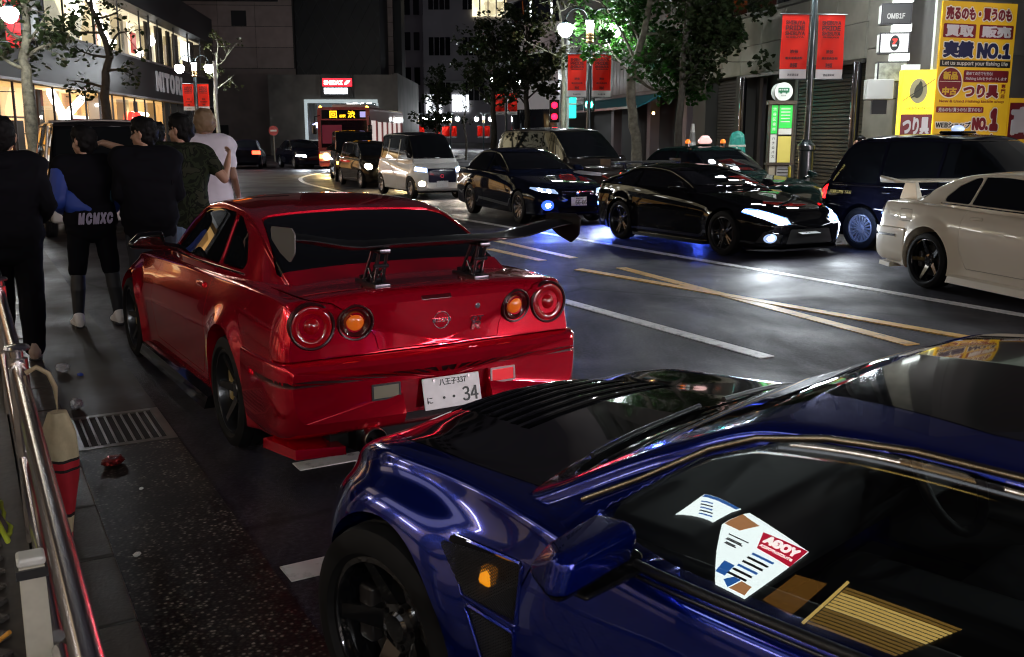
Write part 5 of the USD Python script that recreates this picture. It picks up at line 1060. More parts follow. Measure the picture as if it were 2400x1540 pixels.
# litter
def crushed(name, label, cat_, lat, al, r, h, m, seed):
    rs = np.random.RandomState(seed); t = trimesh.creation.icosphere(3, 1.0); d = 1 + .35 * (meshkit.noise(t.vertices * 2.6 + seed, seed) - .5) + .25 * (meshkit.noise(t.vertices * 6 + seed, seed + 3) - .5)
    t.vertices = t.vertices * d[:, None] * [r, r * .75, h]; t.vertices[:, 2] -= t.vertices[:, 2].min()
    return solo(name, mov(t, *S(lat, al), .013, rz=rs.uniform(0, 180)), m, label, cat_, smooth=35)
crushed('crushed_can', 'crushed red can lying on the aggregate strip', 'can', .55, 5.38, .075, .018, M('can_red', (.30, .03, .03), .2, .8, var=.9, vscale=30), 3)
plast = M('clear_plastic', (.45, .50, .55), .08, coat=1, trans=.4)
for k, (a, b, c_, lab) in enumerate(((.60, 7.55, (.03, .07, .40), 'small blue bottle cap on the concrete strip'),)): crushed('bottle_cap', lab, 'bottle cap', a, b, .022, .012, M('cap_blue', c_, .2, coat=1), 9 + k)
for k, (a, b, lab) in enumerate(((.49, 6.62, 'clear plastic cup lying just above the drain grate'), (.50, 7.72, 'crumpled clear wrapper farther up the gutter'), (.42, 9.0, 'shiny wrapper by the dark shoe at the railing'))): crushed('plastic_litter', lab, 'litter', a, b, .05, .035, plast, 20 + k)
crushed('paper_scrap', 'small white paper scrap on the gutter near the camera', 'paper', .48, 4.09, .018, .008, M('paper_white', (.6, .6, .58), .7), 40)
crushed('paper_scrap', 'tiny pale scrap on the aggregate beside the umbrella', 'paper', .62, 4.9, .011, .006, M('paper_white', (.6, .6, .58), .7), 41)
# ================================================================== street lamps, banners
pole_green = M('lamp_post_green', (.020, .030, .032), .32, .4, coat=.4)
globe_e = E('lamp_globe_lit', (.90, .96, 1.0), 125, (.8, .8, .8)); globe_dim = E('lamp_lantern_lit', (1, .90, .82), 20, (.8, .8, .8))
_lampproto = {}
def lamp_parts(root):
    part(root, 'base', cat(revolve([(.0001, 0), (.20, 0), (.20, .10), (.165, .14), (.155, .9), (.15, 1.38), (.175, 1.42), (.175, 1.50), (.12, 1.56), (.085, 1.62), (.0001, 1.62)], 16)), pole_green, 30)
    part(root, 'pole', tm(cyl([0, 0, 1.55], [0, 0, 4.75], .072, 18, .058)), pole_green, 50)
    part(root, 'collar', revolve([(.0001, 4.42), (.10, 4.42), (.135, 4.47), (.10, 4.53), (.135, 4.58), (.10, 4.62), (.13, 4.66), (.09, 4.72), (.0001, 4.72)], 20), M('lamp_brass', (.30, .20, .10), .3, .8), 40)
    part(root, 'lantern', tm(Manifold.batch_hull([Manifold.cylinder(.02, .10, .10, 16).translate([0, 0, 4.72]), Manifold.cylinder(.02, .13, .13, 16).translate([0, 0, 5.05])])), globe_dim, 40)
    part(root, 'finial', revolve([(.0001, 5.36), (.03, 5.30), (.05, 5.20), (.15, 5.10), (.15, 5.07), (.0001, 5.07)][::-1], 16), pole_green, 40)
    for q in (-1, 1):
        a = np.linspace(0, math.pi, 16); pts = np.stack([q * (.36 - .36 * np.cos(a)) + q * .03, 0 * a, 5.02 + .40 * np.sin(a) * 1.05], 1); pts = np.vstack([[q * .06, 0, 4.85], pts])
        part(root, 'arm', tube(pts, .024, 8), pole_green, 60)
        part(root, 'shade', mov(revolve([(.0001, .24), (.05, .22), (.10, .17), (.12, .10), (.0001, .10)][::-1], 24), q * .75, 0, 4.86), pole_green, 40)
        part(root, 'globe', mov(revolve([(.0001, .14), (.15, .12), (.225, .04), (.235, -.02), (.21, -.12), (.15, -.21), (.06, -.27), (.0001, -.275)][::-1], 24), q * .75, 0, 4.86), globe_e, 60)  # wider than a real globe: the lamp glare is built into its shape
    for z in (2.83, 4.10): part(root, 'banner_arm', tm(cyl([-.70, 0, z], [.70, 0, z], .012, 8)), pole_green, 50)
def street_lamp(pos, rz, label):
    if not _lampproto:
        r = thing('street_lamp', label, 'street lamp', pos, rz, 'twin globe street lamps along the street'); lamp_parts(r); _lampproto['p'] = r; return r
    r = thing('street_lamp', label, 'street lamp', pos, rz, 'twin globe street lamps along the street')
    r.GetReferences().AddInternalReference(_lampproto['p'].GetPath()); r.SetInstanceable(True)
    r.GetAttribute('xformOp:translate').Set(Gf.Vec3d(*map(float, pos))); r.GetAttribute('xformOp:rotateZ').Set(float(rz))
    return r
red_b = usdkit.material(stage, '/World/Looks/banner_red', {'d': ('principled_bsdf', {'base_color': (.90, .034, .012), 'roughness': .6}), 't': ('translucent_bsdf', {'color': (.95, .06, .02)}), 'm': ('mix_closure', {'fac': .5})}, [('d.BSDF', 'm.closure1'), ('t.BSDF', 'm.closure2')], surface='m.closure')
def banner(pos, rz, q, label, dx=.10, w=.56, far=False):
    """red cloth banner, print on both faces, white foot"""
    g = thing('red_banner', label, 'banner', pos, rz, 'red street banners hung on lamp posts')
    x0 = dx if q > 0 else -dx - w
    z0, z1 = 2.84, 4.09; n = 14; rs = np.random.RandomState(int(abs(pos[0]) * 100) % 999 + q)
    ph = rs.uniform(0, 6)
    def Y(x, z): return .030 * np.sin(5 * x / w + ph + 3 * (z1 - z)) * np.minimum(1, (z1 - z) * 1.5) * np.minimum(1, (z - z0) * 3)
    def cloth(za, zb, m, nm, th=.004):
        xs, zs = np.meshgrid(np.linspace(x0, x0 + w, n), np.linspace(za, zb, n)); y = Y(xs, zs)
        V = np.concatenate([np.stack([xs, y - th / 2, zs], -1).reshape(-1, 3), np.stack([xs, y + th / 2, zs], -1).reshape(-1, 3)]); F = []
        N = n * n
        for i in range(n - 1):
            for j in range(n - 1):
                a, b, c, d = i * n + j, i * n + j + 1, (i + 1) * n + j + 1, (i + 1) * n + j
                F += [[a, b, c], [a, c, d], [N + a, N + c, N + b], [N + a, N + d, N + c]]
        part(g, nm, trimesh.Trimesh(V, F, process=False), m, 40)
    cloth(z0 + .185, z1, red_b, 'cloth'); cloth(z0, z0 + .185, M('banner_white', (.60, .58, .57), .6), 'foot_strip')
    ink = M('banner_ink', (.05, .004, .006), .6)
    if far: return
    for txt, ww, hh, zz in (('SHIBUYA', .40, .075, 3.90), ('PRIDE', .40, .095, 3.785), ('SHIBUYA', .40, .075, 3.69), ('SHIBUYA', .36, .028, 3.64), ('渋谷', .16, .07, 3.34), ('道玄坂商店街', .34, .05, 3.22), ('渋谷区', .14, .09, 3.06)):
        P = fit_text(txt, ww, hh, 2, any(ord(ch) > 255 for ch in txt))
        for sgn in (-1, 1):
            t = ext(P.simplify(.002), .003); v = t.vertices
            if sgn < 0: X = x0 + (w - ww) / 2 + v[:, 0]
            else: X = x0 + w - (w - ww) / 2 - v[:, 0]
            Z = zz + v[:, 1]; t.vertices = np.stack([X, Y(X, Z) + sgn * (.0035 + v[:, 2]), Z], 1)
            part(g, 'print', t, ink)
    P = fit_text('渋谷道玄坂', .24, .05, 1)
    t = ext(P, .003); v = t.vertices; X = x0 + (w - .24) / 2 + v[:, 0]; Z = z0 + .05 + v[:, 1]; t.vertices = np.stack([X, Y(X, Z) - (.0035 + v[:, 2]), Z], 1); part(g, 'print', t, M('banner_ink_dark', (.03, .03, .04), .6))
def lamp_with_banners(pos, rz, label, short, z=0.0):
    street_lamp((*pos, z), rz, label)
    for q, w_ in ((-1, 'left'), (1, 'right')): banner((*pos, z), rz, q, f'{w_} red banner on {short}', far=z < 0)
lamp_with_banners((6.10, 20.5), 6, 'street lamp post at the right whose globes are cut off by the picture top', 'the near right lamp post beside the bus stop')
lamp_with_banners((2.36, 30.6), 4, 'nearest street lamp with both globes lit, above the black saloon', 'the lamp post behind the black saloon')
lamp_with_banners((-.35, 60), 3, 'street lamp among tree trunks in the middle distance', 'the lamp post among the tree trunks')
lamp_with_banners((-15.4, 48.7), -6, 'street lamp in front of the lit shop on the left', 'the lamp post before the lit shop')
street_lamp((-16.2, 108, 0), 0, 'far street lamp just above the bus roof')
for x_, y_, w_ in ((-9.9, 105, 'leftmost of the far row'), (-8.0, 112, 'second of the far row'), (-6.5, 105, 'third of the far row'), (-3.0, 105, 'right of the bare tree')):
    lamp_with_banners((x_, y_), 0, f'small bright street lamp, {w_}', f'the lamp post {w_}', -1.6)
street_lamp((-13.9, 26.4, 0), 20, 'street lamp at the upper left corner before the shop windows')
# the row goes on beside and behind the camera
street_lamp((*S(-1.3, -8.5), 0), 29, 'left kerb street lamp behind the camera'); street_lamp((*S(14.9, 3.2), 0), 29, 'right kerb street lamp just outside the picture'); street_lamp((*S(15.5, -8), 0), 29, 'right kerb street lamp behind the camera'); None

# ================================================================== buildings
def frame(origin, az):
    """facade frame: x along the facade (direction az degrees from +y clockwise), y out of the facade towards the street (left-hand normal unless flipped), z up"""
    a = math.radians(az); return np.array([math.sin(a), math.cos(a), 0])
class Facade:
    def __init__(s, name, label, origin, az, side, cat_='building'):
        """side=+1: the street lies to the right of the walking direction, -1: to the left"""
        a = math.radians(az); s.d = np.array([math.sin(a), math.cos(a), 0]); r = np.array([math.cos(a), -math.sin(a), 0]); s.n = r * side
        s.o = np.array([*origin, 0.]); s.root = thing(name, label, cat_, (0, 0, 0), 0)
    def tf(s, m):
        m = tm(m).copy(); v = m.vertices; w = s.o + v[:, :1] * s.d + v[:, 1:2] * s.n + v[:, 2:3] * np.array([0, 0, 1.]); m.vertices = w
        if np.dot(np.cross(s.d, s.n), [0, 0, 1]) < 0: m.invert()
        return m
    def add(s, name, mesh, mat, smooth=False, label=None, parent=None): return part(parent or s.root, name, s.tf(mesh), mat, smooth, label)
    def text(s, name, txt, w, h, u, z, out, mat, bold=2, cjk=False, th=.04):
        """lettering that reads correctly from the street"""
        m = ext(fit_text(txt, w, h, bold, cjk), th); v = m.vertices.copy()
        flip = np.dot(np.cross(s.d, s.n), [0, 0, 1]) > 0
        X = u + w - v[:, 0] if flip else u + v[:, 0]
        m.vertices = np.stack([X, out + v[:, 2], z + v[:, 1]], 1)
        if flip: m.invert()
        w_ = s.o + m.vertices[:, :1] * s.d + m.vertices[:, 1:2] * s.n + m.vertices[:, 2:3] * np.array([0, 0, 1.]); m.vertices = w_
        if m.volume < 0: m.invert()
        return part(s.root, name, m, mat)
def quad(u0, u1, y, z0, z1):
    """a single sheet of window glass facing the street"""
    return trimesh.Trimesh([[u0, y, z0], [u0, y, z1], [u1, y, z1], [u1, y, z0]], [[0, 1, 2], [0, 2, 3]], process=False)
pane = pane_mat('shop_pane', (.97, .98, .97), 1.12)
# ---- left: lit furniture shop (facade runs away from us, street on its right)
F = Facade('furniture_shop', 'brightly lit two storey shop with dark fascia and pale letters at the left', (-15.35, 20), -6.8, 1)
dark_fascia = M('fascia_dark', (.009, .0075, .0075), .55, spec=.2, var=.25, vscale=3, stretch=(4, 4, .2))
LEN = 51.0
F.add('fascia', B(0, LEN, -.5, .35, 3.55, 5.35), dark_fascia); F.add('fascia_lip', B(0, LEN, .352, .42, 3.47, 3.56), M('lip_grey', (.10, .09, .09), .4))
F.add('parapet', B(0, LEN, -.6, .45, 7.85, 9.5), M('parapet_dark', (.012, .011, .012), .5)); F.add('sill_strip', B(0, LEN, .2, .40, 5.352, 5.44), M('lip_grey', (.10, .09, .09), .4))
F.add('end_wall', B(LEN, LEN + .4, -12, .35, 0, 9.5), dark_fascia); F.add('near_wall', B(-.4, -.002, -12, .3, 0, 9.5), dark_fascia)
def lit(name, c0, c1, s_, sc=1.2):
    if name in _m: return _m[name]
    n = {'tc': ('texture_coordinate', {}), 'mp': ('mapping', {'scale': (1, 1, .8)}), 'v': ('voronoi_texture', {'scale': sc, 'metric': 'chebychev'}), 'n': ('noise_texture', {'scale': sc * 1.7, 'detail': 3.0}), 'mx': ('mix', {'fac': .5}), 'r': ('rgb_ramp', {'ramp': [(.25, c0), (.5, tuple((a + b) / 2 for a, b in zip(c0, c1))), (.75, c1)]}), 'p': ('principled_bsdf', {'base_color': (.3, .28, .25), 'emission_strength': s_})}
    _m[name] = usdkit.material(stage, '/World/Looks/' + name, n, [('tc.object', 'mp.vector'), ('mp.vector', 'v.vector'), ('mp.vector', 'n.vector'), ('v.color', 'mx.color1'), ('n.color', 'mx.color2'), ('mx.color', 'r.fac'), ('r.color', 'p.emission_color')], surface='p.BSDF'); return _m[name]
int_up = lit('interior_cream', (.05, .035, .012), (1.0, .86, .55), 1.5, .55); int_dn = lit('interior_warm', (.06, .018, .003), (1.0, .52, .16), 1.3, .8)
F.add('upper_interior', B(0, LEN, -1.9, -1.7, 5.35, 7.85), int_up); F.add('upper_ceiling', B(0, LEN, -3, -.5, 7.80, 7.84), M('ceiling_lit', (.6, .55, .45), .6, emit=(1, .85, .55), estr=.5)); F.add('upper_floor', B(0, LEN, -3, -.5, 5.35, 5.38), M('floor_beige', (.3, .26, .2), .5))
F.add('ground_interior', B(0, LEN, -1.9, -1.7, 0, 3.5), int_dn); F.add('ground_ceiling', B(0, LEN, -3, -.5, 3.48, 3.52), M('ceiling_lit2', (.5, .4, .25), .6, emit=(1, .6, .22), estr=.5))
tubew = E('white_light_strip', (1, .96, .9), 7); mull = M('mullion_dark', (.02, .02, .022), .4, .5); colm = M('interior_column', (.45, .40, .30), .6)
for k in range(26):
    u = k * 2.0
    F.add('window_pane', quad(u + .04, u + 1.96, .085, 5.45, 7.84), pane); F.add('mullion', B(u - .03 - .06 * (k % 5 == 2), u + .03 + .06 * (k % 5 == 2), .05, .12, 5.44, 7.85), mull) if k % 2 == 0 or k % 5 == 2 else None
    F.add('shop_pane', quad(u + .04, u + 1.96, .085, .35, 3.46), pane); F.add('mullion', B(u - .035, u + .035, .05, .12, 0, 3.47), mull)
rs = np.random.RandomState(5)
for u in (3, 9.5, 15.5, 22, 28, 33, 39, 45): F.add('interior_column', B(u, u + .55, -1.6, -1.1, 5.35, 7.85), colm); F.add('interior_column', B(u, u + .5, -1.6, -1.1, 0, 3.5), colm)
# leaning white braces and a lit strip inside the upper floor
def brace(u0, z0, u1, z1, w, y, m, nm):
    d = np.array([u1 - u0, z1 - z0]); d /= np.linalg.norm(d); nn = np.array([-d[1], d[0]]) * w / 2
    P = Polygon([(u0 - nn[0], z0 - nn[1]), (u1 - nn[0], z1 - nn[1]), (u1 + nn[0], z1 + nn[1]), (u0 + nn[0], z0 + nn[1])]); t = ext(P, .25); v = t.vertices; t.vertices = np.stack([v[:, 0], y - v[:, 2], v[:, 1]], 1); t.invert(); F.add(nm, t, m)
panel_w = M('white_panel', (.62, .60, .50), .6, emit=(1, .92, .65), estr=.18)
brace(17, 5.4, 19.5, 7.8, 1.3, -.9, panel_w, 'leaning_panel'); brace(20.5, 7.8, 23.5, 5.4, 1.2, -.9, panel_w, 'leaning_panel'); brace(24.2, 5.4, 26, 7.8, 1.1, -.9, panel_w, 'leaning_panel')
brace(26.4, 7.7, 29.6, 5.45, .22, -.55, tubew, 'light_strip'); brace(23.5, 7.8, 24.6, 6.8, .20, -.6, tubew, 'light_strip')
brace(20.2, 3.4, 24.4, .5, .24, -.6, tubew, 'light_strip'); brace(24.4, 3.3, 21.5, 2.3, .20, -.6, tubew, 'light_strip')
for k, u in enumerate((1.5, 2.8, 4.0, 5.5, 7, 8.8, 10.5, 12, 14, 30, 35, 37.5)):
    z = rs.uniform(5.9, 7.2); F.add('shop_lamp', tm(Manifold.sphere(.14 + .08 * (k % 3), 12).translate([u, -.7, z])), tubew, 60)
for k, u in enumerate((28.5, 31, 34.2, 36, 40, 44, 47)): F.add('display_panel', B(u, u + .9, -1.4, -1.3, 5.9 + .2 * (k % 2), 7.2), M(f'display_{k%3}', ((.35, .05, .05), (.55, .5, .4), (.2, .16, .12))[k % 3], .6, emit=((.5, .06, .05), (1, .9, .7), (.4, .3, .2))[k % 3], estr=.5))
[F.add('curtain', B(u, u + w_, -.7, -.6, 5.4, 7.8), M('curtain_dark', (.03, .022, .014), .7)) for u, w_ in ((36.2, .9), (38.6, 1.6), (41.5, .8), (43.2, 1.3), (48, 1.5))]
[F.add('dark_counter', B(u, u + w_, -.75, -.65, .1, h_), M('counter_dark', (.03, .018, .01), .6)) for u, w_, h_ in ((26.5, 2.5, 1.3), (30.5, 1.2, 2.4), (33.0, .5, 3.4), (35.4, 1.6, 1.8), (18.5, .6, 3.4), (15.8, 1.0, 2.2))]
F.add('white_screen', B(45.2, 47.6, -.6, -.5, 6.4, 7.6), E('screen_white', (.92, .97, 1), 2.2))
for k in range(14):
    u = 1 + k * 1.25
    for z in (.5, 1.1, 1.7, 2.3): F.add('shelf', B(u, u + 1.1, -1.2, -.7, z, z + .05), M('shelf_dark', (.12, .08, .05), .5))
    for z in (.55, 1.15, 1.75):
        if rs.rand() < .8: F.add('goods', tm(rbox(u + .1, u + rs.uniform(.5, 1.0), -1.1, -.75, z, z + rs.uniform(.25, .5), .03)), M(f'goods_{k%5}', ((.7, .6, .35), (.5, .1, .06), (.12, .2, .4), (.6, .55, .5), (.7, .35, .05))[k % 5], .5, emit=((1, .8, .4), (.8, .12, .06), (.2, .35, .7), (1, .95, .85), (1, .45, .05))[k % 5], estr=.6))
F.add('menu_board', B(21.5, 25.3, -.9, -.8, .9, 2.5), M('menu_board_lit', (.6, .5, .45), .5, emit=(1, .9, .8), estr=1.0))
for k in range(6): F.add('menu_row', B(22.9, 25.2, -.795, -.77, 1.02 + .24 * k, 1.16 + .24 * k), M('menu_red', (.4, .03, .03), .5))
for u in (28.8, 29.9): F.add('round_sign', tm(cyl([u, .1, 2.35], [u, .28, 2.35], .42, 28)), E('sign_red_lit', (1, .03, .02), 1.4), 35); F.add('sign_mark', B(u - .2, u + .2, .285, .31, 2.25, 2.5), E('sign_white_lit', (1, .9, .8), 3.0))
for u in (33, 34.1, 35.2): F.add('hanging_lamp', tm(cyl([u, -.8, 2.75], [u + .8, -.8, 2.75], .13, 12)), E('lamp_warm_strip', (1, .85, .5), 6), 40)
F.add('wood_wall', B(38.5, LEN, -.45, -.35, 0, 3.5), M('door_dark', (.05, .035, .022), .5))
for k, ch in enumerate('NITORI'): F.text('sign_letter', ch, 1.15 if ch not in 'I' else .35, 1.05, 33.6 + (0, 1.4, 2.0, 3.3, 4.8, 6.2)[k], 3.95, .37, M('sign_letter_grey', (.42, .42, .43), .35, .5, emit=(.8, .8, .85), estr=.04), 4)
for m_ in ('sign',): pass
bl = thing('sign_board', 'dark blade sign with red edge hanging off the shop at the left picture edge', 'sign', (-13.9, 29.6, 4.2), 6)
part(bl, 'panel', B(-.8, .25, -.05, .05, 0, 1.5), M('blade_dark', (.02, .02, .03), .4)); part(bl, 'red_edge', B(-.85, -.42, -.055, -.052, 0, 1.5), M('blade_red', (.5, .02, .03), .4, emit=(1, .03, .04), estr=.3)); part(bl, 'mark', B(-.2, .1, -.06, -.052, .2, 1.3), M('blade_mark', (.4, .4, .42), .4))
# ---- brown panelled building, dark mesh tower, low concrete block with lit sign, pale column
brown = [M(f'brown_panel_{k}', (.33 + .03 * k, .25 + .02 * k, .225 + .018 * k), .55, var=.18, vscale=1.2) for k in range(3)]
bb = thing('brown_building', 'tall brown panelled building at the bend of the street', 'building', (0, 0, 0), 0)
Fb = Facade.__new__(Facade); Fb.root = bb; a_ = math.radians(86); Fb.d = np.array([math.sin(a_), math.cos(a_), 0]); Fb.n = np.array([math.cos(a_), -math.sin(a_), 0]); Fb.o = np.array([-30., 82.0, 0]); Fb.side = 1
Fb.add('wall', B(-12, 12.2, -10, -.06, 0, 30), M('joint_dark', (.02, .016, .015), .7))
for i in range(8):
    for j in range(7):
        Fb.add('panel', B(-11.9 + i * 3.0, -11.9 + i * 3.0 + 2.97, -.058, 0, 7.0 + j * 1.65, 7.0 + j * 1.65 + 1.61), brown[(i * 3 + j * 5) % 3])
Fb.add('lower_wall', B(-12, 12.2, -.058, .02, 0, 6.95), M('lower_brown', (.22, .17, .15), .6, var=.35, vscale=.5, detail=6))
Fb.add('top_sign', B(-2, 11, .03, .5, 12.2, 14.5), M('sign_black', (.006, .006, .007), .4)); Fb.add('top_sign_lit', B(4.5, 6.4, .51, .56, 13.0, 14.4), E('sign_orange', (1, .2, .02), 1.0))
Fb.add('vent_box', B(7.2, 8.4, .03, .1, 10.3, 11.5), M('vent_dark', (.02, .018, .018), .6)); Fb.add('garage', B(-2.0, 3.4, .03, .3, 0, 3.3), M('garage_dark', (.012, .011, .011), .6)); Fb.add('doorway', B(5.4, 6.5, .03, .1, 0, 2.4), M('garage_dark', (.012, .011, .011), .6))
dm = thing('mesh_tower', 'black tower clad in dark diagonal lattice', 'building', (0, 0, 0), 0)
part(dm, 'wall', B(-18.2, -10.9, 83.4, 95, 6.3, 34), M('tower_black', (.008, .009, .010), .5))
for k in range(-9, 20):
    for sgn in (1, -1):
        L_ = LineString([(-18.2 + k * 1.1, 6.4), (-18.2 + k * 1.1 + sgn * 9, 6.4 + 16)]).buffer(.035).intersection(sbox(-18.1, 6.4, -11, 18))
        if L_.is_empty or L_.area < .02: continue
        t = ext(L_, .08); v = t.vertices; t.vertices = np.stack([v[:, 0], 83.3 + .09 - v[:, 2] - (.02 if sgn > 0 else 0), v[:, 1]], 1); part(dm, 'lattice_bar', t, M('lattice_grey', (.03, .032, .034), .5))
lc = thing('concrete_block', 'low stained concrete block with red lit sign and glass entrance', 'building', (0, 0, 0), 0)
conc = M('stained_concrete', (.17, .155, .14), .7, var=.55, vscale=.45, detail=7)
part(lc, 'wall', cat(B(-19, -15.9, 78, 83.2, 0, 6.2), B(-15.9, -9.3, 78, 83.2, 4.2, 6.2), B(-10.6, -9.3, 78, 83.2, 0, 4.2)), conc)
part(lc, 'side_wall', B(-9.3, -8.9, 77.9, 95, 0, 6.3), conc)
part(lc, 'entrance_frame', cat(B(-16.2, -10.5, 77.75, 77.99, 4.05, 4.32), B(-16.2, -16.0, 77.75, 77.99, 0, 4.05), B(-10.6, -10.45, 77.75, 77.99, 0, 4.05)), M('frame_lit', (.55, .60, .60), .4, emit=(.8, .95, 1), estr=.25))
part(lc, 'entrance_pane', trimesh.Trimesh([[-16, 77.86, 0], [-10.6, 77.86, 0], [-10.6, 77.86, 4.05], [-16, 77.86, 4.05]], [[0, 1, 2], [0, 2, 3]], process=False), pane); part(lc, 'entrance_interior', B(-15.8, -10.7, 80.9, 81, 0, 4.1), M('entrance_int', (.1, .11, .12), .6, emit=(.6, .72, .8), estr=.07)); part(lc, 'entrance_pillar', B(-13.0, -11.9, 78.5, 79.0, 0, 4.05), M('entrance_pillar_lit', (.5, .52, .52), .5, emit=(.85, .95, 1), estr=.4))
part(lc, 'oval_light', mov(Manifold.sphere(1, 16).scale([.5, .1, .22]), -15.1, 77.7, 2.35), E('oval_blue', (.45, .5, 1), 3.5), 60); part(lc, 'ceiling_light', B(-13.2, -12.4, 78.2, 78.3, 3.75, 3.95), tubew)
sg = thing('karaoke_sign', 'black box sign with red lit name and white lit strip', 'sign', (-13.6, 77.7, 4.45), 3)
part(sg, 'box', B(-1.25, 1.25, -.2, .2, 0, 1.75), M('sign_black', (.006, .006, .007), .4)); part(sg, 'red_panel', B(-1.05, 1.2, -.24, -.205, .85, 1.45), E('sign_red', (1, .015, .03), 1.6))
part(sg, 'letters', place2d(mov(ext(fit_text('SHIDAX', 1.45, .34, 4, False), .03)), (-.95, -.245, .96), (1, 0, 0), (0, 0, 1)), E('sign_letters', (1, .8, .6), 2.5)); part(sg, 'leaf_mark', place2d(mov(ext(Polygon([(0, 0), (.2, .02), (.42, .22), (.45, .34), (.2, .30), (.02, .12)]), .03)), (.62, -.245, .98), (1, 0, 0), (0, 0, 1)), E('sign_letters', (1, .8, .6), 2.5))
part(sg, 'white_strip', B(-.95, .85, -.24, -.205, .28, .72), E('strip_white', (.85, .9, 1), 3.5))
pc_ = thing('pale_pier', 'tall narrow pinkish pier of stacked stone panels', 'building', (0, 0, 0), 0)
part(pc_, 'core', B(-12.0, -10.5, 89, 92, 0, 34), M('joint_dark', (.02, .016, .015), .7))
for k in range(24): part(pc_, 'panel', B(-12.05, -10.45, 88.85, 88.998, 5.2 + k * 1.22, 5.2 + k * 1.22 + 1.17), M('pink_stone', (.42, .32, .29), .6, var=.2, vscale=2))
part(pc_, 'dark_gap', B(-10.44, -9.75, 89.2, 92, 0, 34), M('gap_black', (.006, .006, .007), .5))
# ---- grey office with rows of small square windows
go = thing('grey_office', 'grey office slab with regular rows of small dark windows', 'building', (0, 0, -1.75), 0, scale=2)
gw = M('office_grey', (.5, .46, .47), .6, var=.1, vscale=.3); wd = M('window_dark', (.012, .013, .016), .08)
part(go, 'wall', B(-13.4, -8.6, 110, 126, 0, 42), gw); part(go, 'side_wall', B(-8.55, -8.2, 109.8, 126, 0, 42), M('office_edge', (.40, .36, .36), .6))
for j in range(9):
    for i in range(4):
        x = -12.65 + i * .98; z = 3.2 + j * 3.7
        w_ = part(go, 'window', B(x, x + .62, 109.93, 109.998, z, z + 1.9), wd if not (j == 0 and i < 2) else E('window_pinkwhite', (1, .85, .85), 1.2)); part(w_, 'sill', B(x - .05, x + .67, 109.85, 109.99, z - .1, z - .03), gw)
# ---- long grey building with banded floors and a round corner
lg = thing('banded_building', 'long grey building with rows of barred windows, some of them lit', 'building', (0, 0, -1.75), 0, scale=2)
gb = M('band_grey', (.50, .47, .49), .55, var=.15, vscale=.4); gb2 = M('band_pink', (.38, .30, .30), .5)
part(lg, 'wall', cat(B(-8.1, 1.9, 92, 104, 0, 8.7), B(-8.1, 1.9, 92, 104, 8.7, 40)), gb)
for j, z in enumerate((5.6, 9.6, 13.6, 17.6)):
    for i in range(3):
        x = -7.6 + i * 3.1
        lit_w = (j == 0 and i < 1)
        w_ = part(lg, 'window', B(x, x + 2.0, 91.92, 91.998, z - .9, z + .7), wd)
        for q in range(5): part(w_, 'window_bar', B(x + q * .5 - .03, x + q * .5 + .03, 91.86, 91.915, z - .9, z + .7), gb)
part(lg, 'small_window', B(.2, .75, 91.92, 91.998, 4.2, 5.6), wd)
for x0_, w0 in ((-7.9, 1.5), (-5.5, 1.6)):
    for q in range(5): part(lg, 'lit_window', B(x0_ + q * w0 / 5, x0_ + q * w0 / 5 + w0 / 5 - .08, 91.85, 91.91, 3.55 if x0_ < -7 else 3.7, 5.2), E('window_white', (.9, .95, 1), 1.1))
part(lg, 'ledge', B(-8.1, -.2, 91.4, 91.998, 6.35, 6.5), M('ledge_pale', (.35, .34, .34), .5))
ct = thing('corner_tower', 'round cornered office with dark glass bands and pink piers behind the trees', 'building', (0, 0, 0), 0)
def ring(z0, z1, r, m, nm, a0=150, a1=330):
    cx, cy = 5.0, 74.0; arc = [(cx + r * math.cos(math.radians(a)), cy + r * math.sin(math.radians(a))) for a in np.linspace(a0, a1, 20)]
    P = Polygon(arc + [(14, 72 + 2), (14, 84), (2, 84)]) if False else Polygon(arc + [(13, 70), (13, 86), (cx - r, 86)])
    t = ext(P.buffer(0), z1 - z0); t.apply_translation([0, 0, z0]); part(ct, nm, t, m, 30)
glb = M('band_glass', (.008, .009, .012), .06); 
for k, (z0, z1, g_) in enumerate(((0, 3.4, 1), (3.4, 5.3, 0), (5.3, 7.2, 1), (7.2, 9.2, 0), (9.2, 10.9, 1), (10.9, 13.2, 0), (13.2, 15, 1), (15, 30, 0))): ring(z0, z1, 5.4 - (.35 if g_ else 0), glb if g_ else gb, 'glass_band' if g_ else 'wall_band')
for z0, z1 in ((7.3, 9.1), (11.0, 13.1)):
    part(ct, 'pier', mov(Manifold.cylinder(z1 - z0, 1.2, 1.2, 28), 2.1, 69.8, z0), gb2, 40)
for k, (x, z) in enumerate(((1.2, 9.4), (2.6, 9.4), (3.4, 9.3), (1.0, 5.6), (3.2, 5.6), (2.0, 13.4), (3.6, 13.4))): part(ct, 'added_lit_slot', B(x, x + .12, 68.35, 68.43, z, z + 1.3), E('added_slot_white', (.9, .95, 1), 1.6))  # lit slots added to brighten the dark tower
for x0_, n_ in ((-3.6, 4), (-.6, 3)):
    for q in range(n_): part(lg, 'upper_lit_window', B(x0_ + q * .75, x0_ + q * .75 + .62, 91.85, 91.91, 12.1 + (.35 if x0_ > -1 else 0), 13.9 + (.35 if x0_ > -1 else 0)), lit('lit_office', (.25, .2, .1), (1, .9, .6), 1.1, 1.5))
part(ct, 'poster_white', B(4.9, 6.8, 68.2, 68.3, 2.4, 4.7), M('poster_pale', (.45, .45, .45), .5, emit=(.9, .95, 1), estr=.10)); part(ct, 'poster_mark', place2d(mov(ext(fit_text('花遊', 1.3, .9, 1), .03)), (5.2, 68.19, 3.1), (1, 0, 0), (0, 0, 1)), M('poster_ink', (.03, .03, .035), .5))
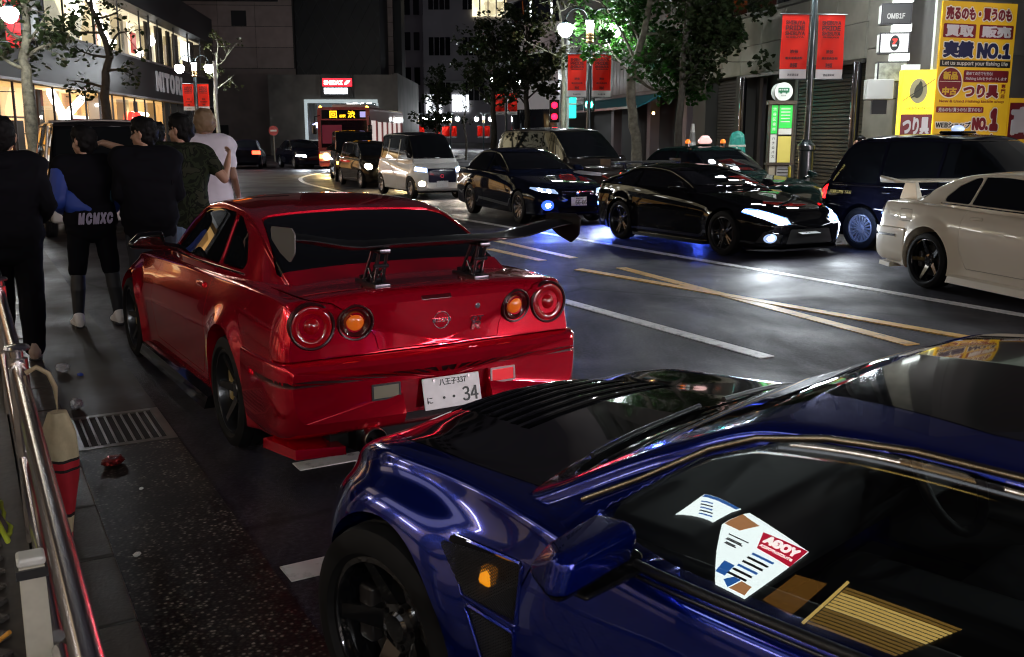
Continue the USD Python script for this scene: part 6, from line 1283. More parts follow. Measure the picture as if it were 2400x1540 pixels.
part(ct, 'pink_band', B(2.8, 7.4, 68.1, 68.5, 5.25, 6.3), gb2); part(ct, 'shop_glow', B(1.0, 7.0, 68.4, 68.5, .4, 2.0), M('shop_glow_mat', (.3, .22, .2), .5, emit=(1, .75, .65), estr=.35)); part(ct, 'white_drum', mov(Manifold.cylinder(1.8, .9, .9, 24), 1.4, 67.2, 0), M('drum_white', (.5, .5, .48), .4, emit=(1, 1, 1), estr=.2), 40)
# ---- right: stone faced building with shutters; the wall runs away from us, the street on its left
tan = [M(f'stone_panel_{k}', (.185 + .02 * k, .18 + .018 * k, .15 + .014 * k), .6, var=.25, vscale=1.6, bump=.001, bscale=60) for k in range(3)]
A = Facade('stone_building', 'stone panelled building with shuttered openings behind the bus stop', (8.95, 21.3), -10, -1)
def panels(Fc, u0, u1, z0, z1, nu, nz, y0=0, th=.05, mats=tan, seed=0):
    r = random.Random(seed)
    for i in range(nu):
        for j in range(nz):
            a, b = u0 + (u1 - u0) * i / nu, u0 + (u1 - u0) * (i + 1) / nu; c, d = z0 + (z1 - z0) * j / nz, z0 + (z1 - z0) * (j + 1) / nz
            Fc.add('panel', B(a + .012, b - .012, y0, y0 + th + r.uniform(0, .006), c + .012, d - .012), mats[r.randrange(3)])
jd = M('joint_grey', (.06, .058, .052), .7)
A.add('wall', cat(B(0, 2.75, -.6, 0, 0, 12), B(2.75, 13.2, -.6, 0, 3.5, 5.22), B(10.2, 10.6, -.6, 0, 0, 3.5), B(13.2, 14.4, -.6, 0, 0, 5.22)), jd)
panels(A, 1.35, 2.70, .15, 10.8, 1, 9, seed=1); panels(A, 2.75, 13.2, 3.5, 5.2, 7, 2, seed=2)
A.add('dark_pier', B(0, 1.3, .001, .04, .15, 12), M('pier_dark', (.055, .052, .048), .5, var=.2, vscale=2))
A.add('ledge', B(2.75, 13.3, -.1, .14, 5.222, 5.32), M('ledge_grey', (.16, .155, .14), .5))
A.add('glazing', B(2.75, 13.3, -.5, -.3, 5.32, 12), M('dark_glazing', (.004, .004, .005), .12))
for u in (3.9, 6.0, 8.1, 10.2, 12.3): A.add('glazing_bar', B(u, u + .06, -.29, -.1, 5.32, 12), mull)
blackc = M('black_column', (.010, .010, .012), .12, coat=.8)
for u in (2.95, 9.75): A.add('column', tm(cyl([u, .12, 0], [u, .12, 3.42], .11, 20)), blackc, 50)
A.add('lintel_trim', B(2.8, 10.1, .02, .10, 3.40, 3.49), M('trim_steel', (.30, .30, .30), .25, .9))
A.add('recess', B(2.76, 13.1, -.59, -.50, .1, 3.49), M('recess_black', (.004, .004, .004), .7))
sh = M('shutter_grey', (.035, .034, .034), .42, .5)
for (u0, u1) in ((3.15, 6.9), (10.75, 12.9)):
    for k in range(34): A.add('shutter_slat', mov(rbox(u0, u1, -.01, .01, .004, .086, .008, 4), 0, -.33, .13 + .097 * k), sh)
for u in (6.9, 9.25): A.add('door_post', B(u, u + .22, -.42, -.3, .1, 3.4), M('frame_dark', (.05, .045, .05), .4))
# far part of the same row: corrugated fascia, awning, dark shop openings
A2 = Facade('awning_shop', 'shop with grey ribbed fascia and teal lit awning behind the trees', (8.95 - .174 * 14.4, 21.3 + .985 * 14.4), -10, -1)
A2.add('wall', cat(B(0, 22, -1.5, -.05, 3.3, 13), B(21, 22, -1.5, 0, 0, 3.3)), M('fascia_grey', (.13, .13, .13), .55, var=.15, vscale=1))
for k in range(40): A2.add('fascia_rib', B(.05 + k * .55, .53 + k * .55, -.048, .01, 3.45, 6.2), M('rib_grey', (.22, .22, .215), .5, var=.15, vscale=1))
A2.add('shop_back', B(0, 22, -1.6, -1.4, 0, 3.3), M('recess_black', (.004, .004, .004), .7))
aw = np.array([[0, 0, 3.28], [12, 0, 3.28], [12, 1.15, 2.78], [0, 1.15, 2.78], [0, 1.15, 2.70], [12, 1.15, 2.70], [12, 0, 3.20], [0, 0, 3.20]]) + [3.0, 0, 0]
A2.add('awning', trimesh.Trimesh(aw, [[0, 1, 2], [0, 2, 3], [3, 2, 5], [3, 5, 4], [4, 5, 6], [4, 6, 7], [0, 3, 4], [0, 4, 7], [1, 6, 5], [1, 5, 2], [0, 7, 6], [0, 6, 1]], process=False), M('awning_teal', (.02, .20, .26), .5))
A2.add('awning_edge', B(3, 15, 1.15, 1.18, 2.70, 2.79), M('awning_edge_white', (.45, .55, .55), .4)); A2.text('awning_text', 'CAFE & BAKERY', 1.6, .08, 5.6, 2.72, 1.185, M('awning_print', (.6, .65, .65), .4), 1, False, .004)
for u in (2.0, 6.4, 12): A2.add('pillar', B(u, u + .45, -.9, -.5, 0, 3.25), M('pillar_pinkgrey', (.20, .16, .17), .5))
for u in (5.4,): A2.add('shop_light', tm(Manifold.sphere(.06, 10).translate([u, -.3, 2.55])), E('small_warm_bulb', (1, .6, .2), 12), 60)
tb = thing('tall_pier_building', 'grey concrete tower rising above the lamp in the centre right', 'building', (0, 0, 0), 0)
part(tb, 'wall', B(3.3, 11, 62, 70, 0, 30), M('tower_grey', (.15, .16, .14), .6, var=.2, vscale=.6)); 
for k in range(5): part(tb, 'pilaster', B(3.6 + k * 1.1, 4.3 + k * 1.1, 61.7, 61.998, 6, 30), M('pilaster_grey', (.20, .21, .19), .6))
part(tb, 'red_plate', B(3.32, 3.9, 61.6, 61.69, 8.8, 9.8), M('plate_red', (.5, .03, .03), .5))
# sign boxes projecting from the dark pier
def sign_box(z, h, m, label, txt=None, tm_=None):
    g = thing('projecting_sign', label, 'sign', (8.18, 21.75, z), -10)
    part(g, 'case', B(-.28, .34, -.13, .13, 0, h), M('case_dark', (.02, .02, .022), .4)); part(g, 'face', B(-.25, .31, -.142, -.132, .03, h - .03), m); part(g, 'side_face', B(-.294, -.282, -.10, .10, .04, h - .04), M('side_face_pale', (.5, .52, .48), .4, emit=(.9, 1, .9), estr=.12))
    part(g, 'edge_light', B(-.02, .36, -.12, .12, h + .02, h + .17), M('edge_light_mat', (.6, .65, .6), .4, emit=(.92, 1, .95), estr=.9))
    if txt: part(g, 'lettering', place2d(mov(ext(fit_text(txt, .36, .11, 2, False), .006)), (-.16, -.143, .12), (1, 0, 0), (0, 0, 1)), tm_)
    return g
sign_box(4.62, .45, M('face_dark', (.03, .03, .03), .4), 'topmost dark projecting sign on the stone pier'); sign_box(4.02, .44, M('face_dark', (.03, .03, .03), .4), 'dark projecting sign with small pale lettering, above the white one', 'OMB1F', M('face_letter', (.3, .3, .28), .4))
g7 = sign_box(3.42, .44, M('face_white', (.55, .55, .55), .4, emit=(1, 1, 1), estr=.18), 'white projecting sign with a red seven in a dark oval')
part(g7, 'oval', place2d(mext(affinity.scale(Point(0, 0).buffer(.16, 24), .62, 1), .006), (.03, -.143, .22), (1, 0, 0), (0, 0, 1)), M('oval_dark', (.01, .015, .012), .4)); part(g7, 'number', place2d(mov(ext(affinity.translate(fit_text('7', .10, .12, 8, False), -.05, -.05), .004)), (.03, -.150, .24), (1, 0, 0), (0, 0, 1)), M('seven_red', (.6, .03, .02), .4, emit=(1, .05, .03), estr=.2)); part(g7, 'white_foot', place2d(mext(sbox(-.045, -.09, .045, -.055), .004), (.03, -.150, .24), (1, 0, 0), (0, 0, 1)), M('plate_white', (.7, .7, .7), .4))
sign_box(2.82, .44, M('face_photo', (.22, .23, .19), .4, var=.7, vscale=7), 'square projecting sign with a pale picture, lowest of its stack')
bx = thing('wall_box', 'pale grey air unit fixed to the dark pier', 'wall unit', (8.02, 21.4, 2.45), -10); part(bx, 'case', tm(rbox(-.45, .1, -.2, .2, 0, .42, .02)), M('unit_pale', (.40, .41, .38), .5), 30); part(bx, 'bracket', B(-.3, .0, -.1, .1, -.3, -.003), mull)
# yellow lit box at the corner and the big yellow poster round the corner
yl = M('yellow_lit', (.72, .52, .02), .4, emit=(1, .80, .02), estr=.85); dred = M('sign_dark_red', (.20, .008, .015), .45); navy = M('sign_navy', (.012, .015, .07), .45); wht = M('sign_white_print', (.68, .64, .64), .45); halo = M('sign_halo', (.75, .70, .62), .45); blackp = M('sign_black_print', (.012, .010, .008), .45)
yb = thing('yellow_light_box', 'bright yellow upright light box with a fish emblem at the building corner', 'sign', (8.55, 21.05, .9), -6)
part(yb, 'case', B(-.34, .34, .0, .25, 0, 2.15), yl); part(yb, 'white_top', B(-.32, .0, .0, .25, 2.152, 2.26), M('case_white', (.6, .65, .6), .4, emit=(.9, 1, .9), estr=.25))
def onface(root, nm, poly, x, z, y, m, th=.006): return part(root, nm, place2d(mov(ext(poly, th)), (x, y, z), (1, 0, 0), (0, 0, 1)), m)
fish = unary_union([affinity.rotate(affinity.scale(Point(0, 0).buffer(.12, 24), .7, 1.25), -12), Polygon([(-.02, .12), (.03, .22), (.08, .13)]), Polygon([(-.18, -.16), (.0, -.10), (-.05, -.05)])])
onface(yb, 'emblem_ring', affinity.scale(Point(0, 0).buffer(.21, 28), .85, 1.2), 0, 1.72, -.004, M('emblem_olive', (.45, .42, .22), .5), .004); onface(yb, 'emblem', fish, 0, 1.72, -.008, M('emblem_dark', (.04, .045, .015), .5), .004); onface(yb, 'emblem_rod', LineString([(-.3, -.2), (.32, .24)]).buffer(.008), 0, 1.72, -.012, blackp, .003)
onface(yb, 'small_text', fit_text('ーナカウトバイー', .48, .06, 1), -.24, 1.33, -.004, blackp); onface(yb, 'red_panel', sbox(-.30, .0, .30, .46).buffer(.02), 0, .76, -.004, dred, .004); onface(yb, 'red_panel_text', fit_text('つり具', .54, .38, 4), -.27, .80, -.008, wht)
onface(yb, 'kana_halo', text_poly('お', .30, 4).buffer(.02), -.16, .36, -.004, halo, .004); onface(yb, 'kana', text_poly('お', .30, 4), -.16, .36, -.008, dred)
Bf = Facade('corner_wall', 'dark stone flank wall round the corner carrying the yellow poster', (8.99, 21.2), 72, 1)
Bf.add('wall', B(.25, 14, -2, -.06, 0, 12), jd); panels(Bf, .3, 13.9, .1, 4.5, 9, 4, -.058, .05, [M(f'dark_stone_{k}', (.065 + .01 * k, .06 + .01 * k, .056 + .009 * k), .6, var=.2, vscale=1.5) for k in range(3)], 4)
Bf.add('pale_fascia', B(-.05, 14, -.05, .55, 4.72, 5.4), M('fascia_pale_green', (.42, .46, .40), .5, emit=(.8, 1, .8), estr=.05)); Bf.add('corner_strip', B(-.16, .10, -.05, .02, 2.2, 4.7), M('corner_pale', (.5, .55, .48), .45))
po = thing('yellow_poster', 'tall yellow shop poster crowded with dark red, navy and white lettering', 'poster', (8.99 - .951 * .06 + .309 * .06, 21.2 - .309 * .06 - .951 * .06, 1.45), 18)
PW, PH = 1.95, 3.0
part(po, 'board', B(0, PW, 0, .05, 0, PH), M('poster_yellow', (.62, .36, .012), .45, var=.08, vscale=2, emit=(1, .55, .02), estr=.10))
def row(nm, txt, x0, x1, f0, f1, m, bold=4, hal=None, cjk=True):
    w, h = (x1 - x0) * PW, (f1 - f0) * PH; p = fit_text(txt, w, h, bold, cjk)
    if hal is not None: onface(po, nm + '_halo', p.buffer(.022), x0 * PW, PH * (1 - f1), -.002, hal, .004)
    onface(po, nm, p, x0 * PW, PH * (1 - f1), -.007, m, .004)
def bar(nm, x0, x1, f0, f1, m, r=.03): onface(po, nm, sbox(x0 * PW, PH * (1 - f1), x1 * PW, PH * (1 - f0)).buffer(-r).buffer(r), 0, 0, -.002, m, .004)
row('headline', '売るのも・買うのも', .05, .93, .035, .125, dred, 4, halo)
bar('red_box', .03, .46, .15, .245, dred); bar('red_box', .51, .97, .15, .245, dred); row('box_text', '買取', .06, .43, .158, .237, wht, 4); row('box_text', '販売', .54, .94, .158, .237, wht, 4)
row('navy_text', '実績', .05, .45, .265, .38, navy, 4, halo); row('navy_text', 'NO.1', .50, .96, .275, .38, navy, 5, halo, False)
bar('black_strip', .02, .97, .395, .442, blackp, .005); row('strip_text', 'Let us support your fishing life', .05, .93, .402, .436, halo, 1, None, False)
onface(po, 'disc_halo', Point(0, 0).buffer(.325, 30), .34, PH * .45, -.001, halo, .003); onface(po, 'disc', Point(0, 0).buffer(.30, 30), .34, PH * .45, -.004, dred, .003)
yt = M('yellow_print', (.65, .40, .03), .45); onface(po, 'disc_text', fit_text('新品', .38, .17, 4), .15, PH * .45 + .06, -.008, yt, .003); onface(po, 'disc_text', fit_text('中古', .38, .17, 4), .15, PH * .45 - .26, -.008, yt, .003); onface(po, 'disc_line', sbox(0, 0, .54, .012), .07, PH * .45 + .015, -.008, halo, .003)
bar('red_strip', .35, .96, .462, .545, dred); row('strip_text', '初めての方でも安心!', .38, .74, .472, .497, wht, 1); row('strip_text', 'Fishing Lifeをサポートします', .38, .94, .508, .535, wht, 1)
row('tackle_text', 'つり具', .36, .84, .562, .655, dred, 4, halo); row('side_text', '専', .875, .935, .555, .585, dred, 2); row('side_text', '門', .875, .935, .59, .62, dred, 2); row('side_text', '店', .875, .935, .625, .655, dred, 2)
row('line_text', 'New & Used Fishing tackle shop', .05, .93, .668, .692, dred, 1, None, False)
bar('red_strip', .02, .66, .715, .758, dred); row('strip_text', '売るのも! 買うのも! 探すのも!', .05, .63, .722, .751, wht, 1)
row('web_text', 'WEBショップ', .03, .50, .822, .865, blackp, 3, halo); row('big_number', 'NO.', .52, .74, .79, .88, dred, 6, halo, False); row('big_number', '1', .76, .88, .725, .885, dred, 8, halo, False)
row('shop_text', 'ベリーネット', .18, .86, .905, .955, dred, 3, halo); bar('white_strip', .03, .14, .918, .945, wht, .005)
p2 = thing('yellow_poster', 'lower yellow poster with big white lettering at the right picture edge', 'poster', (8.99 + .951 * 1.95 + .309 * .03, 21.2 + .309 * 1.95 - .951 * .03, .9), 18)
part(p2, 'board', B(0, 2.6, 0, .05, 0, 1.6), M('poster_yellow', (.62, .36, .012), .45)); onface(p2, 'red_field', sbox(.02, .72, 2.58, 1.50), 0, 0, -.003, dred, .004); onface(p2, 'white_text', fit_text('高価買取', 2.4, .62, 5), .06, .80, -.008, wht, .005); onface(p2, 'black_text', fit_text('タックルは高く', 2.3, .28, 3), .06, .36, -.004, blackp, .004)
# ================================================================== bus stop, wrapped board, guard rail, signals
bs = thing('bus_stop', 'bus stop pillar with round bus sign on top and green panels', 'bus stop', (6.05, 22.4, .12), -4)
fr = M('stop_frame', (.05, .035, .02), .5)
part(bs, 'frame', cat(B(-.27, -.23, -.12, .12, 0, 2.3), B(.23, .27, -.12, .12, 0, 2.3), B(-.09, -.06, -.125, .12, 0, 2.3), B(-.31, .31, -.15, .15, 2.26, 2.34), B(-.30, .30, -.14, .14, .92, .97), B(-.27, .27, -.12, .12, 0, .1), B(-.26, .26, .09, .12, .1, 2.26)), fr)
gr = M('panel_green', (.02, .40, .05), .4, emit=(.05, 1, .12), estr=.22); yel = M('panel_yellow', (.45, .38, .08), .45, emit=(.9, .75, .15), estr=.14); pw = M('panel_white', (.5, .5, .45), .45, emit=(.9, .9, .75), estr=.10)
part(bs, 'panel', B(-.23, -.09, -.11, -.09, 1.62, 2.24), gr, label='narrow green panel'); part(bs, 'panel', B(-.06, .23, -.11, -.09, 1.74, 2.24), gr, label='wide green panel'); part(bs, 'panel', B(-.06, .23, -.11, -.09, 1.60, 1.73), pw); part(bs, 'panel', B(-.06, .23, -.11, -.09, .98, 1.56), yel); part(bs, 'panel', B(-.23, -.09, -.11, -.09, .98, 1.60), pw); part(bs, 'panel', B(-.23, -.09, -.11, -.09, .12, .90), M('panel_cream', (.42, .36, .26), .5)); part(bs, 'timetable', B(-.06, .23, -.11, -.09, .12, .90), M('panel_grey', (.30, .30, .29), .5))
for k, ch in enumerate('渋谷区役所'): onface(bs, 'lettering', fit_text(ch, .07, .07, 1), -.195, 2.12 - .11 * k, -.114, pw, .003)
for k in range(5): onface(bs, 'text_line', sbox(0, 0, .20, .022), -.02, 2.15 - .07 * k, -.114, pw, .003)
for k in range(9): onface(bs, 'timetable_line', sbox(0, 0, .24, .018), -.04, .82 - .075 * k, -.114, blackp, .003)
for k, ch in enumerate('ハチ公バス'): onface(bs, 'lettering', fit_text(ch, .06, .06, 1), -.19, 1.48 - .10 * k, -.114, blackp, .003)
part(bs, 'disc', tm(cyl([.03, -.03, 2.54], [.03, .03, 2.54], .20, 32)), M('disc_pale', (.55, .58, .52), .4), 35); part(bs, 'disc_rim', tm(cyl([-.03, .05, 2.53], [-.03, .10, 2.53], .20, 32)), M('disc_rim_pale', (.42, .46, .42), .4), 35)
bus_icon = unary_union([sbox(-.11, -.035, .11, .045).buffer(.012), Point(-.06, -.05).buffer(.022), Point(.06, -.05).buffer(.022)]).difference(unary_union([sbox(-.10 + k * .05, .0, -.065 + k * .05, .035) for k in range(4)])); onface(bs, 'bus_mark', bus_icon, .03, 2.565, -.034, M('mark_green', (.01, .12, .05), .4), .004); onface(bs, 'disc_text', fit_text('のりば', .11, .03, 1), -.025, 2.44, -.034, blackp, .003)
wr = thing('wrapped_board', 'upright board wrapped in green plastic sheet and tied with tape', 'wrapped board', (5.50, 24.2, .12), -8)
t = trimesh.creation.icosphere(4, 1.0); v = t.vertices; sgn = np.sign(v) * np.abs(v) ** .6; v2 = sgn * [.20, .10, .55]; v2 += (meshkit.fbm(v * 4, 3)[:, None] - .5) * .06 * v; v2[:, 2] += 1.12; t.vertices = v2
part(wr, 'sheet', t, M('sheet_green', (.02, .28, .22), .28, coat=.3, bump=.004, bscale=30), 50); part(wr, 'stand', cat(cyl([-.12, 0, 0], [-.12, 0, .7], .015, 8), cyl([.12, 0, 0], [.12, 0, .7], .015, 8)), mull)
part(wr, 'tape', cat(rbox(-.205, .205, -.105, .105, 1.30, 1.35, .01), rbox(-.205, .205, -.108, .108, 1.0, 1.04, .01), rbox(-.03, .01, -.11, .11, .8, 1.3, .01)), M('tape_pale', (.45, .5, .42), .4), 30)
grl = M('guard_pale', (.38, .38, .34), .4); 
def guard(p, q, label):
    g = thing('guard_rail', label, 'guard rail', (0, 0, 0), 0, 'pipe guard rails on the far kerb'); p = np.array([*p, .12]); q = np.array([*q, .12]); n = max(2, int(np.linalg.norm(q - p) / 1.6) + 1)
    for z in (.32, .62): part(g, 'rail', tm(cyl(p + [0, 0, z], q + [0, 0, z], .028, 12)), grl, 50)
    for t_ in np.linspace(0, 1, n): a = p + (q - p) * t_; part(g, 'post', tm(cyl(a, a + [0, 0, .68], .032, 12)), grl, 50)
guard((6.5, 19.2), (8.6, 15.3), 'pipe guard rail right of the near lamp post'); guard((5.6, 21.2), (3.2, 27.6), 'pipe guard rail between the two near lamp posts'); guard((2.2, 31.4), (.8, 36.5), 'pipe guard rail beyond the second lamp post')
yp = thing('yellow_post', 'slim yellow bollard beside the near lamp post', 'bollard', (5.72, 20.3, .12), 0); part(yp, 'tube', tm(cyl([0, 0, 0], [0, 0, .95], .03, 14)), M('bollard_yellow', (.6, .5, .02), .4), 50); part(yp, 'cap', tm(Manifold.sphere(.032, 12).translate([0, 0, .95])), M('bollard_cap', (.3, .28, .1), .4), 50)
tk = thing('striped_cone', 'grey striped traffic cone standing behind the dark taxi', 'traffic cone', (4.55, 25.0, .12), 0)
for k in range(6): part(tk, 'band', revolve([(.0001, .55 + k * .22), (.17 - k * .022, .55 + k * .22), (.15 - k * .022, .76 + k * .22), (.0001, .76 + k * .22)], 18), M('cone_white', (.45, .45, .42), .5) if k % 2 else M('cone_grey', (.16, .16, .15), .5), 35)
part(tk, 'cone_foot', B(-.2, .2, -.2, .2, 0, .55), M('cone_grey', (.16, .16, .15), .5))
ps = thing('pedestrian_signal', 'signal head with two glowing red lamps beyond the lamp post', 'traffic signal', (2.02, 47.5, 0), 0)
part(ps, 'pole', tm(cyl([.35, .2, 0], [.35, .2, 4.2], .06, 12)), pole_green, 50); part(ps, 'housing', tm(rbox(-.24, .24, -.08, .2, 2.25, 3.3, .04)), M('signal_black', (.012, .012, .012), .4), 30)
for z in (2.52, 3.05): part(ps, 'lamp', tm(Manifold.sphere(.145, 18).scale([1, .3, 1]).translate([0, -.09, z])), E('signal_red', (1, .004, .02), 7), 60)
gs = thing('green_signal', 'traffic signal glowing green behind the lamp post', 'traffic signal', (2.62, 34.0, 0), 0)
part(gs, 'pole', tm(cyl([-.72, .1, .0], [-.72, .1, 4.9], .055, 12)), M('pole_pale', (.45, .47, .46), .4), 50); part(gs, 'arm', tm(cyl([-.72, .1, 2.72], [0, .1, 2.72], .03, 10)), M('pole_pale', (.45, .47, .46), .4), 50); part(gs, 'housing', tm(rbox(-.18, .20, -.05, .2, 2.48, 2.92, .04)), M('signal_black', (.012, .012, .012), .4), 30); part(gs, 'lamp', tm(Manifold.sphere(.13, 18).scale([1, .3, 1]).translate([0, -.06, 2.70])), E('signal_green', (.02, 1, .72), 45), 60); part(gs, 'painted_teal_glow', tm(rbox(-.70, -.42, .12, .18, 2.25, 3.0, .05)), E('teal_glow_paint', (.03, .9, .75), .7), 40)  # last part: signal light on a pillar, painted as a teal glowing panel
rsn = thing('no_entry_sign', 'small red and white no entry sign in front of the brown building', 'road sign', (-14.9, 62, 0), 0); part(rsn, 'pole', tm(cyl([0, .05, 0], [0, .05, 1.9], .03, 8)), grl); part(rsn, 'disc', tm(cyl([0, .0, 1.9], [0, .03, 1.9], .3, 24)), M('sign_red_paint', (.5, .03, .03), .4)); part(rsn, 'bar', B(-.2, .2, -.01, -.002, 1.85, 1.95), wht)
lp = thing('slim_pole', 'slim pale pole right of the left lamp and its banners', 'pole', (-14.2, 48.0, 0), 0); part(lp, 'shaft', tm(cyl([0, 0, 0], [0, 0, 5.1], .05, 12)), M('pole_pale', (.45, .47, .46), .4), 50); part(lp, 'sleeve', tm(cyl([0, 0, 3.6], [0, 0, 5.12], .085, 12)), M('sleeve_pale', (.6, .6, .6), .4), 50)
# ================================================================== trees
bark = M('bark', (.11, .10, .075), .85, var=.55, vscale=7, bump=.012, bscale=22); bark_dark = M('bark_dark', (.04, .034, .026), .85, var=.4, vscale=7, bump=.01, bscale=22)
def leafmat(name, c):
    if name in _m: return _m[name]
    n = {'g': ('geometry', {}), 'r': ('rgb_ramp', {'ramp': [(0, tuple(x * .55 for x in c)), (.6, c), (1, tuple(min(1, x * 1.7) for x in c))]}), 'p': ('principled_bsdf', {'roughness': .42}), 't': ('translucent_bsdf', {}), 'm': ('mix_closure', {'fac': .38})}
    _m[name] = usdkit.material(stage, '/World/Looks/' + name, n, [('g.random_per_island', 'r.fac'), ('r.color', 'p.base_color'), ('r.color', 't.color'), ('p.BSDF', 'm.closure1'), ('t.BSDF', 'm.closure2')], surface='m.closure'); return _m[name]
def leaves(centers, radii, counts, size, seed):
    rs = np.random.RandomState(seed); V = []; Fc = []; base = np.array([[0, -.5, 0], [.38, -.12, .05], [.30, .25, .03], [0, .62, -.04], [-.30, .25, .03], [-.38, -.12, .05]]); tri = np.array([[0, 1, 3], [1, 2, 3], [0, 3, 5], [3, 4, 5]]); k = 0
    for c, r, n in zip(centers, radii, counts):
        d = rs.normal(size=(n, 3)); d /= np.linalg.norm(d, axis=1, keepdims=True); p = c + d * (r * rs.uniform(.25, 1, (n, 1)) ** .6)
        for q in p:
            R = trimesh.transformations.euler_matrix(rs.uniform(-1.1, 1.1), rs.uniform(-1.1, 1.1), rs.uniform(0, 6.3))[:3, :3]
            V.append(base * size * rs.uniform(.6, 1.3) @ R.T + q); Fc.append(tri + k); k += 6
    return trimesh.Trimesh(np.vstack(V), np.vstack(Fc), process=False)
def tree(label, pos, trunk, r0, limbs, lm, size, dens, seed, bk=bark, sp=.45, group=None):
    """trunk: local points; limbs: (start index, end point, clumps)"""
    g = thing('street_tree', label, 'tree', pos, 0, group); rs = np.random.RandomState(seed); trunk = np.array(trunk, float)
    tt = np.linspace(0, 1, len(trunk)); f = np.linspace(0, 1, 20); P = np.stack([_P(tt, trunk[:, k])(f) for k in range(3)], 1); P[:, :2] += rs.normal(0, r0 * .12, (20, 2)) * (f[:, None] > .02)
    rad = r0 * (1.15 - .75 * f) * (1 + .10 * rs.rand(20))
    knots = [tm(Manifold.sphere(r0 * .55, 10).translate(P[i] + np.array([r0 * .5, -.03, 0]))) for i in (7, 11)] if r0 > .08 else []
    part(g, 'trunk', cat(tube(P, rad, 10), *knots), bk, 60)
    C, Rr, N = [], [], []; tw = []
    for (i0, end, clumps) in limbs:
        a = P[int(i0 * 19)]; b = np.array(end, float); m_ = (a + b) / 2 + rs.normal(0, .12, 3); q = np.stack([_P([0, .5, 1], [a[k], m_[k], b[k]])(np.linspace(0, 1, 8)) for k in range(3)], 1)
        ra = r0 * .42 * (1 - .3 * i0); part(g, 'limb', tube(q, np.linspace(ra, ra * .25, 8), 7), bk, 60)
        for _ in range(clumps):
            t_ = rs.uniform(.35, 1.05); c = a + (b - a) * t_ + rs.normal(0, sp, 3) * [1, 1, .7]; C.append(c); Rr.append(rs.uniform(.22, .5) * sp / .45); N.append(int(dens * rs.uniform(.6, 1.4)))
            s_ = q[min(7, int(t_ * 7))]; tw.append(tube(np.array([s_, (s_ + c) / 2 + rs.normal(0, .04, 3), c]), np.array([.014, .010, .005]), 5))
    tag(part(g, 'twigs', cat(*tw), bk, 60), kind='stuff')
    tag(part(g, 'crown', leaves(C, Rr, N, size, seed + 1), lm), kind='stuff')
    return g
lf_green = leafmat('leaf_green', (.028, .115, .012)); lf_dark = leafmat('leaf_dark', (.035, .055, .018)); lf_olive = leafmat('leaf_olive', (.07, .08, .025))
tree('plane tree with knotted trunk and lamp lit green leaves right of the double lamp', (3.66, 29.0, .1), [(0, 0, 0), (.0, 0, 1.2), (-.13, 0, 2.0), (-.22, 0, 3.1), (-.05, 0, 3.9), (.15, .1, 4.6), (.35, .2, 5.8), (.4, .3, 7.4)], .145,
     [(.50, (-1.0, 2.0, 4.9), 7), (.55, (-1.0, 2.2, 5.6), 9), (.55, (.9, 1.8, 4.4), 12), (.6, (1.6, .5, 3.5), 14), (.65, (-.7, 2.4, 6.0), 9), (.7, (2.0, 0, 5.0), 14), (.8, (1.2, .8, 6.2), 12), (.9, (-.5, .4, 6.9), 10), (.95, (1.8, .2, 6.6), 12), (.6, (2.3, 1.0, 4.1), 14), (.5, (1.3, .3, 2.9), 10)], lf_green, .15, 60, 11)
tree('tree with dark drooping foliage in front of the stone building', (4.6, 27.6, .1), [(0, 0, 0), (.05, 0, 2), (.1, 0, 3.8), (.2, 0, 5.2), (.3, 0, 7)], .10, [(.4, (1.2, 0, 4.4), 12), (.5, (.9, .3, 5.2), 12), (.6, (1.6, .2, 5.4), 12), (.7, (.2, .3, 6.2), 12), (.8, (1.1, .2, 6.6), 12), (.45, (.5, .2, 3.4), 10)], lf_dark, .15, 60, 12, bark_dark)
tree('slender pale tree trunk just left of the double lamp', (1.78, 33.4, .1), [(0, 0, 0), (-.06, 0, 1.5), (-.05, 0, 3.2), (-.1, 0, 4.0), (-.12, 0, 4.8), (-.3, 0, 5.9)], .085, [(.68, (-.95, .1, 4.5), 5), (.75, (.45, .1, 4.5), 4), (.85, (-.9, .2, 5.3), 5), (.95, (-.5, 0, 6.2), 5), (.95, (.2, .1, 6.3), 4)], lf_olive, .13, 16, 13, M('bark_pale', (.22, .22, .16), .8, var=.35, vscale=7, bump=.008, bscale=22))
for k, (x, y, lab) in enumerate(((-1.05, 55, 'dark street tree left of the red banner among the lamps'), (.75, 52, 'dark street tree right of the red banner among the lamps'))):
    tree(lab, (x, y, .1), [(0, 0, 0), (.05, 0, 2), (.0, 0, 3.5), (.1, 0, 5), (0, 0, 7)], .16, [(.45, (-1.4, 0, 4.8), 10), (.5, (1.2, .2, 4.6), 9), (.6, (-1.0, .2, 6.0), 10), (.7, (1.1, .1, 6.2), 10), (.85, (.0, .2, 7.3), 10), (.9, (-.8, 0, 7.4), 8)], lf_dark, .22, 45, 20 + k, bark_dark, .6)
tree('dark young tree before the lit windows of the grey building', (-5.6, 74, .1), [(0, 0, 0), (0, 0, 2), (.1, 0, 4), (0, 0, 5.6)], .10, [(.4, (-.8, 0, 2.8), 8), (.5, (.9, 0, 2.6), 8), (.6, (-.5, 0, 4.2), 8), (.8, (.5, 0, 4.6), 8), (.9, (0, 0, 6), 7)], lf_dark, .22, 45, 31, bark_dark, .5)
tree('bare small tree between the far lamps', (-2.9, 62, .1), [(0, 0, 0), (.05, 0, 1.2), (-.1, 0, 2.2), (.1, 0, 3.3)], .07, [(.5, (-.6, 0, 2.9), 2), (.6, (.6, 0, 2.7), 2), (.8, (-.3, 0, 3.7), 2), (.9, (.5, 0, 3.6), 2)], lf_dark, .12, 5, 33, bark_dark, .25)
